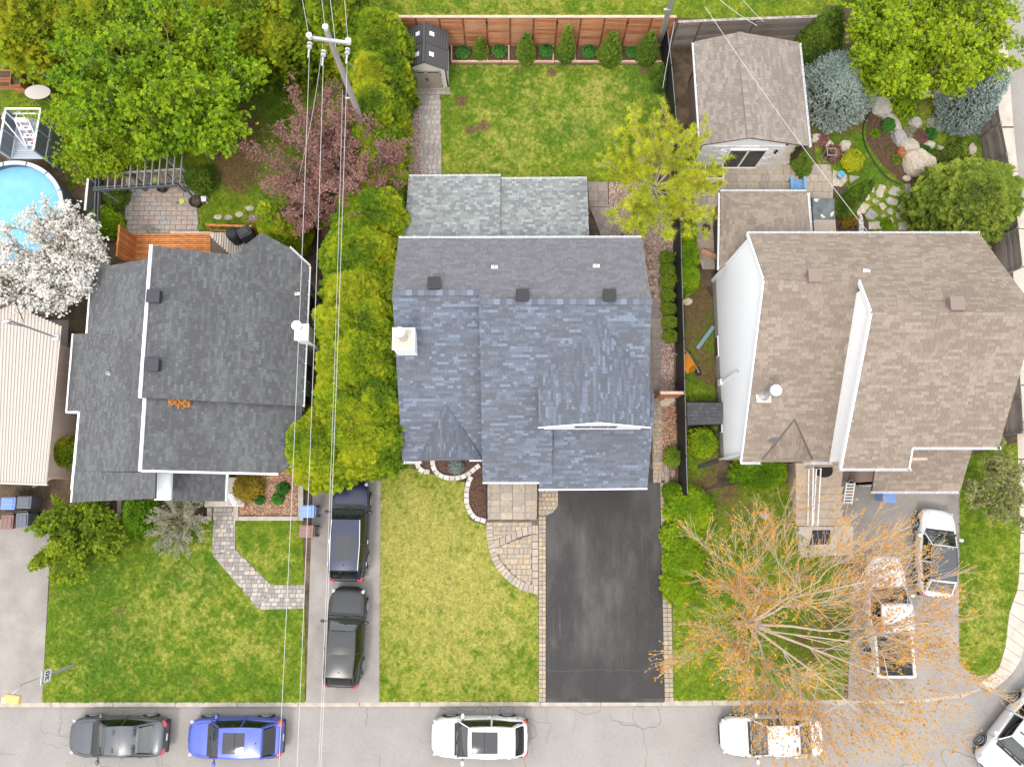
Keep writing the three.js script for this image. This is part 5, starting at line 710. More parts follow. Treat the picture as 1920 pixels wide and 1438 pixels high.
function car(name, label, o) {
  const t = thing(name, label, o.cat || 'car', V(0, 0, 0), o.group), { L, W, H } = o, pm = o.paint, hl = L / 2, hw = W / 2;
  const top = x => lerpTab(o.top, x / L), half = x => hw * lerpTab(o.plan, x / L), low = x => lerpTab([[-0.5, 0.42], [-0.45, 0.27], [0.44, 0.25], [0.5, 0.38]], x / L);
  const ring = x => { const w = half(x), y1 = top(x), y0 = low(x), m = y0 + (y1 - y0) * 0.52, s = [[0.80, y0], [0.95, y0 + 0.06], [1.0, m], [0.985, y1 - 0.15], [0.95, y1 - 0.055], [0.86, y1 - 0.008], [0.6, y1 + 0.022], [0.3, y1 + 0.036], [0, y1 + 0.04]]; const p = s.map(([a, b]) => [a * w, b]); return [...p, ...p.slice(0, -1).reverse().map(([a, b]) => [-a, b])]; };
  { const n = 44, pos = [], idx = [], k = 17; for (let i = 0; i <= n; i++) { const u = i / n, x = -hl + L * (u < 0.08 ? u * 0.5 : u > 0.92 ? 1 - (1 - u) * 0.5 : 0.04 + (u - 0.08) / 0.84 * 0.92); for (const [z, y] of ring(x)) pos.push(x, y, z); } for (let i = 0; i < n; i++) for (let j = 0; j < k - 1; j++) { const a = i * k + j, b = a + 1, c = a + k, d = c + 1; idx.push(a, b, c, b, d, c); } const cap = (o2, s) => { for (let j = 1; j < k - 1; j++) s > 0 ? idx.push(o2, o2 + j, o2 + j + 1) : idx.push(o2, o2 + j + 1, o2 + j); }; cap(0, -1); cap(n * k, 1); const g = new THREE.BufferGeometry(); g.setAttribute('position', new THREE.Float32BufferAttribute(pos, 3)); g.setIndex(idx); g.computeVertexNormals(); mk('body', g, pm, t); }
  const body = t.children[0], on = (x, f) => V(x, top(x) + (1 - Math.abs(f)) * 0.03 + 0.006, half(x) * f);
  // cabin
  const c = o.cabin, yb = x => top(x * L) - 0.02, wb = x => half(x * L) * 0.955, pt = (x, y, z) => V(x * L, y, z), rw = c.rw * hw;
  const FB = s => pt(c.f0, yb(c.f0), s * wb(c.f0) * 0.93), FT = s => pt(c.f1, H - 0.05, s * rw * 0.94), RT = s => pt(c.r1, H - 0.045 - (c.drop || 0), s * rw * 0.93), RB = s => pt(c.r0, yb(c.r0), s * wb(c.r0) * (c.rb || 0.9));
  const patch = (A, B, C, D, bulge, n = 8, off = 0, m = [0, 0, 0, 0]) => {    // A-B one side, D-C the other; m: margins
    const N = B.clone().sub(A).cross(D.clone().sub(A)).normalize(), mid = A.clone().add(B).add(C).add(D).multiplyScalar(0.25); if (N.dot(mid.clone().sub(V(mid.x * 0.6, 0.75, 0))) < 0) N.negate(); const pos = [], idx = [];
    for (let j = 0; j <= n; j++) for (let i = 0; i <= n; i++) { const u = m[0] + (1 - m[0] - m[1]) * i / n, v = m[2] + (1 - m[2] - m[3]) * j / n, p = A.clone().lerp(B, u).lerp(D.clone().lerp(C, u), v); p.addScaledVector(N, off + bulge * (1 - (2 * u - 1) ** 2) * (1 - 0.6 * (2 * v - 1) ** 2)); pos.push(p.x, p.y, p.z); }
    for (let j = 0; j < n; j++) for (let i = 0; i < n; i++) { const a = j * (n + 1) + i; idx.push(a, a + 1, a + n + 1, a + 1, a + n + 2, a + n + 1); } const g = new THREE.BufferGeometry(); g.setAttribute('position', new THREE.Float32BufferAttribute(pos, 3)); g.setIndex(idx); g.computeVertexNormals(); return g; };
  const rp = o.roofPaint || pm, bx = c.bx ?? (c.f1 + c.r1) / 2, B2 = s => pt(bx, H - 0.01, s * rw), BB = s => pt(bx, yb(bx), s * wb(bx));
  const roofA = patch(FT(-1), FT(1), B2(1), B2(-1), 0.05, 8), roofB = patch(B2(-1), B2(1), RT(1), RT(-1), 0.05, 8);
  mk('roof', G([roofA, roofB]), rp, t); const roof = t.children[t.children.length - 1];
  mk('cabin', G([patch(FB(-1), FB(1), FT(1), FT(-1), 0.05, 6, 0, [0, 0, 0.93, 0]), patch(RB(-1), RB(1), RT(1), RT(-1), 0.05, 6, 0, [0, 0, 0.88, 0]), patch(RB(-1), RB(1), RT(1), RT(-1), 0.05, 6, 0, [0, 0, 0, 0.9 - (c.rm || 0.12)]), ...[-1, 1].flatMap(s => [patch(FB(s), BB(s), B2(s), FT(s), 0.03, 4, 0, [0.93, 0, 0, 0]), patch(BB(s), RB(s), RT(s), B2(s), 0.03, 4, 0, [0.84, 0, 0, 0]), patch(BB(s), RB(s), RT(s), B2(s), 0.03, 4, 0, [0, 0.95, 0, 0]), patch(FB(s), BB(s), B2(s), FT(s), 0.03, 4, 0, [0, 0, 0.9, 0]), patch(BB(s), RB(s), RT(s), B2(s), 0.03, 4, 0, [0, 0, 0.88, 0])])]), pm, t);
  { const xa = c.r0 * L + 0.1, xb = c.f0 * L - 0.02, wm = wb((c.f0 + c.r0) / 2) * 0.9, yb2 = Math.max(top(xa), top(xb)) + 0.05; mk('interior', G([box(xb - xa, 0.02, wm * 2, (xa + xb) / 2, yb2, 0), rbox(0.3, 0.07, wm * 1.8, 0.03, xb - 0.3, yb2 + 0.04, 0)]), CM.inside, t); const sx = c.f1 * L - 0.35; for (const z of [-0.4, 0.4]) for (const x of o.bed ? [sx] : [sx, sx - 0.95]) { mk('seat', G([rbox(0.16, 0.32, 0.48, 0.06, x, yb2 + 0.17, z), rbox(0.1, 0.14, 0.24, 0.04, x - 0.03, yb2 + 0.36, z)]), CM.seat, t); } mk('steering_wheel', new THREE.TorusGeometry(0.17, 0.018, 6, 18).rotateY(Math.PI / 2).rotateZ(-0.5).translate(xb - 0.52, yb2 + 0.1, -0.4), CM.black, t); }
  mk('windshield', patch(FB(-1), FB(1), FT(1), FT(-1), 0.05, 10, 0.012, [0.04, 0.04, 0.03, 0.04]), CM.shield, t); mk('rear_window', patch(RB(-1), RB(1), RT(1), RT(-1), 0.05, 10, 0.012, [0.07, 0.07, c.rm || 0.12, 0.08]), o.shadeRear ? CM.shield : CM.glass, t);
  for (const s of [-1, 1]) { mk('side_window', patch(FB(s), BB(s), B2(s), FT(s), 0.03, 6, 0.012, [0.09, 0.03, 0.05, 0.08]), CM.glass, t); mk('side_window', patch(BB(s), RB(s), RT(s), B2(s), 0.03, 6, 0.012, [0.03, o.bed ? 0.15 : 0.16, 0.05, 0.1]), CM.glass, t);
    mk('pillar', tube([FB(s), FT(s)], [0.035, 0.03], 6), o.pillar || pm, t); mk('pillar', tube([RB(s), RT(s)], [0.05, 0.035], 6), pm, t); mk('roof_rail', tube([FT(s), B2(s), RT(s)].map(p => p.add(V(0, o.rails ? 0.035 : 0, 0))), o.rails ? 0.026 : 0.03, 6), o.rails || rp, t); }
  if (o.sunroof) mk('sunroof', patch(FT(-1), FT(1), RT(1), RT(-1), 0.066, 8, 0.012 + (o.sunLift || 0.012), o.sunroof), CM.roofGlass, roof);
  if (o.sunbar) mk('sunroof_bar', patch(FT(-1), FT(1), RT(1), RT(-1), 0.066, 6, 0.034, o.sunbar), CM.trim, roof);
  if (o.antenna !== false) { const p = pt(c.r1 + 0.05, H + 0.0, 0); mk('antenna', new THREE.ConeGeometry(0.035, 0.1, 6).translate(p.x, p.y + 0.05, 0), CM.black, roof); }
  // hood seams, cowl, lamps, mirrors, handles
  const hx0 = c.f0 * L + 0.1, hx1 = hl - 0.22; mk('hood_seam', G([...[-1, 1].map(s => tube([on(hx0, s * 0.82), on((hx0 + hx1) / 2, s * 0.8), on(hx1, s * 0.7)], 0.006, 4)), tube([on(hx1, -0.7), on(hl - 0.15, 0), on(hx1, 0.7)], 0.006, 4)]), CM.seam, body);
  mk('cowl', patch(V(hx0 + 0.02, top(hx0) + 0.045, -half(hx0) * 0.78), V(hx0 + 0.02, top(hx0) + 0.045, half(hx0) * 0.78), V(hx0 - 0.1, top(hx0) + 0.05, half(hx0) * 0.8), V(hx0 - 0.1, top(hx0) + 0.05, -half(hx0) * 0.8), 0.01, 4), CM.trim, t);
  mk('wiper', G([-0.25, 0.3].map(z => tube([FB(0.0).lerp(FT(0), 0.06).add(V(0.05, 0.06, z * hw * 1.2)), FB(0).lerp(FT(0), 0.14).add(V(0.03, 0.07, z * hw * 1.2 + 0.45))], 0.012, 4))), CM.black, t);
  if (o.lines) mk('hood_crease', G([-1, 1].map(s => tube([on(hx0, s * 0.45), on(hx1, s * 0.3)], 0.007, 4))), pm, body);
  for (const s of [-1, 1]) {
    const xh = hl - 0.27, lamp = new THREE.SphereGeometry(1, 12, 8).scale(0.22, 0.06, 0.1).rotateY(s * -0.55).translate(xh, top(xh) - 0.1, s * half(xh) * 0.86); mk('headlight', lamp, CM.lamp, t);
    const xt = -hl + 0.13; mk('taillight', new THREE.SphereGeometry(1, 12, 8).scale(0.15, o.tailH || 0.1, 0.2).rotateY(s * 0.5).translate(xt, top(xt) - 0.14, s * half(xt) * 0.84), CM.red, t);
    const xm = c.f0 * L - 0.28; const mr = mk('wing_mirror', new THREE.SphereGeometry(1, 12, 8).scale(0.085, 0.075, 0.13).translate(xm, top(xm) + 0.1, s * (half(xm) + 0.13)), o.mirror || pm, t); mk('mirror_arm', tube([V(xm, top(xm) + 0.03, s * half(xm) * 0.93), V(xm, top(xm) + 0.07, s * (half(xm) + 0.06))], 0.03, 5), CM.black, mr);
    const dl = []; for (const xd of [c.f0 * L - 0.12, bx * L, c.r0 * L + 0.35]) dl.push(tube([V(xd, 0.38, s * (half(xd) + 0.003)), V(xd, top(xd) - 0.18, s * (half(xd) + 0.002)), V(xd, top(xd) - 0.06, s * half(xd) * 0.955)], 0.007, 4)); mk('door_seam', G(dl), CM.seam, body);
    for (const xd of [bx * L + 0.12, c.r0 * L + 0.75]) mk('door_handle', rbox(0.2, 0.03, 0.035, 0.012, xd, top(xd) - 0.16, s * (half(xd) + 0.008)), o.handle || pm, t);
    for (const xw of [o.wf, o.wr]) { const wr = o.wheel || 0.34, z = s * (hw - 0.11), g = new THREE.TorusGeometry(wr - 0.085, 0.095, 10, 26).translate(xw, wr, z); const tyre = mk('tyre', G([g, cyl(wr - 0.03, wr - 0.03, 0.19, 0, 0, 0, 24).rotateX(Math.PI / 2).translate(xw, wr, z)]), CM.tyre, t); const rimG = [cyl(0.09, 0.09, 0.03, 0, 0, 0, 14).rotateX(Math.PI / 2).translate(xw, wr, z + s * 0.11), new THREE.TorusGeometry(wr - 0.11, 0.02, 6, 24).translate(xw, wr, z + s * 0.105)]; for (let k = 0; k < 7; k++) { const a = k / 7 * 6.283; rimG.push(bar(V(xw, wr, z + s * 0.112), V(xw + Math.cos(a) * (wr - 0.11), wr + Math.sin(a) * (wr - 0.11), z + s * 0.105), 0.05, 0.03)); } mk('rim', G(rimG), CM.rim, tyre); mk('wheel_arch', new THREE.TorusGeometry(wr + 0.035, 0.035, 8, 20, Math.PI).translate(xw, wr, s * (half(xw) - 0.01)), o.arch || CM.black, t); }
  }
  mk('grille', rbox(0.06, 0.2, W * 0.46, 0.02, hl - 0.01, top(hl) - 0.12, 0), CM.trim, t); mk('licence_plate', rbox(0.02, 0.14, 0.32, 0.005, -hl - 0.012, 0.72, 0), CM.plate, t); mk('bumper', rbox(0.16, 0.16, W * 0.82, 0.06, -hl + 0.05, 0.47, 0), o.bumper || CM.trim, t); mk('underbody', box(L * 0.9, 0.18, W * 0.78, 0, 0.28, 0), CM.black, t);
  if (o.bed) { const b0 = -hl + 0.1, b1 = c.r0 * L - 0.05, w = hw * 0.84; mk('bed_liner', G([box(b1 - b0, 0.02, w * 2, (b0 + b1) / 2, top(b0 + 0.3) + 0.052, 0)]), CM.trim, t); for (const s of [-1, 1]) mk('bed_rail', rbox(b1 - b0 + 0.1, 0.16, 0.14, 0.04, (b0 + b1) / 2, top(b0 + 0.3) + 0.1, s * (w + 0.05)), pm, t); mk('tailgate', rbox(0.12, 0.16, w * 2, 0.04, b0 - 0.02, top(b0 + 0.3) + 0.1, 0), pm, t); for (let k = 0; k < 7; k++) mk('bed_rib', rbox(b1 - b0 - 0.2, 0.02, 0.09, 0.008, (b0 + b1) / 2, top(b0 + 0.3) + 0.072, (k - 3) * 0.22), CM.trim, t); }
  const g = P(o.at[0], o.at[1], 0.55); t.position.set(g.x, o.y ?? 0.018, g.z); t.rotation.y = o.turn; return t;
}
const sedanPlan = [[-0.5, 0.62], [-0.485, 0.74], [-0.455, 0.86], [-0.40, 0.945], [-0.3, 0.985], [0, 1], [0.25, 0.99], [0.36, 0.955], [0.42, 0.89], [0.465, 0.76], [0.49, 0.6], [0.5, 0.48]], suvPlan = [[-0.5, 0.70], [-0.485, 0.82], [-0.45, 0.92], [-0.38, 0.97], [-0.2, 0.995], [0, 1], [0.25, 0.99], [0.37, 0.955], [0.43, 0.885], [0.47, 0.76], [0.49, 0.63], [0.5, 0.52]];
const sedanTop = [[-0.5, 0.78], [-0.485, 0.96], [-0.44, 1.02], [-0.3, 1.0], [-0.1, 0.96], [0.2, 0.95], [0.32, 0.9], [0.43, 0.8], [0.485, 0.68], [0.5, 0.6]], suvTop = [[-0.5, 0.92], [-0.488, 1.06], [-0.44, 1.1], [-0.1, 1.06], [0.2, 1.06], [0.32, 1.02], [0.44, 0.93], [0.485, 0.8], [0.5, 0.68]];
const west = Math.PI, north = Math.PI / 2;
car('parked_car', 'dark grey sedan parked at the kerb', { L: 4.75, W: 1.86, H: 1.45, top: sedanTop, plan: sedanPlan, paint: paint([.07, .076, .09], 0.4), cabin: { f0: 0.21, f1: 0.05, r1: -0.24, r0: -0.41, rw: 0.72, rm: 0.1, drop: 0.1 }, shadeRear: true, wf: 1.42, wr: -1.4, at: [221, 1381], turn: west, y: -0.118, lines: true, antenna: false });
car('parked_car', 'blue crossover with dark sunroof parked at the kerb', { L: 4.6, W: 1.88, H: 1.66, top: suvTop, plan: suvPlan, paint: paint([.055, .085, .40], 0.3), cabin: { f0: 0.24, f1: 0.105, r1: -0.33, r0: -0.455, rw: 0.74, rm: 0.1 }, sunroof: [0.14, 0.14, 0.10, 0.38], sunbar: [0.14, 0.14, 0.38, 0.605], wf: 1.42, wr: -1.35, wheel: 0.37, at: [442, 1382], turn: west, y: -0.118, tailH: 0.14, lines: true });
car('parked_car', 'white crossover with dark sunroof parked at the kerb', { L: 4.65, W: 1.88, H: 1.66, top: suvTop, plan: suvPlan, paint: paint([.66, .66, .67], 0), cabin: { f0: 0.23, f1: 0.10, r1: -0.36, r0: -0.47, rw: 0.74, rm: 0.1 }, sunroof: [0.13, 0.13, 0.06, 0.36], sunbar: [0.12, 0.12, 0.34, 0.645], rails: CM.chrome, wf: 1.42, wr: -1.35, wheel: 0.37, at: [899, 1381], turn: west, y: -0.118, tailH: 0.12 });
car('parked_car', 'white car parked at the kerb under the budding tree', { L: 4.9, W: 1.88, H: 1.5, top: sedanTop, plan: sedanPlan, paint: paint([.66, .66, .67], 0), cabin: { f0: 0.22, f1: 0.07, r1: -0.22, r0: -0.38, rw: 0.72, rm: 0.1, drop: 0.08 }, wf: 1.45, wr: -1.42, at: [1446, 1380], turn: west, y: -0.118 });
car('parked_car', 'white car waiting at the street corner by the sidewalk', { L: 4.6, W: 1.86, H: 1.55, top: suvTop, plan: suvPlan, paint: paint([.66, .66, .67], 0), cabin: { f0: 0.23, f1: 0.09, r1: -0.34, r0: -0.46, rw: 0.73 }, wf: 1.42, wr: -1.35, at: [1908, 1375], turn: Math.PI + 0.82, y: -0.118 });
car('parked_car', 'midnight blue three row vehicle tucked under the cedar hedge', { cat: 'car', L: 4.95, W: 1.93, H: 1.74, top: suvTop.map(([x, y]) => [x, y + 0.04]), plan: suvPlan, paint: paint([.012, .018, .05], 0.4), cabin: { f0: 0.24, f1: 0.11, r1: -0.38, r0: -0.48, rw: 0.76, rm: 0.1 }, sunroof: [0.08, 0.08, 0.30, 0.20], sunLift: 0.006, rails: CM.chrome, wf: 1.5, wr: -1.45, wheel: 0.38, at: [657, 994], turn: north - 0.015, handle: CM.chrome, tailH: 0.16 });
car('parked_car', 'black crossover parked nearest the street in the middle driveway', { L: 4.7, W: 1.88, H: 1.66, top: suvTop, plan: suvPlan, paint: paint([.02, .021, .024], 0.4), cabin: { f0: 0.22, f1: 0.08, r1: -0.37, r0: -0.475, rw: 0.74, rm: 0.12 }, sunroof: [0.18, 0.18, 0.12, 0.66], sunLift: 0.004, wf: 1.45, wr: -1.38, wheel: 0.37, at: [649, 1192], turn: north - 0.04, tailH: 0.12, lines: true });
car('parked_car', 'white hatchback with black roof near the corner garage', { L: 4.3, W: 1.8, H: 1.52, top: suvTop.map(([x, y]) => [x, y - 0.06]), plan: sedanPlan, paint: paint([.66, .66, .67], 0), roofPaint: paint([.05, .054, .065], 0.3), cabin: { f0: 0.24, f1: 0.08, r1: -0.30, r0: -0.46, rw: 0.70, rm: 0.1 }, shadeRear: true, wf: 1.32, wr: -1.28, at: [1752, 1036], turn: north - 0.12 });
car('pickup_truck', 'white pickup truck under the budding tree branches', { cat: 'truck', L: 5.75, W: 1.98, H: 1.9, top: [[-0.5, 1.0], [-0.49, 1.12], [-0.1, 1.14], [0.22, 1.14], [0.34, 1.12], [0.45, 1.04], [0.485, 0.95], [0.5, 0.8]], plan: suvPlan, paint: paint([.66, .66, .67], 0), cabin: { f0: 0.22, f1: 0.11, r1: -0.12, r0: -0.15, rw: 0.78, rm: 0.2, rb: 0.86, bx: 0.0 }, bed: true, wf: 1.85, wr: -1.75, wheel: 0.42, at: [1659, 1152], turn: north, tailH: 0.2, antenna: false });
// ---------- fences ----------
const cedarBoard = [0, 1, 2, 3].map(i => timber([[.40, .165, .075], [.46, .20, .10], [.36, .14, .06], [.43, .22, .13]][i], 0.45, 180 + i)), greyBoard = [0, 1, 2].map(i => timber([[.24, .205, .18], [.30, .26, .235], [.19, .165, .15]][i], 0.55, 185 + i)), postWood = timber([.20, .075, .03], 0.4, 189), pinkCap = timber([.50, .36, .27], 0.3, 190), orangeWood = [0, 1, 2].map(i => timber([[.46, .175, .05], [.52, .21, .07], [.40, .14, .04]][i], 0.45, 191 + i));
function boardFence(t, pts, h, o) {             // posts at the points, horizontal boards between, a cap along the top
  let n = 0; const r = rng(o.seed);
  for (let i = 0; i < pts.length; i++) {
    const p = pts[i]; mk('post', box(0.11, h + 0.02, 0.11, p.x, h / 2, p.z, 0), o.post, t); if (i === pts.length - 1) break; const q = pts[i + 1], d = q.clone().sub(p).normalize(), s = V(-d.z, 0, d.x).multiplyScalar(o.side || 1), len = p.distanceTo(q);
    for (let k = 0; k < o.rows; k++) { const y = (k + 0.5) / o.rows * (h - 0.06) + 0.03, a = p.clone().addScaledVector(d, 0.02).addScaledVector(s, -0.035 + (r() - 0.5) * 0.008), b = q.clone().addScaledVector(d, -0.02).addScaledVector(s, -0.035 + (r() - 0.5) * 0.008); a.y = y + (r() - 0.5) * 0.006; b.y = y + (r() - 0.5) * 0.006; mk('board', bar(a, b, 0.022, h / o.rows - 0.014), o.boards[Math.floor(r() * o.boards.length)], t); }
    if (o.cap) { const a = p.clone(), b = q.clone(); a.y = b.y = h + 0.03; mk('cap_rail', bar(a, b, 0.15, 0.04), o.cap, t); }
  }
}
{
  const t = thing('wooden_fence', 'stained cedar fence with horizontal boards behind the back lawn', 'fence', P(1000, 90)); const z = P(1000, 86).z, pts = []; for (let i = 0; i <= 12; i++) pts.push(V(-6.5 + i * 1.28, 0, z + 0.0 * i)); boardFence(t, pts, 2.55, { rows: 16, boards: cedarBoard, post: postWood, cap: pinkCap, seed: 601, side: -1 });
  for (const [i, k] of [3, 6, 9].entries()) mk('lamp_knob', cyl(0.04, 0.05, 0.08, -6.5 + (k + 1) * 1.28, 2.2, z + 0.09, 8), M.blackMetal, t);
  const g = thing('grey_fence', 'weathered grey board fence behind the garden house', 'fence', P(1400, 80)); boardFence(g, [P(1257, 86), P(1298, 84), P(1395, 80), P(1500, 76), P(1530, 70)], 2.1, { rows: 11, boards: greyBoard, post: timber([.13, .10, .085], 0.4, 195), cap: greyBoard[1], seed: 602, side: -1 });
  const s = thing('street_fence', 'weathered grey board fence along the street sidewalk', 'fence', P(1835, 260)); boardFence(s, [P(1812, 150), P(1825, 208), P(1836, 262), P(1847, 318), P(1858, 380), P(1866, 450), P(1873, 520)], 1.9, { rows: 9, boards: greyBoard, post: greyBoard[2], seed: 603, side: 1 });
  const s2 = thing('street_fence', 'short run of weathered grey fence behind the brown roofed gable', 'fence', P(1880, 760)); boardFence(s2, [P(1878, 690), P(1882, 750), P(1885, 815), P(1925, 812)], 1.4, { rows: 7, boards: greyBoard, post: greyBoard[2], seed: 604, side: 1 });
  const b = thing('black_fence', 'tall black slatted fence between blue and brown roofed houses', 'fence', P(1265, 600)); const bp = [[1238, 92], [1246, 160], [1252, 230], [1257, 300], [1260, 370], [1262, 440], [1263, 510], [1265, 580], [1267, 650], [1268, 720], [1270, 790], [1271, 860], [1273, 928]].map(q => P(...q)); const blk = std([.010, .010, .012], 0.6);
  bp.forEach((p, i) => { mk('post', box(0.07, 1.98, 0.07, p.x, 0.99, p.z), blk, b); const q = bp[i + 1]; if (!q) return; for (const y of [0.12, 1.86]) { const a = p.clone(), c = q.clone(); a.y = c.y = y; mk('rail', bar(a, c, 0.04, 0.05), blk, b); } const n = 15; const L = []; for (let k = 0; k < n; k++) { const c = p.clone().lerp(q, (k + 0.5) / n); L.push(box(0.018, 1.74, p.distanceTo(q) / n - 0.01, c.x, 0.99, c.z, Math.atan2(q.x - p.x, q.z - p.z))); } mk('slat_panel', G(L), blk, b); const a = p.clone(), c = q.clone(); a.y = c.y = 1.93; mk('top_rail', bar(a, c, 0.03, 0.03), std([.16, .16, .17], 0.5), b); });
  const w = thing('wooden_gate', 'cedar gate panel between blue house and black fence', 'gate', P(1250, 745)); boardFence(w, [P(1226, 746), P(1269, 746)], 1.75, { rows: 10, boards: cedarBoard, post: postWood, cap: pinkCap, seed: 605, side: -1 });
}
// raised bed timbers
{
  const t = thing('timber_edging', 'pinkish timber edging of the fence bed', 'edging', P(1040, 118)); const a = [846, 940, 1040, 1140, 1240]; for (let i = 0; i < 4; i++) for (const [dy, y] of [[0, 0.05], [-0.0, 0.15]]) mk('timber', bar(P(a[i] + 0.5, 118).add(V(0, y, y * 0.02)), P(a[i + 1] - 0.5, 118).add(V(0, y, y * 0.02)), 0.1, 0.094), y > 0.1 ? pinkCap : cedarBoard[i % 4], t);
  for (const x of [847, 914, 954, 1001, 1037, 1078, 1126]) mk('divider', bar(P(x, 88).add(V(0, 0.12, 0)), P(x, 115.5).add(V(0, 0.12, 0)), 0.07, 0.1), pinkCap, t);
}
// ---------- garden shed ----------
{
  const z1 = -23.3, z0 = -25.5, x0 = -5.82, x1 = -3.6, xm = (x0 + x1) / 2, he = 1.9, ha = 2.6, t = thing('garden_shed', 'resin garden shed with dark roof and taupe double doors', 'shed', V(xm, 0, z1 - 1)), wm = std([.55, .53, .48], 0.7), dm = [std([.30, .265, .215], 0.65), std([.285, .25, .205], 0.65)], rm = [std([.036, .033, .034], 0.55), std([.042, .039, .04], 0.55)];
  wallFace(t, 'front_wall', V(x0, 0, z1), V(x1, 0, z1), [[0, he], [0.5, ha - 0.05], [1, he]], { mat: wm, thick: 0.06 }); wallFace(t, 'wall', V(x0, 0, z0), V(x0, 0, z1), [[0, he], [1, he]], { mat: wm, thick: 0.06 }); wallFace(t, 'wall', V(x1, 0, z0), V(x1, 0, z1), [[0, he], [1, he]], { mat: wm, flip: true, thick: 0.06 }); wallFace(t, 'wall', V(x0, 0, z0), V(x1, 0, z0), [[0, he], [0.5, ha], [1, he]], { mat: wm, flip: true, thick: 0.06 });
  for (const s of [-1, 1]) { const e = xm + s * (x1 - xm + 0.12), rib = []; for (const [k, za, zb] of [[0, z0 - 0.06, (z0 + z1) / 2 - 0.02], [1, (z0 + z1) / 2 + 0.02, z1 + 0.1]]) { const a = V(xm, ha + 0.02, za), b = V(xm, ha + 0.02, zb), c = V(e, he - 0.05, zb), d = V(e, he - 0.05, za); const pn = slabPoly(s > 0 ? [a, b, c, d] : [a, d, c, b], 0.05, rm[k], 'roof_panel', t); for (let j = 0; j < 9; j++) { const f = (j + 0.5) / 9; rib.push(bar(a.clone().lerp(d, f).add(V(0, 0.008, 0)), b.clone().lerp(c, f).add(V(0, 0.008, 0)), 0.05, 0.014)); } const f = 0.22, q = (u, v) => a.clone().lerp(d, u).lerp(b.clone().lerp(c, u), v); const sk = [q(f, 0.38), q(f, 0.58), q(f + 0.19, 0.58), q(f + 0.19, 0.38)].map(p => p.add(V(0, 0.035, 0))); slabPoly(s > 0 ? sk : sk.reverse(), 0.03, M.white, 'skylight', pn); } mk('roof_ribs', G(rib), rm[1], t); }
  mk('ridge_cap', bar(V(xm, ha + 0.05, z0 - 0.06), V(xm, ha + 0.05, z1 + 0.1), 0.12, 0.05), rm[1], t); mk('roof_seam', G([-1, 1].map(s => bar(V(xm, ha + 0.03, (z0 + z1) / 2), V(xm + s * 1.22, he - 0.03, (z0 + z1) / 2), 0.05, 0.03))), rm[0], t);
  for (const s of [-1, 1]) { const d = mk('door', rbox(0.78, 1.68, 0.05, 0.015, xm + s * 0.4, 0.88, z1 + 0.03), dm[0], t); for (let k = 0; k < 5; k++) mk('door_groove', box(0.012, 1.3, 0.012, xm + s * 0.4 + (k - 2) * 0.14, 0.75, z1 + 0.056), dm[1], d); for (let k = 0; k < 4; k++) mk('door_window', box(0.12, 0.1, 0.012, xm + s * 0.4 + (k - 1.5) * 0.155, 1.6, z1 + 0.057), M.glass, d); mk('handle', rbox(0.05, 0.2, 0.06, 0.015, xm + s * 0.05, 0.95, z1 + 0.08), M.blackMetal, d); for (const y of [0.3, 1.4]) mk('hinge', box(0.04, 0.08, 0.03, xm + s * 0.8, y, z1 + 0.06), M.blackMetal, d); }
  mk('sill', box(1.8, 0.06, 0.16, xm, 0.05, z1 + 0.06), dm[1], t);
}
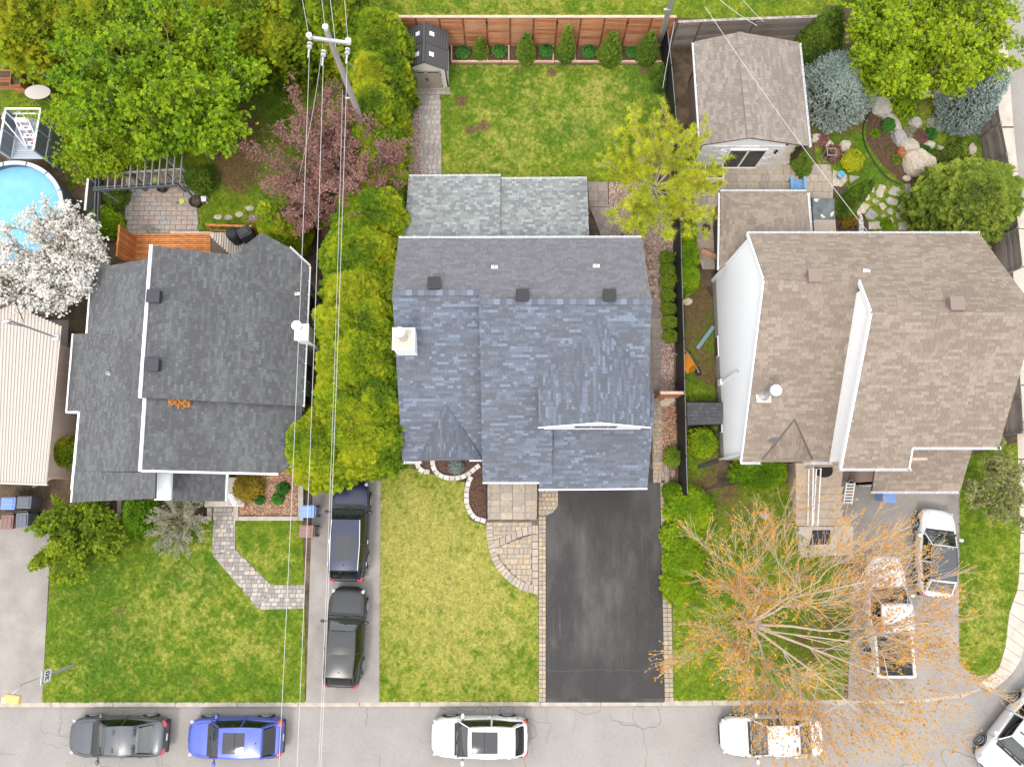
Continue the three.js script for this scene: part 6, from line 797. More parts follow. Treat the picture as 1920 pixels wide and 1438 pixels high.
// ---------- garden house ----------
{
  const t = thing('garden_house', 'garden house with faded brown gable roof and sliding glass door', 'garden house', P(1400, 200)), tones = [[.18, .152, .133, 3], [.205, .174, .152, 3], [.235, .20, .175, 4], [.26, .222, .195, 2]], a = P(1387, 60, 4.1), b = P(1407, 258, 4.1), Wl = new Slope(P(1302, 78, 3.0), a, b), Er = new Slope(a, b, P(1519, 274, 3.0)), rf = new Roofing(tones, 231, { run: 0.1, tab: 0.28, exp: 0.15, blotch: 0.7 });
  rf.plane(Wl.poly([1387, 60], [1407, 258], [1315, 272], [1302, 78]), { slab: 0.1 }).plane(Er.poly([1387, 60], [1499, 79], [1519, 274], [1407, 258]), { slab: 0.1 }); rf.finish(t, M.brown, 280);
  const n = 26; for (let k = 0; k < n; k++) { const p = a.clone().lerp(b, k / n), q = a.clone().lerp(b, (k + 1.1) / n); mk('ridge_cap', bar(p.add(V(0, 0.015, 0)), q.add(V(0, 0.025, 0)), 0.28, 0.02), std(tones[k % 3].slice(0, 3), 0.9), t); }
  gutter(t, outward(Wl.at(1302, 78), 1), Wl.at(1315, 272), M.white, 0.6); gutter(t, outward(Er.at(1499, 79), -1), Er.at(1519, 274), M.white, 0.6);
  const xw = Wl.at(1308, 170).x + 0.3, z0 = a.z + 0.3, zf = -18.55, xp = P(1447, 312).x, xr = Er.at(1510, 170).x - 0.35, stone = tones2();
  function tones2() { return [[.62, .61, .59], [.52, .52, .51], [.70, .69, .67], [.58, .57, .54]].map((c, i) => speckle(c, 0.25, 0.7, 240 + i)); }
  wallFace(t, 'wall', V(xw, 0, z0), V(xw, 0, zf), [[0, 2.8], [1, 2.8]], { mat: std([.20, .145, .115], 0.8) }); wallFace(t, 'wall', V(xw, 0, z0), V(xr, 0, z0), [[0, 2.8], [0.38, 3.9], [1, 2.8]], { mat: M.brown, flip: true }); wallFace(t, 'wall', V(xr, 0, z0), V(xr, 0, zf - 2), [[0, 2.8], [1, 2.8]], { mat: M.brown, flip: true }); const f = wallFace(t, 'front_wall', V(xw, 0, zf), V(xp, 0, zf), [[0, 2.8], [0.42, 3.8], [1, 3.1]], { mat: M.white }); wallFace(t, 'porch_wall', V(xp, 0, zf - 2), V(xp, 0, zf), [[0, 3.2], [1, 3.2]], { mat: M.beigeWall, flip: true });
  const r = rng(77); for (let y = 0.03; y < 2.3; y += 0.15) for (let x = -(r() * 0.3); x < f.L;) { const w = 0.25 + r() * 0.25, x0 = Math.max(0, x), x1 = Math.min(f.L, x + w - 0.012); x += w; const dx0 = f.L * 0.34, dx1 = f.L * 0.8; if (x1 - x0 < 0.05 || (y < 2.15 && x1 > dx0 && x0 < dx1)) continue; const p = f.at((x0 + x1) / 2, y + 0.07, 0.02); mk('stone', box(x1 - x0, 0.135, 0.05 + r() * 0.015, p.x, p.y, p.z), stone[Math.floor(r() * 4)], f.back); }
  const d0 = f.at(f.L * 0.35, 1.05, 0.06), d1 = f.at(f.L * 0.79, 1.05, 0.06), dw = d1.x - d0.x, door = mk('sliding_door', G([box(dw, 0.09, 0.1, (d0.x + d1.x) / 2, 2.1, d0.z), box(dw, 0.09, 0.14, (d0.x + d1.x) / 2, 0.05, d0.z), ...[0, 0.5, 1].map(k => box(0.09, 2.1, 0.1, d0.x + dw * k, 1.07, d0.z))]), M.white, t); for (const k of [0.25, 0.75]) mk('pane', box(dw * 0.44, 1.95, 0.03, d0.x + dw * k, 1.07, d0.z + 0.01), M.glass, door);
  const lp = f.at(f.L * 0.9, 1.9, 0.09); mk('wall_lantern', G([rbox(0.1, 0.28, 0.12, 0.02, lp.x, lp.y, lp.z), rbox(0.13, 0.05, 0.16, 0.02, lp.x, lp.y + 0.16, lp.z)]), M.blackMetal, t); const pp = P(1484, 302); mk('porch_post', box(0.18, 2.8, 0.18, pp.x, 1.4, pp.z), std([.055, .03, .02], 0.7), t); mk('porch_floor', prism(outline([[1448, 262], [1500, 262], [1490, 306], [1440, 312]]), 0.01, 0.06), M.walk, t);
}
// ---------- pool and deck ----------
{
  const c = V(-26.8, 0, -15.35), r = 2.85, t = thing('round_pool', 'round above ground pool with pale blue water', 'pool', c); const ring = (r0, r1, y0, y1) => new THREE.LatheGeometry([new THREE.Vector2(r0, y0), new THREE.Vector2(r1, y0), new THREE.Vector2(r1, y1), new THREE.Vector2(r0, y1), new THREE.Vector2(r0, y0)], 56).translate(c.x, 0, c.z);
  mk('pool_wall', ring(r - 0.06, r, 0, 1.28), std([.12, .14, .17], 0.6), t); for (let k = 0; k < 14; k++) { const a0 = k / 14 * 6.2832 + 0.012, a1 = (k + 1) / 14 * 6.2832 - 0.012, pts = []; for (let j = 0; j <= 4; j++) { const a = a0 + (a1 - a0) * j / 4; pts.push(V(c.x + Math.cos(a) * (r + 0.06), 0, c.z + Math.sin(a) * (r + 0.06))); } for (let j = 4; j >= 0; j--) { const a = a0 + (a1 - a0) * j / 4; pts.push(V(c.x + Math.cos(a) * (r - 0.16), 0, c.z + Math.sin(a) * (r - 0.16))); } mk('rim_segment', prism(pts, 1.28, 1.33, 0.01), std([.46, .50, .56], 0.5), t); }
  const liner = tex(256, 256, 3, 3, (u, v) => { const n = fbm(u * 7, v * 7, 4, 7, 90); return [.23 + n * 0.12, .47 + n * 0.14, .60 + n * 0.13]; }); const circ = (y, rr2) => { const p = []; for (let k = 0; k < 48; k++) p.push(V(c.x + Math.cos(k / 48 * 6.2832) * rr2, 0, c.z + Math.sin(k / 48 * 6.2832) * rr2)); return prism(p, y, y); };
  mk('liner', circ(0.85, r - 0.07), std(0xffffff, 0.6, { map: liner }), t); mk('water', circ(1.16, r - 0.065), new THREE.MeshPhysicalMaterial({ color: lin([.75, .88, .93]), transmission: 1, thickness: 0, roughness: 0.06, ior: 1.33, side: THREE.DoubleSide }), t); mk('skimmer', rbox(0.36, 0.1, 0.22, 0.03, c.x + Math.cos(-2.2) * (r - 0.2), 1.32, c.z + Math.sin(-2.2) * (r - 0.2)), M.white, t);
}
{
  const h = 1.25, q = { se: P(84, 298, h), ne: P(97, 222, h), sw: P(20, 298, h), nw: P(33, 222, h) }, t = thing('pool_deck', 'grey composite pool deck with solid panel railings', 'deck', V(q.se.x - 1, 0, q.se.z - 1)), cm = [[.33, .37, .43], [.36, .40, .46], [.31, .35, .41]].map(c => std(c, 0.7)), dk = [[.15, .175, .20], [.165, .19, .215], [.14, .165, .19]].map(c => std(c, 0.7));
  const n = 17; for (let k = 0; k < n; k++) { const a = q.nw.clone().lerp(q.sw, (k + 0.5) / n), b = q.ne.clone().lerp(q.se, (k + 0.5) / n); mk('deck_board', bar(a, b, q.nw.distanceTo(q.sw) / n - 0.012, 0.035), cm[k % 3], t); }
  for (const [a, b, s] of [[q.se, q.ne, 1], [q.sw, q.nw, -1]]) { const n2 = 11; for (let k = 0; k < n2; k++) { const p = a.clone().lerp(b, (k + 0.5) / n2); mk('rail_panel', box(0.03, 0.9, a.distanceTo(b) / n2 - 0.012, p.x, h + 0.52, p.z, Math.atan2(b.x - a.x, b.z - a.z)), dk[(k * 7) % 3], t); } for (const y of [0.04, 1.0]) mk('rail', bar(a.clone().add(V(0, y, 0)), b.clone().add(V(0, y, 0)), 0.09, 0.06), M.white, t); for (const f of [0, 0.5, 1]) { const p = a.clone().lerp(b, f); mk('post', box(0.09, h + 1.05, 0.09, p.x, (h + 1.05) / 2, p.z), cm[1], t); } }
  for (let k = 0; k < 12; k++) { const p = q.se.clone().lerp(q.ne, (k + 0.5) / 12); mk('skirt_board', box(0.03, h - 0.06, q.se.distanceTo(q.ne) / 12 - 0.01, p.x + 0.06, (h - 0.06) / 2, p.z, Math.atan2(q.ne.x - q.se.x, q.ne.z - q.se.z)), dk[(k * 5) % 3], t); }
  mk('rail', bar(q.nw.clone().add(V(0, 1, 0)), q.ne.clone().add(V(0, 1, 0)), 0.09, 0.06), M.white, t); mk('rail', bar(q.nw.clone().add(V(0, 0.5, 0)), q.ne.clone().add(V(0, 0.5, 0)), 0.07, 0.05), M.white, t);
  const l = thing('pool_ladder', 'white plastic step ladder with red treads on the pool deck', 'ladder', P(55, 265, h)), p0 = P(58, 240, h), p1 = P(66, 272, h); for (let k = 0; k < 4; k++) { const p = p0.clone().lerp(p1, k / 3); p.y = h + 0.85 - k * 0.22; const tr = mk('tread', rbox(0.62, 0.05, 0.26, 0.02, p.x, p.y, p.z), M.white, l); if (k) mk('red_pad', rbox(0.3, 0.012, 0.12, 0.004, p.x, p.y + 0.032, p.z), std([.5, .06, .05], 0.7), tr); } for (const s of [-0.36, 0.36]) { mk('stringer', bar(V(p0.x + s, h + 0.9, p0.z - 0.12), V(p1.x + s, h + 0.05, p1.z + 0.2), 0.05, 0.18), M.white, l); mk('handrail', tube([V(p0.x + s, h + 0.9, p0.z), V(p0.x + s, h + 1.7, p0.z - 0.1), V(p0.x + s, h + 1.75, p0.z + 0.4), V(p1.x + s, h + 1.0, p1.z), V(p1.x + s, h + 0.1, p1.z + 0.25)], 0.035, 8), M.white, l); }
}
// cedar planters and garden table behind the pool deck
for (const [i, [x, y, w, d, h, lb]] of [[10, 148, 1.5, .5, .5, 'low cedar planter beside the back hedge'], [12, 163, 1.6, .35, .3, 'long low cedar planter in front of another'], [46, 156, .6, 1.2, .8, 'tall cedar planter turned toward the hedge'], [72, 140, 1.4, .7, .6, 'grey weathered raised bed frame under the leafy tree']].entries()) { const b = P(x, y), t = thing('cedar_planter', lb, 'planter', b), m = i === 3 ? greyBoard : cedarBoard; for (let k = 0; k < 3; k++) { const yy = (k + 0.5) * h / 3, bh = h / 3 - 0.01; mk('board', box(w, bh, 0.04, b.x, yy, b.z + d / 2), m[k % 3], t); mk('board', box(w, bh, 0.04, b.x, yy, b.z - d / 2), m[(k + 1) % 3], t); mk('board', box(0.04, bh, d - 0.05, b.x + w / 2 - 0.02, yy, b.z), m[k % 3], t); mk('board', box(0.04, bh, d - 0.05, b.x - w / 2 + 0.02, yy, b.z), m[k % 3], t); } mk('earth', box(w - 0.09, 0.05, d - 0.07, b.x, h * 0.75, b.z), M.soil, t); }
{ const b = P(85, 186), t = thing('garden_table', 'pale oval plastic table beside the pool deck', 'table', b), g = new THREE.CylinderGeometry(0.72, 0.7, 0.05, 28).scale(1, 1, 0.6).translate(b.x, 0.72, b.z); mk('tabletop', g, std([.50, .45, .42], 0.6), t); for (const [sx, sz] of [[-1, -1], [1, -1], [-1, 1], [1, 1]]) mk('leg', cyl(0.03, 0.025, 0.7, b.x + sx * 0.42, 0.35, b.z + sz * 0.24, 8), std([.5, .45, .42], 0.6), t); }
// ---------- pergola, privacy panel, deck of the grey house ----------
{
  const t = thing('pergola', 'grey weathered pergola over the mossy patio', 'pergola', P(270, 350)), h = 2.4, gm = [std([.26, .255, .25], 0.85), std([.31, .30, .29], 0.85)], dm = std([.085, .095, .105], 0.7);
  const bb = (a, b, w, d, y, m, n) => mk(n, bar(P(...a, y), P(...b, y), w, d), m, t); bb([184, 327], [344, 317], 0.06, 0.16, h, gm[1], 'beam'); bb([175, 353], [343, 341], 0.06, 0.18, h, dm, 'beam'); bb([174, 357], [330, 348], 0.06, 0.18, h - 0.02, dm, 'beam'); bb([181, 312], [176, 432], 0.06, 0.18, h - 0.2, dm, 'beam'); bb([187, 312], [183, 420], 0.06, 0.18, h - 0.2, dm, 'beam');
  for (let k = 0; k < 11; k++) { const x = 203 + k * 13.6; bb([x + 2, 296 - k * 0.3], [x - 2, 353 - k * 0.9], 0.05, 0.1, h + 0.12, gm[k % 2], 'slat'); } for (const [x, y] of [[196, 356], [346, 352], [200, 318], [345, 322]]) { const p = P(x + (x < 250 ? 12 : 0), y + 8); mk('post', box(0.12, h - 0.1, 0.12, p.x, (h - 0.1) / 2, p.z), gm[0], t); } mk('brace', bar(P(190, 358, h - 0.1), P(222, 378, h - 0.9), 0.08, 0.08), dm, t); mk('brace', bar(P(342, 348, h - 0.1), P(366, 374, h - 1.4), 0.08, 0.08), dm, t);
  const f = thing('low_fence', 'low pale grey panel fence beside the pergola', 'fence', P(180, 360)), a = P(186, 322), b = P(178, 408); for (let k = 0; k < 10; k++) { const p = a.clone().lerp(b, (k + 0.5) / 10); mk('panel', box(0.03, 0.95, a.distanceTo(b) / 10 - 0.008, p.x, 0.5, p.z, Math.atan2(b.x - a.x, b.z - a.z)), gm[1], f); } mk('cap_rail', bar(a.clone().add(V(0, 1, 0)), b.clone().add(V(0, 1, 0)), 0.12, 0.05), M.white, f);
  const dk = thing('wooden_deck', 'orange stained timber deck behind the grey house', 'deck', P(320, 470)), dh = 0.55, n = 18; for (let k = 0; k < n; k++) { const y = 440 + k * 3.9; mk('deck_board', bar(P(246, y, dh), P(394, y, dh), 0.095, 0.035), orangeWood[(k * 5) % 3], dk); } mk('step_board', bar(P(318, 436.5, dh - 0.1), P(396, 436.5, dh - 0.1), 0.15, 0.04), pinkCap, dk); const pale = [std([.50, .43, .36], 0.8), std([.56, .49, .42], 0.8), std([.45, .385, .325], 0.8)]; for (let k = 0; k < 15; k++) { const u = k * 4.6; mk('pale_board', bar(P(395 + u, 436, dh + 0.01), P(395 + Math.max(0, u - 2), 437 + Math.min(55, u * 0.9 + 6), dh + 0.01), 0.105, 0.035), pale[(k * 7) % 3], dk); } mk('deck_frame', prism([P(246, 438, dh), P(460, 438, dh), P(460, 500, dh), P(246, 500, dh)], 0.05, dh - 0.03), M.brown, dk);
  const s = thing('privacy_screen', 'orange cedar privacy screen at the deck end', 'screen', P(250, 465)), a2 = P(254, 446, dh), b2 = P(249, 500, dh); for (let k = 0; k < 14; k++) { const p = a2.clone().lerp(b2, (k + 0.5) / 14); mk('board', box(0.025, 1.65, a2.distanceTo(b2) / 14 - 0.008, p.x, dh + 0.85, p.z, Math.atan2(b2.x - a2.x, b2.z - a2.z)), orangeWood[(k * 5) % 3], s); } for (const y of [0.06, 1.66]) mk('rail', bar(a2.clone().add(V(0, y, 0)), b2.clone().add(V(0, y, 0)), 0.09, 0.09), orangeWood[2], s); for (const p of [a2, a2.clone().lerp(b2, 0.6)]) mk('post', box(0.1, 1.75 + dh, 0.1, p.x, (1.75 + dh) / 2, p.z), orangeWood[0], s);
  const r = thing('deck_railing', 'orange stained deck railing with dark balusters beside the barbecue', 'railing', P(440, 440)), ra = P(408, 440), rb = P(488, 443); mk('top_rail', bar(ra.clone().add(V(0, dh + 0.9, 0)), rb.clone().add(V(0, dh + 0.9, 0)), 0.12, 0.05), orangeWood[2], r); mk('bottom_rail', bar(ra.clone().add(V(0, dh + 0.15, 0)), rb.clone().add(V(0, dh + 0.15, 0)), 0.06, 0.06), orangeWood[0], r); for (let k = 0; k <= 16; k++) { const p = ra.clone().lerp(rb, k / 16); mk('baluster', box(0.025, 0.75, 0.025, p.x, dh + 0.52, p.z), M.blackMetal, r); } for (const p of [ra, rb]) mk('post', box(0.1, dh + 1, 0.1, p.x, (dh + 1) / 2, p.z), orangeWood[0], r);
  const bq = P(440, 443, 1.0), t1 = thing('covered_barbecue', 'round barbecue under a black cover on the deck', 'barbecue', V(bq.x, dh, bq.z)); mk('cover', new THREE.LatheGeometry([[0.01, 1.6], [0.2, 1.6], [0.33, 1.45], [0.36, 1.2], [0.33, 0.75], [0.36, 0.58]].map(q => new THREE.Vector2(...q)), 22).translate(bq.x, 0, bq.z), std([.022, .024, .028], 0.7), t1); mk('lid_knob', cyl(0.04, 0.05, 0.05, bq.x, 1.62, bq.z), CM.black, t1); const b3 = P(463, 440, 1.0), t2 = thing('covered_grill', 'boxy grill under a dark grey cover beside the round barbecue', 'grill', V(b3.x, dh, b3.z)); mk('cover', rbox(0.75, 0.95, 0.6, 0.1, b3.x, dh + 0.5, b3.z, 0.5), std([.04, .043, .05], 0.75), t2); mk('cover_fold', rbox(0.5, 0.1, 0.4, 0.045, b3.x, dh + 0.99, b3.z, 0.5), std([.045, .048, .055], 0.75), t2);
}
// ---------- bins ----------
function bin(label, px, py, col, turn, group) {
  const b = P(px, py, 0.8), t = thing('wheeled_bin', label, 'bin', V(b.x, 0.016, b.z), group), m = std(col, 0.5); bases.set(t, V(0, 0, 0)); const L = (y, w, d) => [[-w, -d], [w, -d], [w, d], [-w, d]].map(q => V(q[0], y, q[1])); const A = L(0.05, 0.22, 0.24), B = L(0.98, 0.29, 0.33), pos = []; for (let i = 0; i < 4; i++) { const j = (i + 1) % 4; for (const p of [A[i], B[j], A[j], A[i], B[i], B[j]]) pos.push(p.x, p.y, p.z); } for (const p of [A[0], A[1], A[2], A[0], A[2], A[3]]) pos.push(p.x, p.y, p.z);
  mk('body', rawGeo(pos), m, t); const lid = mk('lid', G([rbox(0.62, 0.06, 0.72, 0.025, 0, 1.01, 0.0), rbox(0.44, 0.05, 0.5, 0.02, 0, 1.045, 0.02)]), m, t); mk('lid_lip', G([-0.2, 0, 0.2].map(x => rbox(0.08, 0.02, 0.5, 0.008, x, 1.075, 0.02))), m, lid); mk('handle', tube([V(-0.22, 0.97, -0.37), V(-0.22, 1.0, -0.43), V(0.22, 1.0, -0.43), V(0.22, 0.97, -0.37)], 0.018, 6), m, t); for (const s of [-1, 1]) mk('wheel', cyl(0.12, 0.12, 0.05, 0, 0, 0, 16).rotateZ(Math.PI / 2).translate(s * 0.25, 0.12, -0.3), CM.tyre, t); t.rotation.y = turn; return t;
}
const binBlue = [.17, .27, .56], binGrey = [.105, .12, .145], binBrown = [.20, .115, .095];
bin('pale blue wheeled bin beside grey bins at the beige building', 20, 944, binBlue, 1.57); bin('dark grey wheeled bin between blue bin and bushes', 50, 942, binGrey, 1.57); bin('dark grey wheeled bin beside the brown bin', 46, 975, binGrey, 0.06); bin('brown wheeled bin beside dark grey bin', 18, 979, binBrown, 0); bin('pale blue wheeled bin at the concrete bed edging', 578, 959, binBlue, -1.55); bin('brown wheeled bin on the lawn edge by the driveway', 576, 996, binBrown, -1.6); bin('blue wheeled bin against the corner garage', 1664, 929, binBlue, 0);
// storage box with shingle pattern lid
{
  const h = 1.15, q = [[1287, 754], [1356, 755], [1355, 795], [1289, 797]].map(p => P(...p, h)), c = q[0].clone().add(q[2]).multiplyScalar(0.5), t = thing('storage_box', 'charcoal storage box with shingle patterned lid by the fence', 'storage box', V(c.x, 0, c.z)), m = [std([.055, .056, .066], 0.6), std([.065, .066, .078], 0.6), std([.048, .049, .058], 0.6)]; mk('body', prism(q.map(p => p.clone().lerp(c, 0.06)), 0, h - 0.1), m[2], t); const lid = mk('lid', prism(q, h - 0.1, h - 0.02, 0.015), m[0], t), r = rng(4); for (let j = 0; j < 6; j++) { let u = -(j % 2) * 0.08; while (u < 1) { const w = 0.12 + r() * 0.1, u0 = Math.max(0.015, u + 0.004), u1 = Math.min(0.985, u + w - 0.004); u += w; if (u1 - u0 < 0.03) continue; const f = (a, b) => q[0].clone().lerp(q[1], a).lerp(q[3].clone().lerp(q[2], a), b), v0 = 0.03 + j * 0.157, v1 = v0 + 0.15; mk('lid_shingle', prism([f(u0, v0), f(u1, v0), f(u1, v1), f(u0, v1)], h - 0.019, h + 0.004, 0.006), m[Math.floor(r() * 3)], lid); } } for (const k of [0, 3]) mk('hinge', box(0.08, 0.05, 0.1, q[k].x - 0.02, h - 0.06, q[k].z), M.blackMetal, t);
  mk('side_rail', bar(q[3].clone().add(V(0, -0.9, 0.4)), q[2].clone().add(V(0.3, -0.9, 0.35)), 0.06, 0.05), M.blackMetal, t);
}
// wheelbarrow propped against the fence
{
  const b = P(1296, 676), t = thing('wheelbarrow', 'orange wheelbarrow tipped up against the black fence', 'wheelbarrow', b); bases.set(t, V(0, 0, 0)); const om = std([.62, .25, .015], 0.5), rim = [[-.5, -.33], [.42, -.36], [.42, .36], [-.5, .33]], fl = [[-.28, -.2], [.22, -.22], [.22, .22], [-.28, .2]], pos = [], put = (...a) => a.forEach(p => pos.push(...p)), top = rim.map(q => [q[0], 0.62, q[1]]), lo = fl.map(q => [q[0], 0.34, q[1]]); for (let i = 0; i < 4; i++) { const j = (i + 1) % 4; put(top[i], lo[i], lo[j], top[i], lo[j], top[j]); } put(lo[0], lo[2], lo[1], lo[0], lo[3], lo[2]); mk('tray', rawGeo(pos), om, t); mk('tray_rim', tube([...top, top[0]].map(q => V(...q)), 0.018, 6), om, t); for (const s of [-1, 1]) { mk('handle', tube([V(-0.75, 0.25, s * 0.05), V(0.2, 0.3, s * 0.24), V(0.95, 0.62, s * 0.3)], 0.022, 6), std([.30, .31, .33], 0.5), t); mk('grip', tube([V(0.85, 0.58, s * 0.29), V(1.0, 0.64, s * 0.3)], 0.032, 6), CM.black, t); mk('leg', tube([V(0.3, 0.32, s * 0.25), V(0.4, 0.02, s * 0.25)], 0.02, 6), CM.black, t); } const wh = mk('wheel', new THREE.TorusGeometry(0.16, 0.055, 8, 20).translate(-0.72, 0.2, 0), CM.tyre, t); mk('hub', cyl(0.09, 0.09, 0.04, 0, 0, 0, 12).rotateX(Math.PI / 2).translate(-0.72, 0.2, 0), CM.rim, wh); t.rotation.set(-0.85, 2.15, 0, 'YXZ'); t.position.y = 0.22;
}
// ---------- poles, wires, lamp and sign ----------
M.pole = timber([.33, .30, .285], 0.55, 250, 'y'); M.wire = std([.5, .5, .5], 0.6); M.porcelain = new THREE.MeshPhysicalMaterial({ color: lin([.5, .5, .52]), roughness: 0.35, clearcoat: 0.6 }); M.galv = std([.46, .47, .5], 0.45, { metalness: 0.3 });
const sag = (a, b, s, r, n = 14) => { const p = []; for (let i = 0; i <= n; i++) { const t = i / n; p.push(a.clone().lerp(b, t).add(V(0, -s * 4 * t * (1 - t), 0))); } return tube(p, r, 5); };
const wireTop = [];
{
  const ht = 10.6, top = P(612, 58, ht), foot = P(700, 285, 0), t = thing('utility_pole', 'weathered wooden utility pole with pale crossarm beside pink tree', 'utility pole', V(foot.x, 0, foot.z)), ax = top.clone().sub(foot); mk('pole', tube([foot, foot.clone().addScaledVector(ax, 0.5), top], [0.16, 0.145, 0.12], 12), M.pole, t);
  const a = P(577, 70, ht - 0.35), b = P(657, 81, ht - 0.35); mk('crossarm', bar(a, b, 0.12, 0.12), M.galv, t); const tops = [P(579, 66, ht - 0.1), P(609.5, 50, ht + 0.2), P(652.5, 76, ht - 0.1)];
  for (const [i, p] of tops.entries()) { const ins = mk('insulator', G([cyl(0.13, 0.13, 0.07, p.x, p.y, p.z, 18), cyl(0.07, 0.1, 0.16, p.x, p.y - 0.09, p.z, 14), cyl(0.05, 0.07, 0.1, p.x, p.y + 0.06, p.z, 12)]), M.porcelain, t); wireTop.push(p.clone().add(V(0, 0.1, 0))); const s = [P(580, 86, ht - 0.4), P(606, 101, ht - 0.4), P(651, 97, ht - 0.4)][i]; const dz = V(-0.01, 0, 0.18); mk('strain_insulator', G([0, 1, 2].map(k => { const c = s.clone().addScaledVector(dz, k * 0.9 - 0.6); return cyl(k < 2 ? 0.11 : 0.05, k < 2 ? 0.11 : 0.05, 0.05, 0, 0, 0, 14).rotateX(Math.PI / 2).translate(c.x, c.y, c.z); })), M.porcelain, t); mk('clamp', bar(s.clone().addScaledVector(dz, 1.2), s.clone().addScaledVector(dz, 3), 0.06, 0.06), M.galv, t); }
  mk('pole_bracket', bar(foot.clone().addScaledVector(ax, 0.52).add(V(-0.35, 0, 0)), foot.clone().addScaledVector(ax, 0.52), 0.06, 0.05), M.porcelain, t);
  const ends = [[522, 1445], [556, 1445], [601, 1445]], st = [[580, 90], [606, 108], [651, 103]]; const lbl = ['power line running south from the crossarm end by the grey roof', 'power line running south from the middle of the crossarm', 'power line running south from the crossarm end by the hedge'];
  for (let i = 0; i < 3; i++) tag(mk('power_line', sag(P(...st[i], ht - 0.4), P(...ends[i], ht - 1.2), 0.2, 0.0095), M.wire), lbl[i], 'power line', 'power lines along the street lots');
  tag(mk('power_line', sag(P(642, 168, 5.6), P(597, 1445, 6.4), 0.3, 0.009), M.wire), 'lower power line strung from the pole bracket toward the street', 'power line');
  const nn = [[565, -8], [602, -8], [645, -8]], nl = ['power line rising north from the crossarm end by the grey roof', 'power line rising north from the pole top', 'power line rising north from the crossarm end by the hedge']; for (let i = 0; i < 3; i++) tag(mk('power_line', sag(wireTop[i], P(...nn[i], ht + 0.4), 0.02, 0.0095), M.wire), nl[i], 'power line');
  tag(mk('power_line', sag(P(632, 112, 7.0), P(618, -8, 7.6), 0.05, 0.012), M.wire), 'thin lower wire running north behind the crossarm', 'power line'); tag(mk('drop_wire', sag(P(626, 88, ht - 1.2), P(674, 136, 4.8), 0.1, 0.011), M.wire), 'thin wire dropping from pole into the shed path hedge', 'wire'); tag(mk('drop_wire', sag(P(605, 80, ht - 0.8), P(560, 330, 3.0), 0.3, 0.011), M.wire), 'thin wire dropping from pole through the pink tree', 'wire');
}
{
  const top = P(1268, -30, 9), foot = P(1237, 80, 0), t = thing('utility_pole', 'wooden utility pole at the end of the cedar fence', 'utility pole', foot), ax = top.clone().sub(foot); mk('pole', tube([foot, foot.clone().addScaledVector(ax, 0.5), top], [0.15, 0.135, 0.115], 12), M.pole, t); const p = foot.clone().addScaledVector(ax, 0.66); mk('bracket', G([rbox(0.2, 0.1, 0.2, 0.02, p.x, p.y, p.z), rbox(0.34, 0.06, 0.1, 0.02, p.x - 0.12, p.y, p.z + 0.1)]), M.galv, t); mk('ground_wire', tube([foot.clone().addScaledVector(ax, 0.95).add(V(0.13, 0, 0.05)), foot.clone().add(V(0.17, 0.2, 0.05))], 0.014, 4), M.metal, t);
  const w = (label, a, b, s, r = 0.012) => tag(mk('drop_wire', sag(a, b, s, r), M.wire), label, 'wire'); w('service wire crossing the garden house roof to the rock garden', P(1322, 12, 7), P(1640, 450, 6.6), 0.25); w('service wire crossing the rear verge toward the garden house', P(1345, -5, 7), P(1420, 48, 6.5), 0.08); w('thin wire crossing the rear verge near the grey fence', P(1390, -5, 7), P(1432, 40, 6), 0.05); w('wire running down beside black fence to the pine', P(1265, 40, 6.5), P(1243, 165, 4.2), 0.05);
}
{ // street lamp and speed sign share a slim pole
  const foot = P(139, 1247, 0), t = thing('street_lamp', 'slim street lamp with amber head at the driveway corner', 'street lamp', foot), H1 = 4.1, top = V(foot.x, H1, foot.z), head = P(22, 1311, 4.3); mk('post', bar(foot, V(foot.x, 2.6, foot.z), 0.14, 0.06), M.pole, t); mk('pole', tube([V(foot.x, 2.5, foot.z), top], 0.03, 8), M.galv, t); mk('arm', tube([top, top.clone().add(V(0.12, 0.22, 0.1)), top.clone().lerp(head, 0.5).add(V(0, 0.28, 0)), head.clone().add(V(0.1, 0.02, -0.2))], 0.03, 8), M.galv, t);
  mk('lamp_head', rbox(0.72, 0.2, 0.42, 0.09, head.x, head.y, head.z, -0.12), std([.52, .36, .13], 0.45), t); mk('lens_cap', rbox(0.26, 0.16, 0.3, 0.06, head.x - 0.3, head.y + 0.05, head.z + 0.02, -0.12), std([.60, .48, .24], 0.4), t);
  const sg = thing('speed_sign', 'white speed limit sign reading 30 beside the driveway', 'sign', V(foot.x + 0.05, 1.7, foot.z)), y = 2.42, x = foot.x + 0.09; mk('plate', rbox(0.02, 0.78, 0.62, 0.008, x, y, foot.z), std([.78, .78, .79], 0.55), sg); const blk = std([.012, .012, .012], 0.7); mk('border', G([box(0.004, 0.015, 0.56, x + 0.013, y + 0.35, foot.z), box(0.004, 0.015, 0.56, x + 0.013, y - 0.35, foot.z), box(0.004, 0.70, 0.015, x + 0.013, y, foot.z + 0.28), box(0.004, 0.70, 0.015, x + 0.013, y, foot.z - 0.28)]), blk, sg);
  const font = await new FontLoader().loadAsync('fonts/droid/droid_sans_bold.typeface.json'); const txt = (s, size, yy) => { const g = new TextGeometry(s, { font, size, depth: 0.006, curveSegments: 6 }); g.computeBoundingBox(); const b = g.boundingBox; g.translate(-(b.min.x + b.max.x) / 2, 0, 0); g.rotateY(Math.PI / 2); return g.translate(x + 0.012, yy, foot.z); }; mk('digits', txt('30', 0.3, y - 0.22), blk, sg); mk('lettering', txt('MAXIMUM', 0.075, y + 0.2), blk, sg);
}
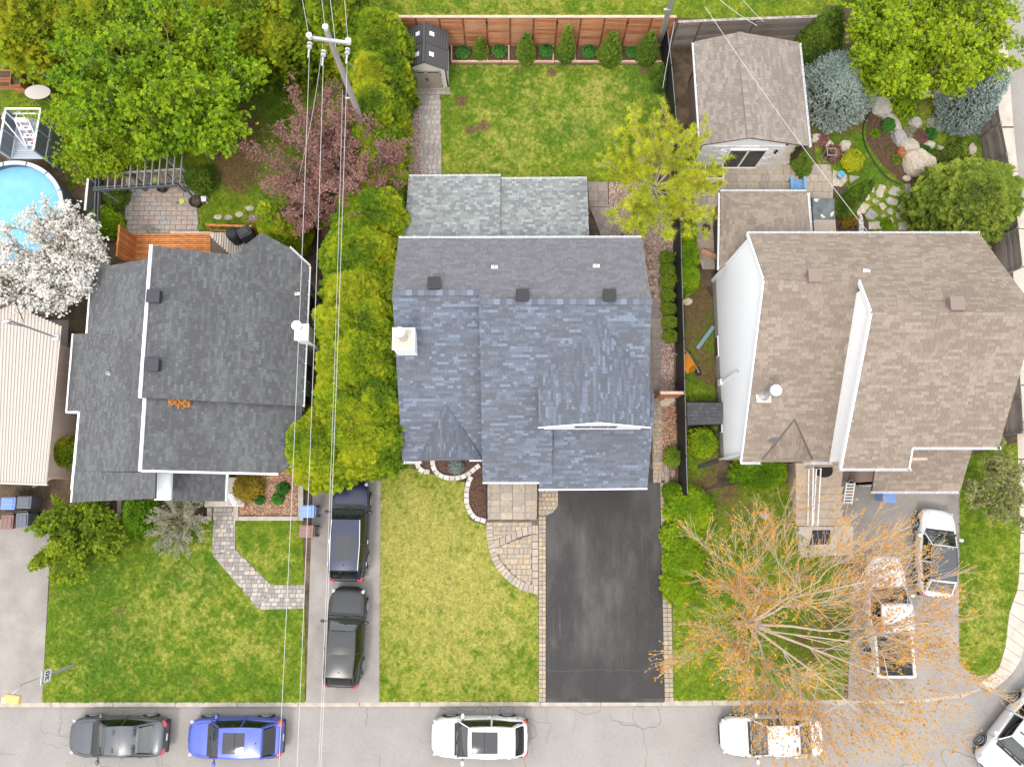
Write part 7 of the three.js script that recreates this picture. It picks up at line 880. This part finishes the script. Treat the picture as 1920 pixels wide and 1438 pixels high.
// ---------- stones, edging and small things ----------
const stoneMat = tones([[.40, .35, .29], [.36, .33, .30], [.45, .38, .30], [.30, .29, .29]], 0.4, 260), zf = (x, y) => [1500 + x * 0.1875, 180 + y * 0.1875];
const flags = groundGroup('flagstone_path', 'irregular flagstone path with green joints');
[[[760, 960], [800, 880], [865, 900], [825, 1020], [770, 1010]], [[880, 960], [940, 895], [1030, 950], [1000, 1005], [900, 990]], [[650, 1010], [690, 980], [705, 1030], [660, 1055]], [[720, 1045], [750, 1020], [795, 1055], [750, 1090]], [[850, 1040], [890, 1010], [980, 1040], [970, 1095], [890, 1085]], [[785, 1080], [830, 1065], [870, 1110], [825, 1150]], [[975, 1110], [1030, 1045], [1105, 1090], [1105, 1160], [1030, 1160]], [[870, 1140], [905, 1115], [940, 1150], [925, 1195], [880, 1175]], [[530, 1110], [610, 1050], [700, 1100], [640, 1180], [560, 1165]], [[650, 1190], [710, 1120], [785, 1190], [740, 1240], [670, 1230]], [[805, 1200], [840, 1180], [870, 1210], [830, 1235]], [[685, 1265], [835, 1250], [835, 1330], [690, 1335]], [[960, 1160], [1020, 1175], [1010, 1235], [965, 1220]], [[1110, 1140], [1190, 1115], [1170, 1170], [1115, 1195]], [[870, 1240], [915, 1215], [945, 1260], [900, 1300]], [[985, 1270], [1070, 1250], [1080, 1340], [990, 1345]], [[1050, 880], [1110, 880], [1115, 960], [1195, 1020], [1150, 1110], [1060, 1030]], [[1135, 870], [1300, 960], [1290, 1010], [1130, 960]], [[700, 920], [745, 900], [745, 970], [705, 960]], [[495, 790], [600, 810], [500, 880]], [[330, 740], [470, 790], [470, 850], [420, 910], [330, 900]], [[1440, 640], [1540, 660], [1530, 730], [1450, 720]], [[1310, 650], [1370, 685], [1320, 695]], [[1320, 740], [1420, 685], [1445, 740], [1400, 800], [1395, 910], [1340, 900]], [[1260, 530], [1330, 540], [1290, 600], [1250, 590]], [[1370, 490], [1450, 510], [1410, 550]]].forEach((p, i) => mk('flagstone', prism(outline(p.map(q => zf(...q))), 0, 0.045 + (i % 3) * 0.006, 0.014), stoneMat[i === 16 || i === 17 || i === 9 ? 3 : (i * 7) % 3], flags));
const stepStones = groundGroup('stepping_stones', 'five stepping stones crossing the dim lawn'); for (const [i, [x, y]] of [[408, 407], [428, 408], [449, 402], [468, 390], [473, 408]].entries()) { const c = P(x, y), p = []; for (let k = 0; k < 7; k++) { const a = k / 7 * 6.28; p.push(V(c.x + Math.cos(a) * 0.24 * (0.8 + 0.35 * hash2(k, i, 3)), 0, c.z + Math.sin(a) * 0.17 * (0.8 + 0.35 * hash2(k, i, 5)))); } mk('stepping_stone', prism(p, 0, 0.05, 0.012), stoneMat[i % 3], stepStones); }
function boulder(label, px, py, sx, sy, sz, seed, mat = 0, turn = 0) { const c = P(px, py), g = mergeVertices(new THREE.IcosahedronGeometry(1, 2).deleteAttribute('uv').deleteAttribute('normal')), p = g.attributes.position, v = V(); for (let i = 0; i < p.count; i++) { v.fromBufferAttribute(p, i); const k = 0.5 + 0.75 * noise3(v, 1.5, seed) + 0.4 * noise3(v, 3.6, seed + 2); v.multiplyScalar(k); v.y = Math.min(v.y, 0.62 + 0.1 * noise3(v, 2, seed)); p.setXYZ(i, v.x * sx, v.y * sy + sy * 0.2, v.z * sz); } g.rotateY(turn); g.computeVertexNormals(); const n = g.toNonIndexed(); n.computeVertexNormals(); const uv = new Float32Array(n.attributes.position.count * 2); for (let i = 0; i < n.attributes.position.count; i++) { uv[2 * i] = n.attributes.position.getX(i) + n.attributes.position.getY(i); uv[2 * i + 1] = n.attributes.position.getZ(i); } n.setAttribute('uv', new THREE.BufferAttribute(uv, 2)); const m = tag(mk('boulder', n, stoneMat[mat]), label, 'boulder'); m.position.set(c.x, 0, c.z); return m; }
boulder('large rounded tan boulder in the rock garden', 1722, 310, 0.85, 0.7, 0.75, 701, 2); boulder('long sloping tan boulder with rusty cleft', 1744, 340, 0.5, 0.5, 0.85, 702, 2, 0.6); boulder('flat grey boulder at the top of the rock garden', 1652, 203, 0.5, 0.35, 0.6, 703, 1, -0.3); boulder('slanted grey slab boulder beside the small round shrub', 1673, 235, 0.4, 0.4, 0.75, 704, 1, 0.5); boulder('dark grey boulder beside the mulch', 1684, 262, 0.36, 0.4, 0.55, 705, 3, 0.3); boulder('pale boulder beside the upright rusty stone', 1702, 277, 0.5, 0.4, 0.5, 706, 0); boulder('rusty orange upright stone', 1688, 290, 0.2, 0.45, 0.32, 707, 2, 0.4).material = speckle([.30, .11, .04], 0.5, 0.8, 270); boulder('pale square stone by the garden house eave', 1529, 260, 0.3, 0.3, 0.26, 708, 2); boulder('tan stone beside the reddish twiggy plant', 1554, 278, 0.26, 0.3, 0.34, 709, 2); boulder('tan stone above the yellow shrub', 1584, 274, 0.36, 0.3, 0.3, 710, 0, 0.8); boulder('small pale stone at the street side fence', 1821, 281, 0.25, 0.3, 0.35, 711, 0); boulder('pale stacked stone by the bright green shrub', 1288, 566, 0.3, 0.25, 0.2, 712, 2); boulder('brown stone below the cedar gate', 1247, 754, 0.3, 0.3, 0.25, 713, 2); boulder('tan stone below the cedar gate beside another', 1257, 751, 0.22, 0.3, 0.22, 714, 0); boulder('pale stone in the gravel under the pine', 1192, 422, 0.22, 0.2, 0.26, 715, 0); boulder('pale angular rock between the two blue spruces', 1762, 178, 0.4, 0.3, 0.3, 717, 2); boulder('grey rock among the dry grass', 1716, 232, 0.35, 0.28, 0.3, 718, 1, 0.7); boulder('tan rock above the dark purple cushion', 1742, 272, 0.3, 0.22, 0.26, 719, 0); boulder('pale flat rock beside the long sloping boulder', 1768, 332, 0.42, 0.2, 0.34, 720, 0, 0.4); boulder('small tan rock at the mulch edge', 1700, 335, 0.2, 0.16, 0.18, 721, 2); boulder('brown stones under the lime green tree', 1730, 175, 0.5, 0.3, 0.42, 716, 1);
// scalloped edging stones of the front bed
const scal = thing('stone_edging', 'scalloped row of pale edging stones around the mulch bed', 'edging', P(850, 890)); const edgeStone = tones([[.52, .48, .45], [.58, .54, .51], [.46, .43, .41]], 0.25, 275); for (const c of [[[782, 868], [784, 876], [791, 884], [806, 885]], [[811, 862], [812, 876], [819, 888], [833, 895], [849, 897], [866, 895], [880, 888], [890, 879], [900, 872]], [[884, 893], [878, 905], [875, 922], [875, 943], [881, 960], [892, 972], [911, 977]]]) { const pts = outline(c), cum = [0]; for (let i = 1; i < pts.length; i++) cum.push(cum[i - 1] + pts[i].distanceTo(pts[i - 1])); const at = s => { let i = 1; while (i < pts.length - 1 && cum[i] < s) i++; return pts[i - 1].clone().lerp(pts[i], (s - cum[i - 1]) / (cum[i] - cum[i - 1])); }; const n = Math.round(cum[cum.length - 1] / 0.3); for (let k = 0; k < n; k++) { const a = at(cum[cum.length - 1] * (k + 0.04) / n), b = at(cum[cum.length - 1] * (k + 0.96) / n), d = b.clone().sub(a).normalize(), s = V(-d.z, 0, d.x).multiplyScalar(0.12); mk('edging_stone', prism([a.clone().add(s), b.clone().add(s), b.clone().sub(s), a.clone().sub(s)], 0, 0.16 + 0.01 * (k % 3), 0.03), edgeStone[k % 3], scal); } }
// concrete bed edging of the grey house
const conc = (label, parts) => { const t = thing('concrete_edging', label, 'edging', P(...parts[0][0])); for (const p of parts) mk('edging_block', prism(outline(p), 0, 0.2, 0.015), M.kerb, t); }; conc('concrete edging around the bark bed', [[[440, 950], [448, 950], [448, 976], [440, 976]], [[448.5, 968], [560, 968], [560, 976], [448.5, 976]], [[560.5, 900], [570, 900], [570, 976], [560.5, 976]]]); conc('concrete edging in front of the porch shrubs', [[[222, 930], [230, 930], [230, 968], [222, 968]], [[222, 968.5], [246, 968.5], [246, 976], [222, 976]], [[365, 968], [397, 968], [397, 976], [365, 976]], [[390, 952], [398, 952], [398, 967.5], [390, 967.5]]]);
{ const t = thing('curved_edging', 'curved pale stone edging around the twig bed', 'edging', P(1605, 410)); ribbon(t, 'edging_stone', [[1593, 397], [1602, 403], [1607, 412], [1608, 424], [1608, 442]], [[1598, 391], [1609, 398], [1615, 409], [1617, 424], [1617, 442]], 8, 0, 0.22, edgeStone, 81); }
{ const t = thing('bed_rim', 'thin black rim around the rock garden mulch', 'edging', P(1625, 240)); const p = [[1640, 200], [1627, 218], [1619, 240], [1622, 268], [1633, 292], [1650, 318], [1672, 338], [1690, 345]].map(q => P(...q, 0.05)); mk('rim', tube(new THREE.CatmullRomCurve3(p).getPoints(40), 0.035, 6), CM.black, t); }
// loose gravel, bark chips
function scatter(name, label, cat, polys, n, cols, s0, s1, y, seed, flatK = 0.6) { const geo = new THREE.IcosahedronGeometry(1, 0).scale(1, flatK, 0.75), items = []; R = rng(seed); const tri = []; let tot = 0; for (const p of polys) { const o2 = outline(p), v2 = o2.map(q => new THREE.Vector2(q.x, q.z)); for (const f of THREE.ShapeUtils.triangulateShape(v2, [])) { const [a, b, c] = f.map(i => o2[i]); const A = areaXZ([a, b, c]); tot += A; tri.push([a, b, c, tot]); } } for (let i = 0; i < n; i++) { const s = R() * tot, [a, b, c] = tri.find(q => q[3] >= s); let u = R(), w = R(); if (u + w > 1) { u = 1 - u; w = 1 - w; } items.push({ p: V(a.x + (b.x - a.x) * u + (c.x - a.x) * w, y + R() * 0.02, a.z + (b.z - a.z) * u + (c.z - a.z) * w), d: V(gauss() * 0.5, 1, gauss() * 0.5).normalize(), s: rr(s0, s1), c: cols[Math.floor(R() * cols.length)].map(k => k * rr(0.75, 1.25)) }); } const holder = new THREE.Group(); const im = foliage(holder, name, geo, items, std(0xffffff, 0.95)); holder.remove(im); im.name = numbered(name); im.position.set(0, 0, 0); im.userData.label = label; im.userData.category = cat; scene.add(im); }
const pebbleC = [[.36, .25, .20], [.44, .32, .26], [.25, .15, .12], [.52, .46, .42], [.30, .22, .19], [.20, .13, .11]], chipC = [[.26, .14, .085], [.34, .20, .13], [.17, .085, .055], [.40, .27, .19]], darkChip = [[.10, .05, .035], [.14, .07, .045], [.075, .04, .03]];
scatter('gravel', 'reddish decorative gravel of the side beds', 'gravel', [[[762, 176], [786, 176], [790, 334], [766, 334]], [[1142, 342], [1215, 342], [1262, 430], [1262, 640], [1264, 745], [1241, 745], [1238, 560], [1215, 450], [1172, 445], [1142, 400]]], 15000, pebbleC, 0.022, 0.05, 0.02, 721);
scatter('bark_chips', 'loose bark chips of the bed beside the stoop', 'bark chips', [[[444, 885], [560, 885], [560, 968], [446, 968]], [[1243, 760], [1266, 760], [1268, 850], [1243, 850]]], 7000, chipC, 0.03, 0.07, 0.035, 722, 0.35);
scatter('mulch', 'dark mulch chips of the garden beds', 'mulch', [[[785, 845], [905, 845], [911, 900], [911, 972], [895, 968], [886, 950], [882, 925], [889, 900], [850, 891], [815, 878]], [[1625, 215], [1650, 200], [1690, 240], [1725, 300], [1735, 340], [1690, 340], [1655, 310], [1625, 265]], [[848, 90], [1240, 90], [1240, 114], [848, 114]], [[1568, 395], [1600, 395], [1606, 410], [1606, 440], [1568, 440]]], 11000, darkChip, 0.025, 0.055, 0.045, 723, 0.4);
// entrance stairs of the brown roofed house
{
  const t = thing('front_stairs', 'beige slab front stairs with white railings under orange twigs', 'stairs', P(1540, 950)); const lv = [[868, 912, 1.0], [912, 926, 0.86], [926, 940, 0.7], [940, 955, 0.54], [955, 971, 0.38], [971, 986, 0.2]], bm = [M.walk, speckle([.40, .335, .27], 0.2, 1.2, 281)]; lv.forEach(([a, b, h], i) => { const p = [P(1492, a, h), P(1584, a, h), P(1578, b, h), P(1494, b, h)]; if (i) { const z = P(1540, lv[i - 1][1], lv[i - 1][2]).z; p[0].z = p[1].z = z + 0.003; } mk('tread', prism(p, h - 0.07, h, 0.01), speckle([.43, .35, .275], 0.2, 1.2, 282 + (i % 2)), t); mk('riser_block', prism(p.map(q => V(q.x, 0, q.z - 0.02)), 0, h - 0.075), M.beigeWall, t); }); const rail = (x0, x1) => { const a = P(x0, 880, 1.0), b = P(x1, 985, 0.2); for (const y of [0.35, 0.9]) mk('rail', bar(a.clone().add(V(0, y, 0)), b.clone().add(V(0, y, 0)), 0.05, 0.05), M.white, t); for (let k = 0; k <= 4; k++) { const p = a.clone().lerp(b, k / 4); mk('railing_post', bar(p, p.clone().add(V(0, 0.92, 0)), 0.04, 0.04), M.white, t); } }; rail(1512, 1510); rail(1526, 1520);
  const m1 = tag(mk('doormat', prism((() => { const c = P(1545, 876, 1.0), p = [V(c.x - 0.45, 0, c.z), V(c.x + 0.45, 0, c.z)]; for (let k = 0; k <= 8; k++) { const a = k / 8 * Math.PI; p.push(V(c.x + Math.cos(a) * 0.45, 0, c.z + 0.2 + Math.sin(a) * 0.32)); } return p; })(), 1.002, 1.02), std([.022, .016, .015], 0.95)), 'black half round doormat on the front stairs landing', 'doormat'); const m2 = tag(mk('floor_mat', prism(outline([[1524, 994], [1557, 994], [1557, 1020], [1518, 1022]]), 0.03, 0.045), std([.03, .03, .036], 0.9)), 'dark rubber mat at the foot of the front stairs', 'mat'); mk('landing_slab', prism(outline([[1490, 987], [1600, 987], [1600, 1040], [1500, 1045]]), 0, 0.026), M.walk, t);
  const l = thing('side_ladder', 'white metal step rail beside the front stairs', 'railing', P(1596, 930)); const a = P(1588, 905, 0.9), b = P(1582, 945, 0.15), o2 = V(0.42, 0, 0); for (const q of [V(0, 0, 0), o2]) mk('stringer', bar(a.clone().add(q), b.clone().add(q), 0.05, 0.06), M.white, l); for (let k = 0; k < 7; k++) { const p = a.clone().lerp(b, (k + 0.5) / 7); mk('rung', bar(p, p.clone().add(o2), 0.06, 0.03), M.white, l); }
  const pots = [[1592, 905, .13], [1600, 902, .12], [1612, 906, .16]]; for (const [i, [x, y, r]] of pots.entries()) { const c = P(x, y); const tt = thing('white_pot', ['white flower pot at the top of the step rail', 'white flower pot between two others by the step rail', 'large white flower pot against the garage wall'][i], 'flower pot', c); mk('pot', new THREE.LatheGeometry([[0.02, 0], [r * 0.7, 0], [r, 0.26], [r * 1.1, 0.28], [r * 0.9, 0.28], [r * 0.85, 0.22], [0.02, 0.22]].map(q => new THREE.Vector2(...q)), 16).translate(c.x, 0.03, c.z), M.white, tt); mk('earth', cyl(r * 0.84, r * 0.84, 0.02, c.x, 0.265, c.z), M.soil, tt); }
}
// wooden lattice rail beside the rear wing, white bench, garden chair, lantern, pots
{
  const t = thing('timber_railing', 'brown timber railing and steps beside the hipped rear wing', 'railing', P(1340, 460)); const a = P(1338, 400), b = P(1343, 530); for (const y of [0.9, 1.5]) mk('rail', bar(a.clone().add(V(0, y, 0)), b.clone().add(V(0, y, 0)), 0.14, 0.05), orangeWood[0], t); for (let k = 0; k < 11; k++) { const p = a.clone().lerp(b, (k + 0.5) / 11); mk('board', box(0.025, 1.4, 0.24, p.x, 0.75, p.z), orangeWood[(k * 5) % 3], t); } for (const f of [0, 0.33, 0.66, 1]) { const p = a.clone().lerp(b, f); mk('post', box(0.1, 1.55, 0.1, p.x, 0.775, p.z), postWood, t); } const st = P(1330, 480); mk('step', box(0.9, 0.06, 0.28, st.x - 0.1, 0.35, st.z, -0.4), cedarBoard[3], t);
  const w = thing('white_planter', 'white slatted planter box beside the terrace', 'planter', P(1335, 330)); const c = P(1335, 328), L = 1.0, D = 0.9; for (const [dx, dz, wd, dp] of [[0, D / 2, L, 0.05], [0, -D / 2, L, 0.05], [L / 2 - 0.025, 0, 0.05, D - 0.06], [-L / 2 + 0.025, 0, 0.05, D - 0.06]]) for (const y of [0.12, 0.3, 0.48]) mk('slat', box(wd, 0.15, dp, c.x + dx, y, c.z + dz), M.white, w); mk('earth', box(L - 0.12, 0.05, D - 0.1, c.x, 0.35, c.z), M.soil, w);
  const g = thing('garden_chair', 'sky blue slatted garden chair on the terrace', 'chair', P(1492, 352)), gb = std([.12, .30, .55], 0.6), p = P(1490, 352); for (let k = 0; k < 5; k++) mk('seat_slat', bar(p.clone().add(V(-0.3, 0.38, -0.25 + k * 0.11)), p.clone().add(V(0.3, 0.38, -0.25 + k * 0.11)), 0.085, 0.025), gb, g); for (let k = 0; k < 5; k++) mk('back_slat', bar(p.clone().add(V(-0.28 + k * 0.13, 0.38, 0.28)), p.clone().add(V(-0.30 + k * 0.14, 1.0, 0.5)), 0.09, 0.02), gb, g); for (const s of [-1, 1]) { mk('armrest', bar(p.clone().add(V(s * 0.36, 0.6, -0.4)), p.clone().add(V(s * 0.36, 0.6, 0.35)), 0.12, 0.03), gb, g); for (const z of [-0.32, 0.3]) mk('leg', box(0.06, 0.6, 0.06, p.x + s * 0.34, 0.3, p.z + z), gb, g); }
  const q = P(1573, 332), tb = thing('blue_bucket', 'small turquoise bucket beside the yellow shrub', 'bucket', q); mk('pail', new THREE.LatheGeometry([[0.01, 0.02], [0.15, 0.02], [0.19, 0.3], [0.21, 0.31], [0.17, 0.3], [0.13, 0.06], [0.01, 0.06]].map(k => new THREE.Vector2(...k)), 18).translate(q.x, 0.04, q.z), std([.15, .42, .55], 0.5), tb); mk('bail', tube([V(q.x - 0.19, 0.33, q.z), V(q.x, 0.36, q.z + 0.19), V(q.x + 0.19, 0.33, q.z)], 0.012, 5), M.metal, tb);
  const l = P(1548, 298), tl = thing('patio_heater', 'square metal lantern frame at the terrace edge', 'lantern', l); for (const [sx, sz] of [[-1, -1], [1, -1], [-1, 1], [1, 1]]) mk('upright', box(0.04, 0.8, 0.04, l.x + sx * 0.24, 0.44, l.z + sz * 0.2), M.tan, tl); for (const y of [0.1, 0.84]) mk('frame', G([box(0.52, 0.04, 0.04, l.x, y, l.z - 0.2), box(0.52, 0.04, 0.04, l.x, y, l.z + 0.2), box(0.04, 0.04, 0.36, l.x - 0.24, y, l.z), box(0.04, 0.04, 0.36, l.x + 0.24, y, l.z)]), M.tan, tl); mk('glass_dome', new THREE.SphereGeometry(0.17, 14, 8).translate(l.x, 0.5, l.z), M.glass, tl);
  const pot = (name, label, px, py, r, h, m) => { const c = P(px, py), tt = thing(name, label, 'pot', c); mk('pot', new THREE.LatheGeometry([[0.02, 0], [r * 0.75, 0], [r, h], [r * 1.12, h], [r * 1.12, h + 0.04], [r * 0.86, h + 0.04], [r * 0.7, h * 0.7], [0.02, h * 0.7]].map(k => new THREE.Vector2(...k)), 20).translate(c.x, 0.02, c.z), m, tt); mk('earth', cyl(r * 0.78, r * 0.78, 0.02, c.x, h * 0.86, c.z), M.soil, tt); }; pot('terracotta_pot', 'terracotta pot on the dim lawn under the leafy tree', 407, 290, 0.16, 0.28, std([.42, .18, .11], 0.8)); pot('black_pot', 'black pot under the pergola edge', 307, 357, 0.22, 0.3, CM.black); pot('fire_bowl', 'dark fire bowl at the patio corner', 371, 383, 0.3, 0.4, std([.03, .022, .02], 0.7)); pot('blue_pot', 'dark blue pot by the timber railing', 1321, 433, 0.2, 0.4, std([.02, .03, .05], 0.4));
  for (const [x, y, lb] of [[341, 378, 'lime green racket lying on the patio'], [290, 338, 'lime green racket under the pergola']]) { const c = P(x, y), tt = thing('lime_racket', lb, 'racket', c); mk('blade', cyl(0.15, 0.15, 0.02, c.x, 0.06, c.z, 22), std([.42, .62, .08], 0.6), tt); mk('handle', bar(V(c.x - 0.14, 0.06, c.z + 0.04), V(c.x - 0.3, 0.06, c.z + 0.11), 0.04, 0.02), CM.black, tt); } { const c = P(386, 378), tt = thing('white_cube', 'small white stool beside the fire bowl', 'stool', c); mk('seat', rbox(0.3, 0.05, 0.3, 0.015, c.x, 0.38, c.z), M.white, tt); for (const [a2, b2] of [[-1, -1], [1, -1], [-1, 1], [1, 1]]) mk('leg', box(0.04, 0.35, 0.04, c.x + a2 * 0.12, 0.18, c.z + b2 * 0.12), M.white, tt); }
  { const a2 = P(276, 427), b2 = P(296, 444), tt = tag(mk('loose_plank', bar(a2.clone().add(V(0, 0.3, 0)), b2.clone().add(V(0, 0.62, 0)), 0.12, 0.03), greyBoard[2]), 'loose grey plank leaning on the deck edge', 'plank'); } { const c = P(1433, 966), tt = tag(mk('paving_slab', prism([V(c.x - 0.3, 0, c.z), V(c.x, 0, c.z - 0.28), V(c.x + 0.3, 0, c.z), V(c.x + 0.05, 0, c.z + 0.3)], 0.01, 0.06, 0.01), slabPav[2]), 'single tan slab lying on the corner lawn', 'slab'); }
  { const c = P(1250, 880), tt = thing('timber_stack', 'grey planks stacked beside the black fence', 'planks', c); for (let k = 0; k < 3; k++) mk('plank', bar(P(1246 + k * 3.2, 866, 0.1 + k * 0.05), P(1248 + k * 3.2, 908, 0.1 + k * 0.05), 0.08, 0.09), greyBoard[k], tt); }
}
renderer.render(scene, camera);
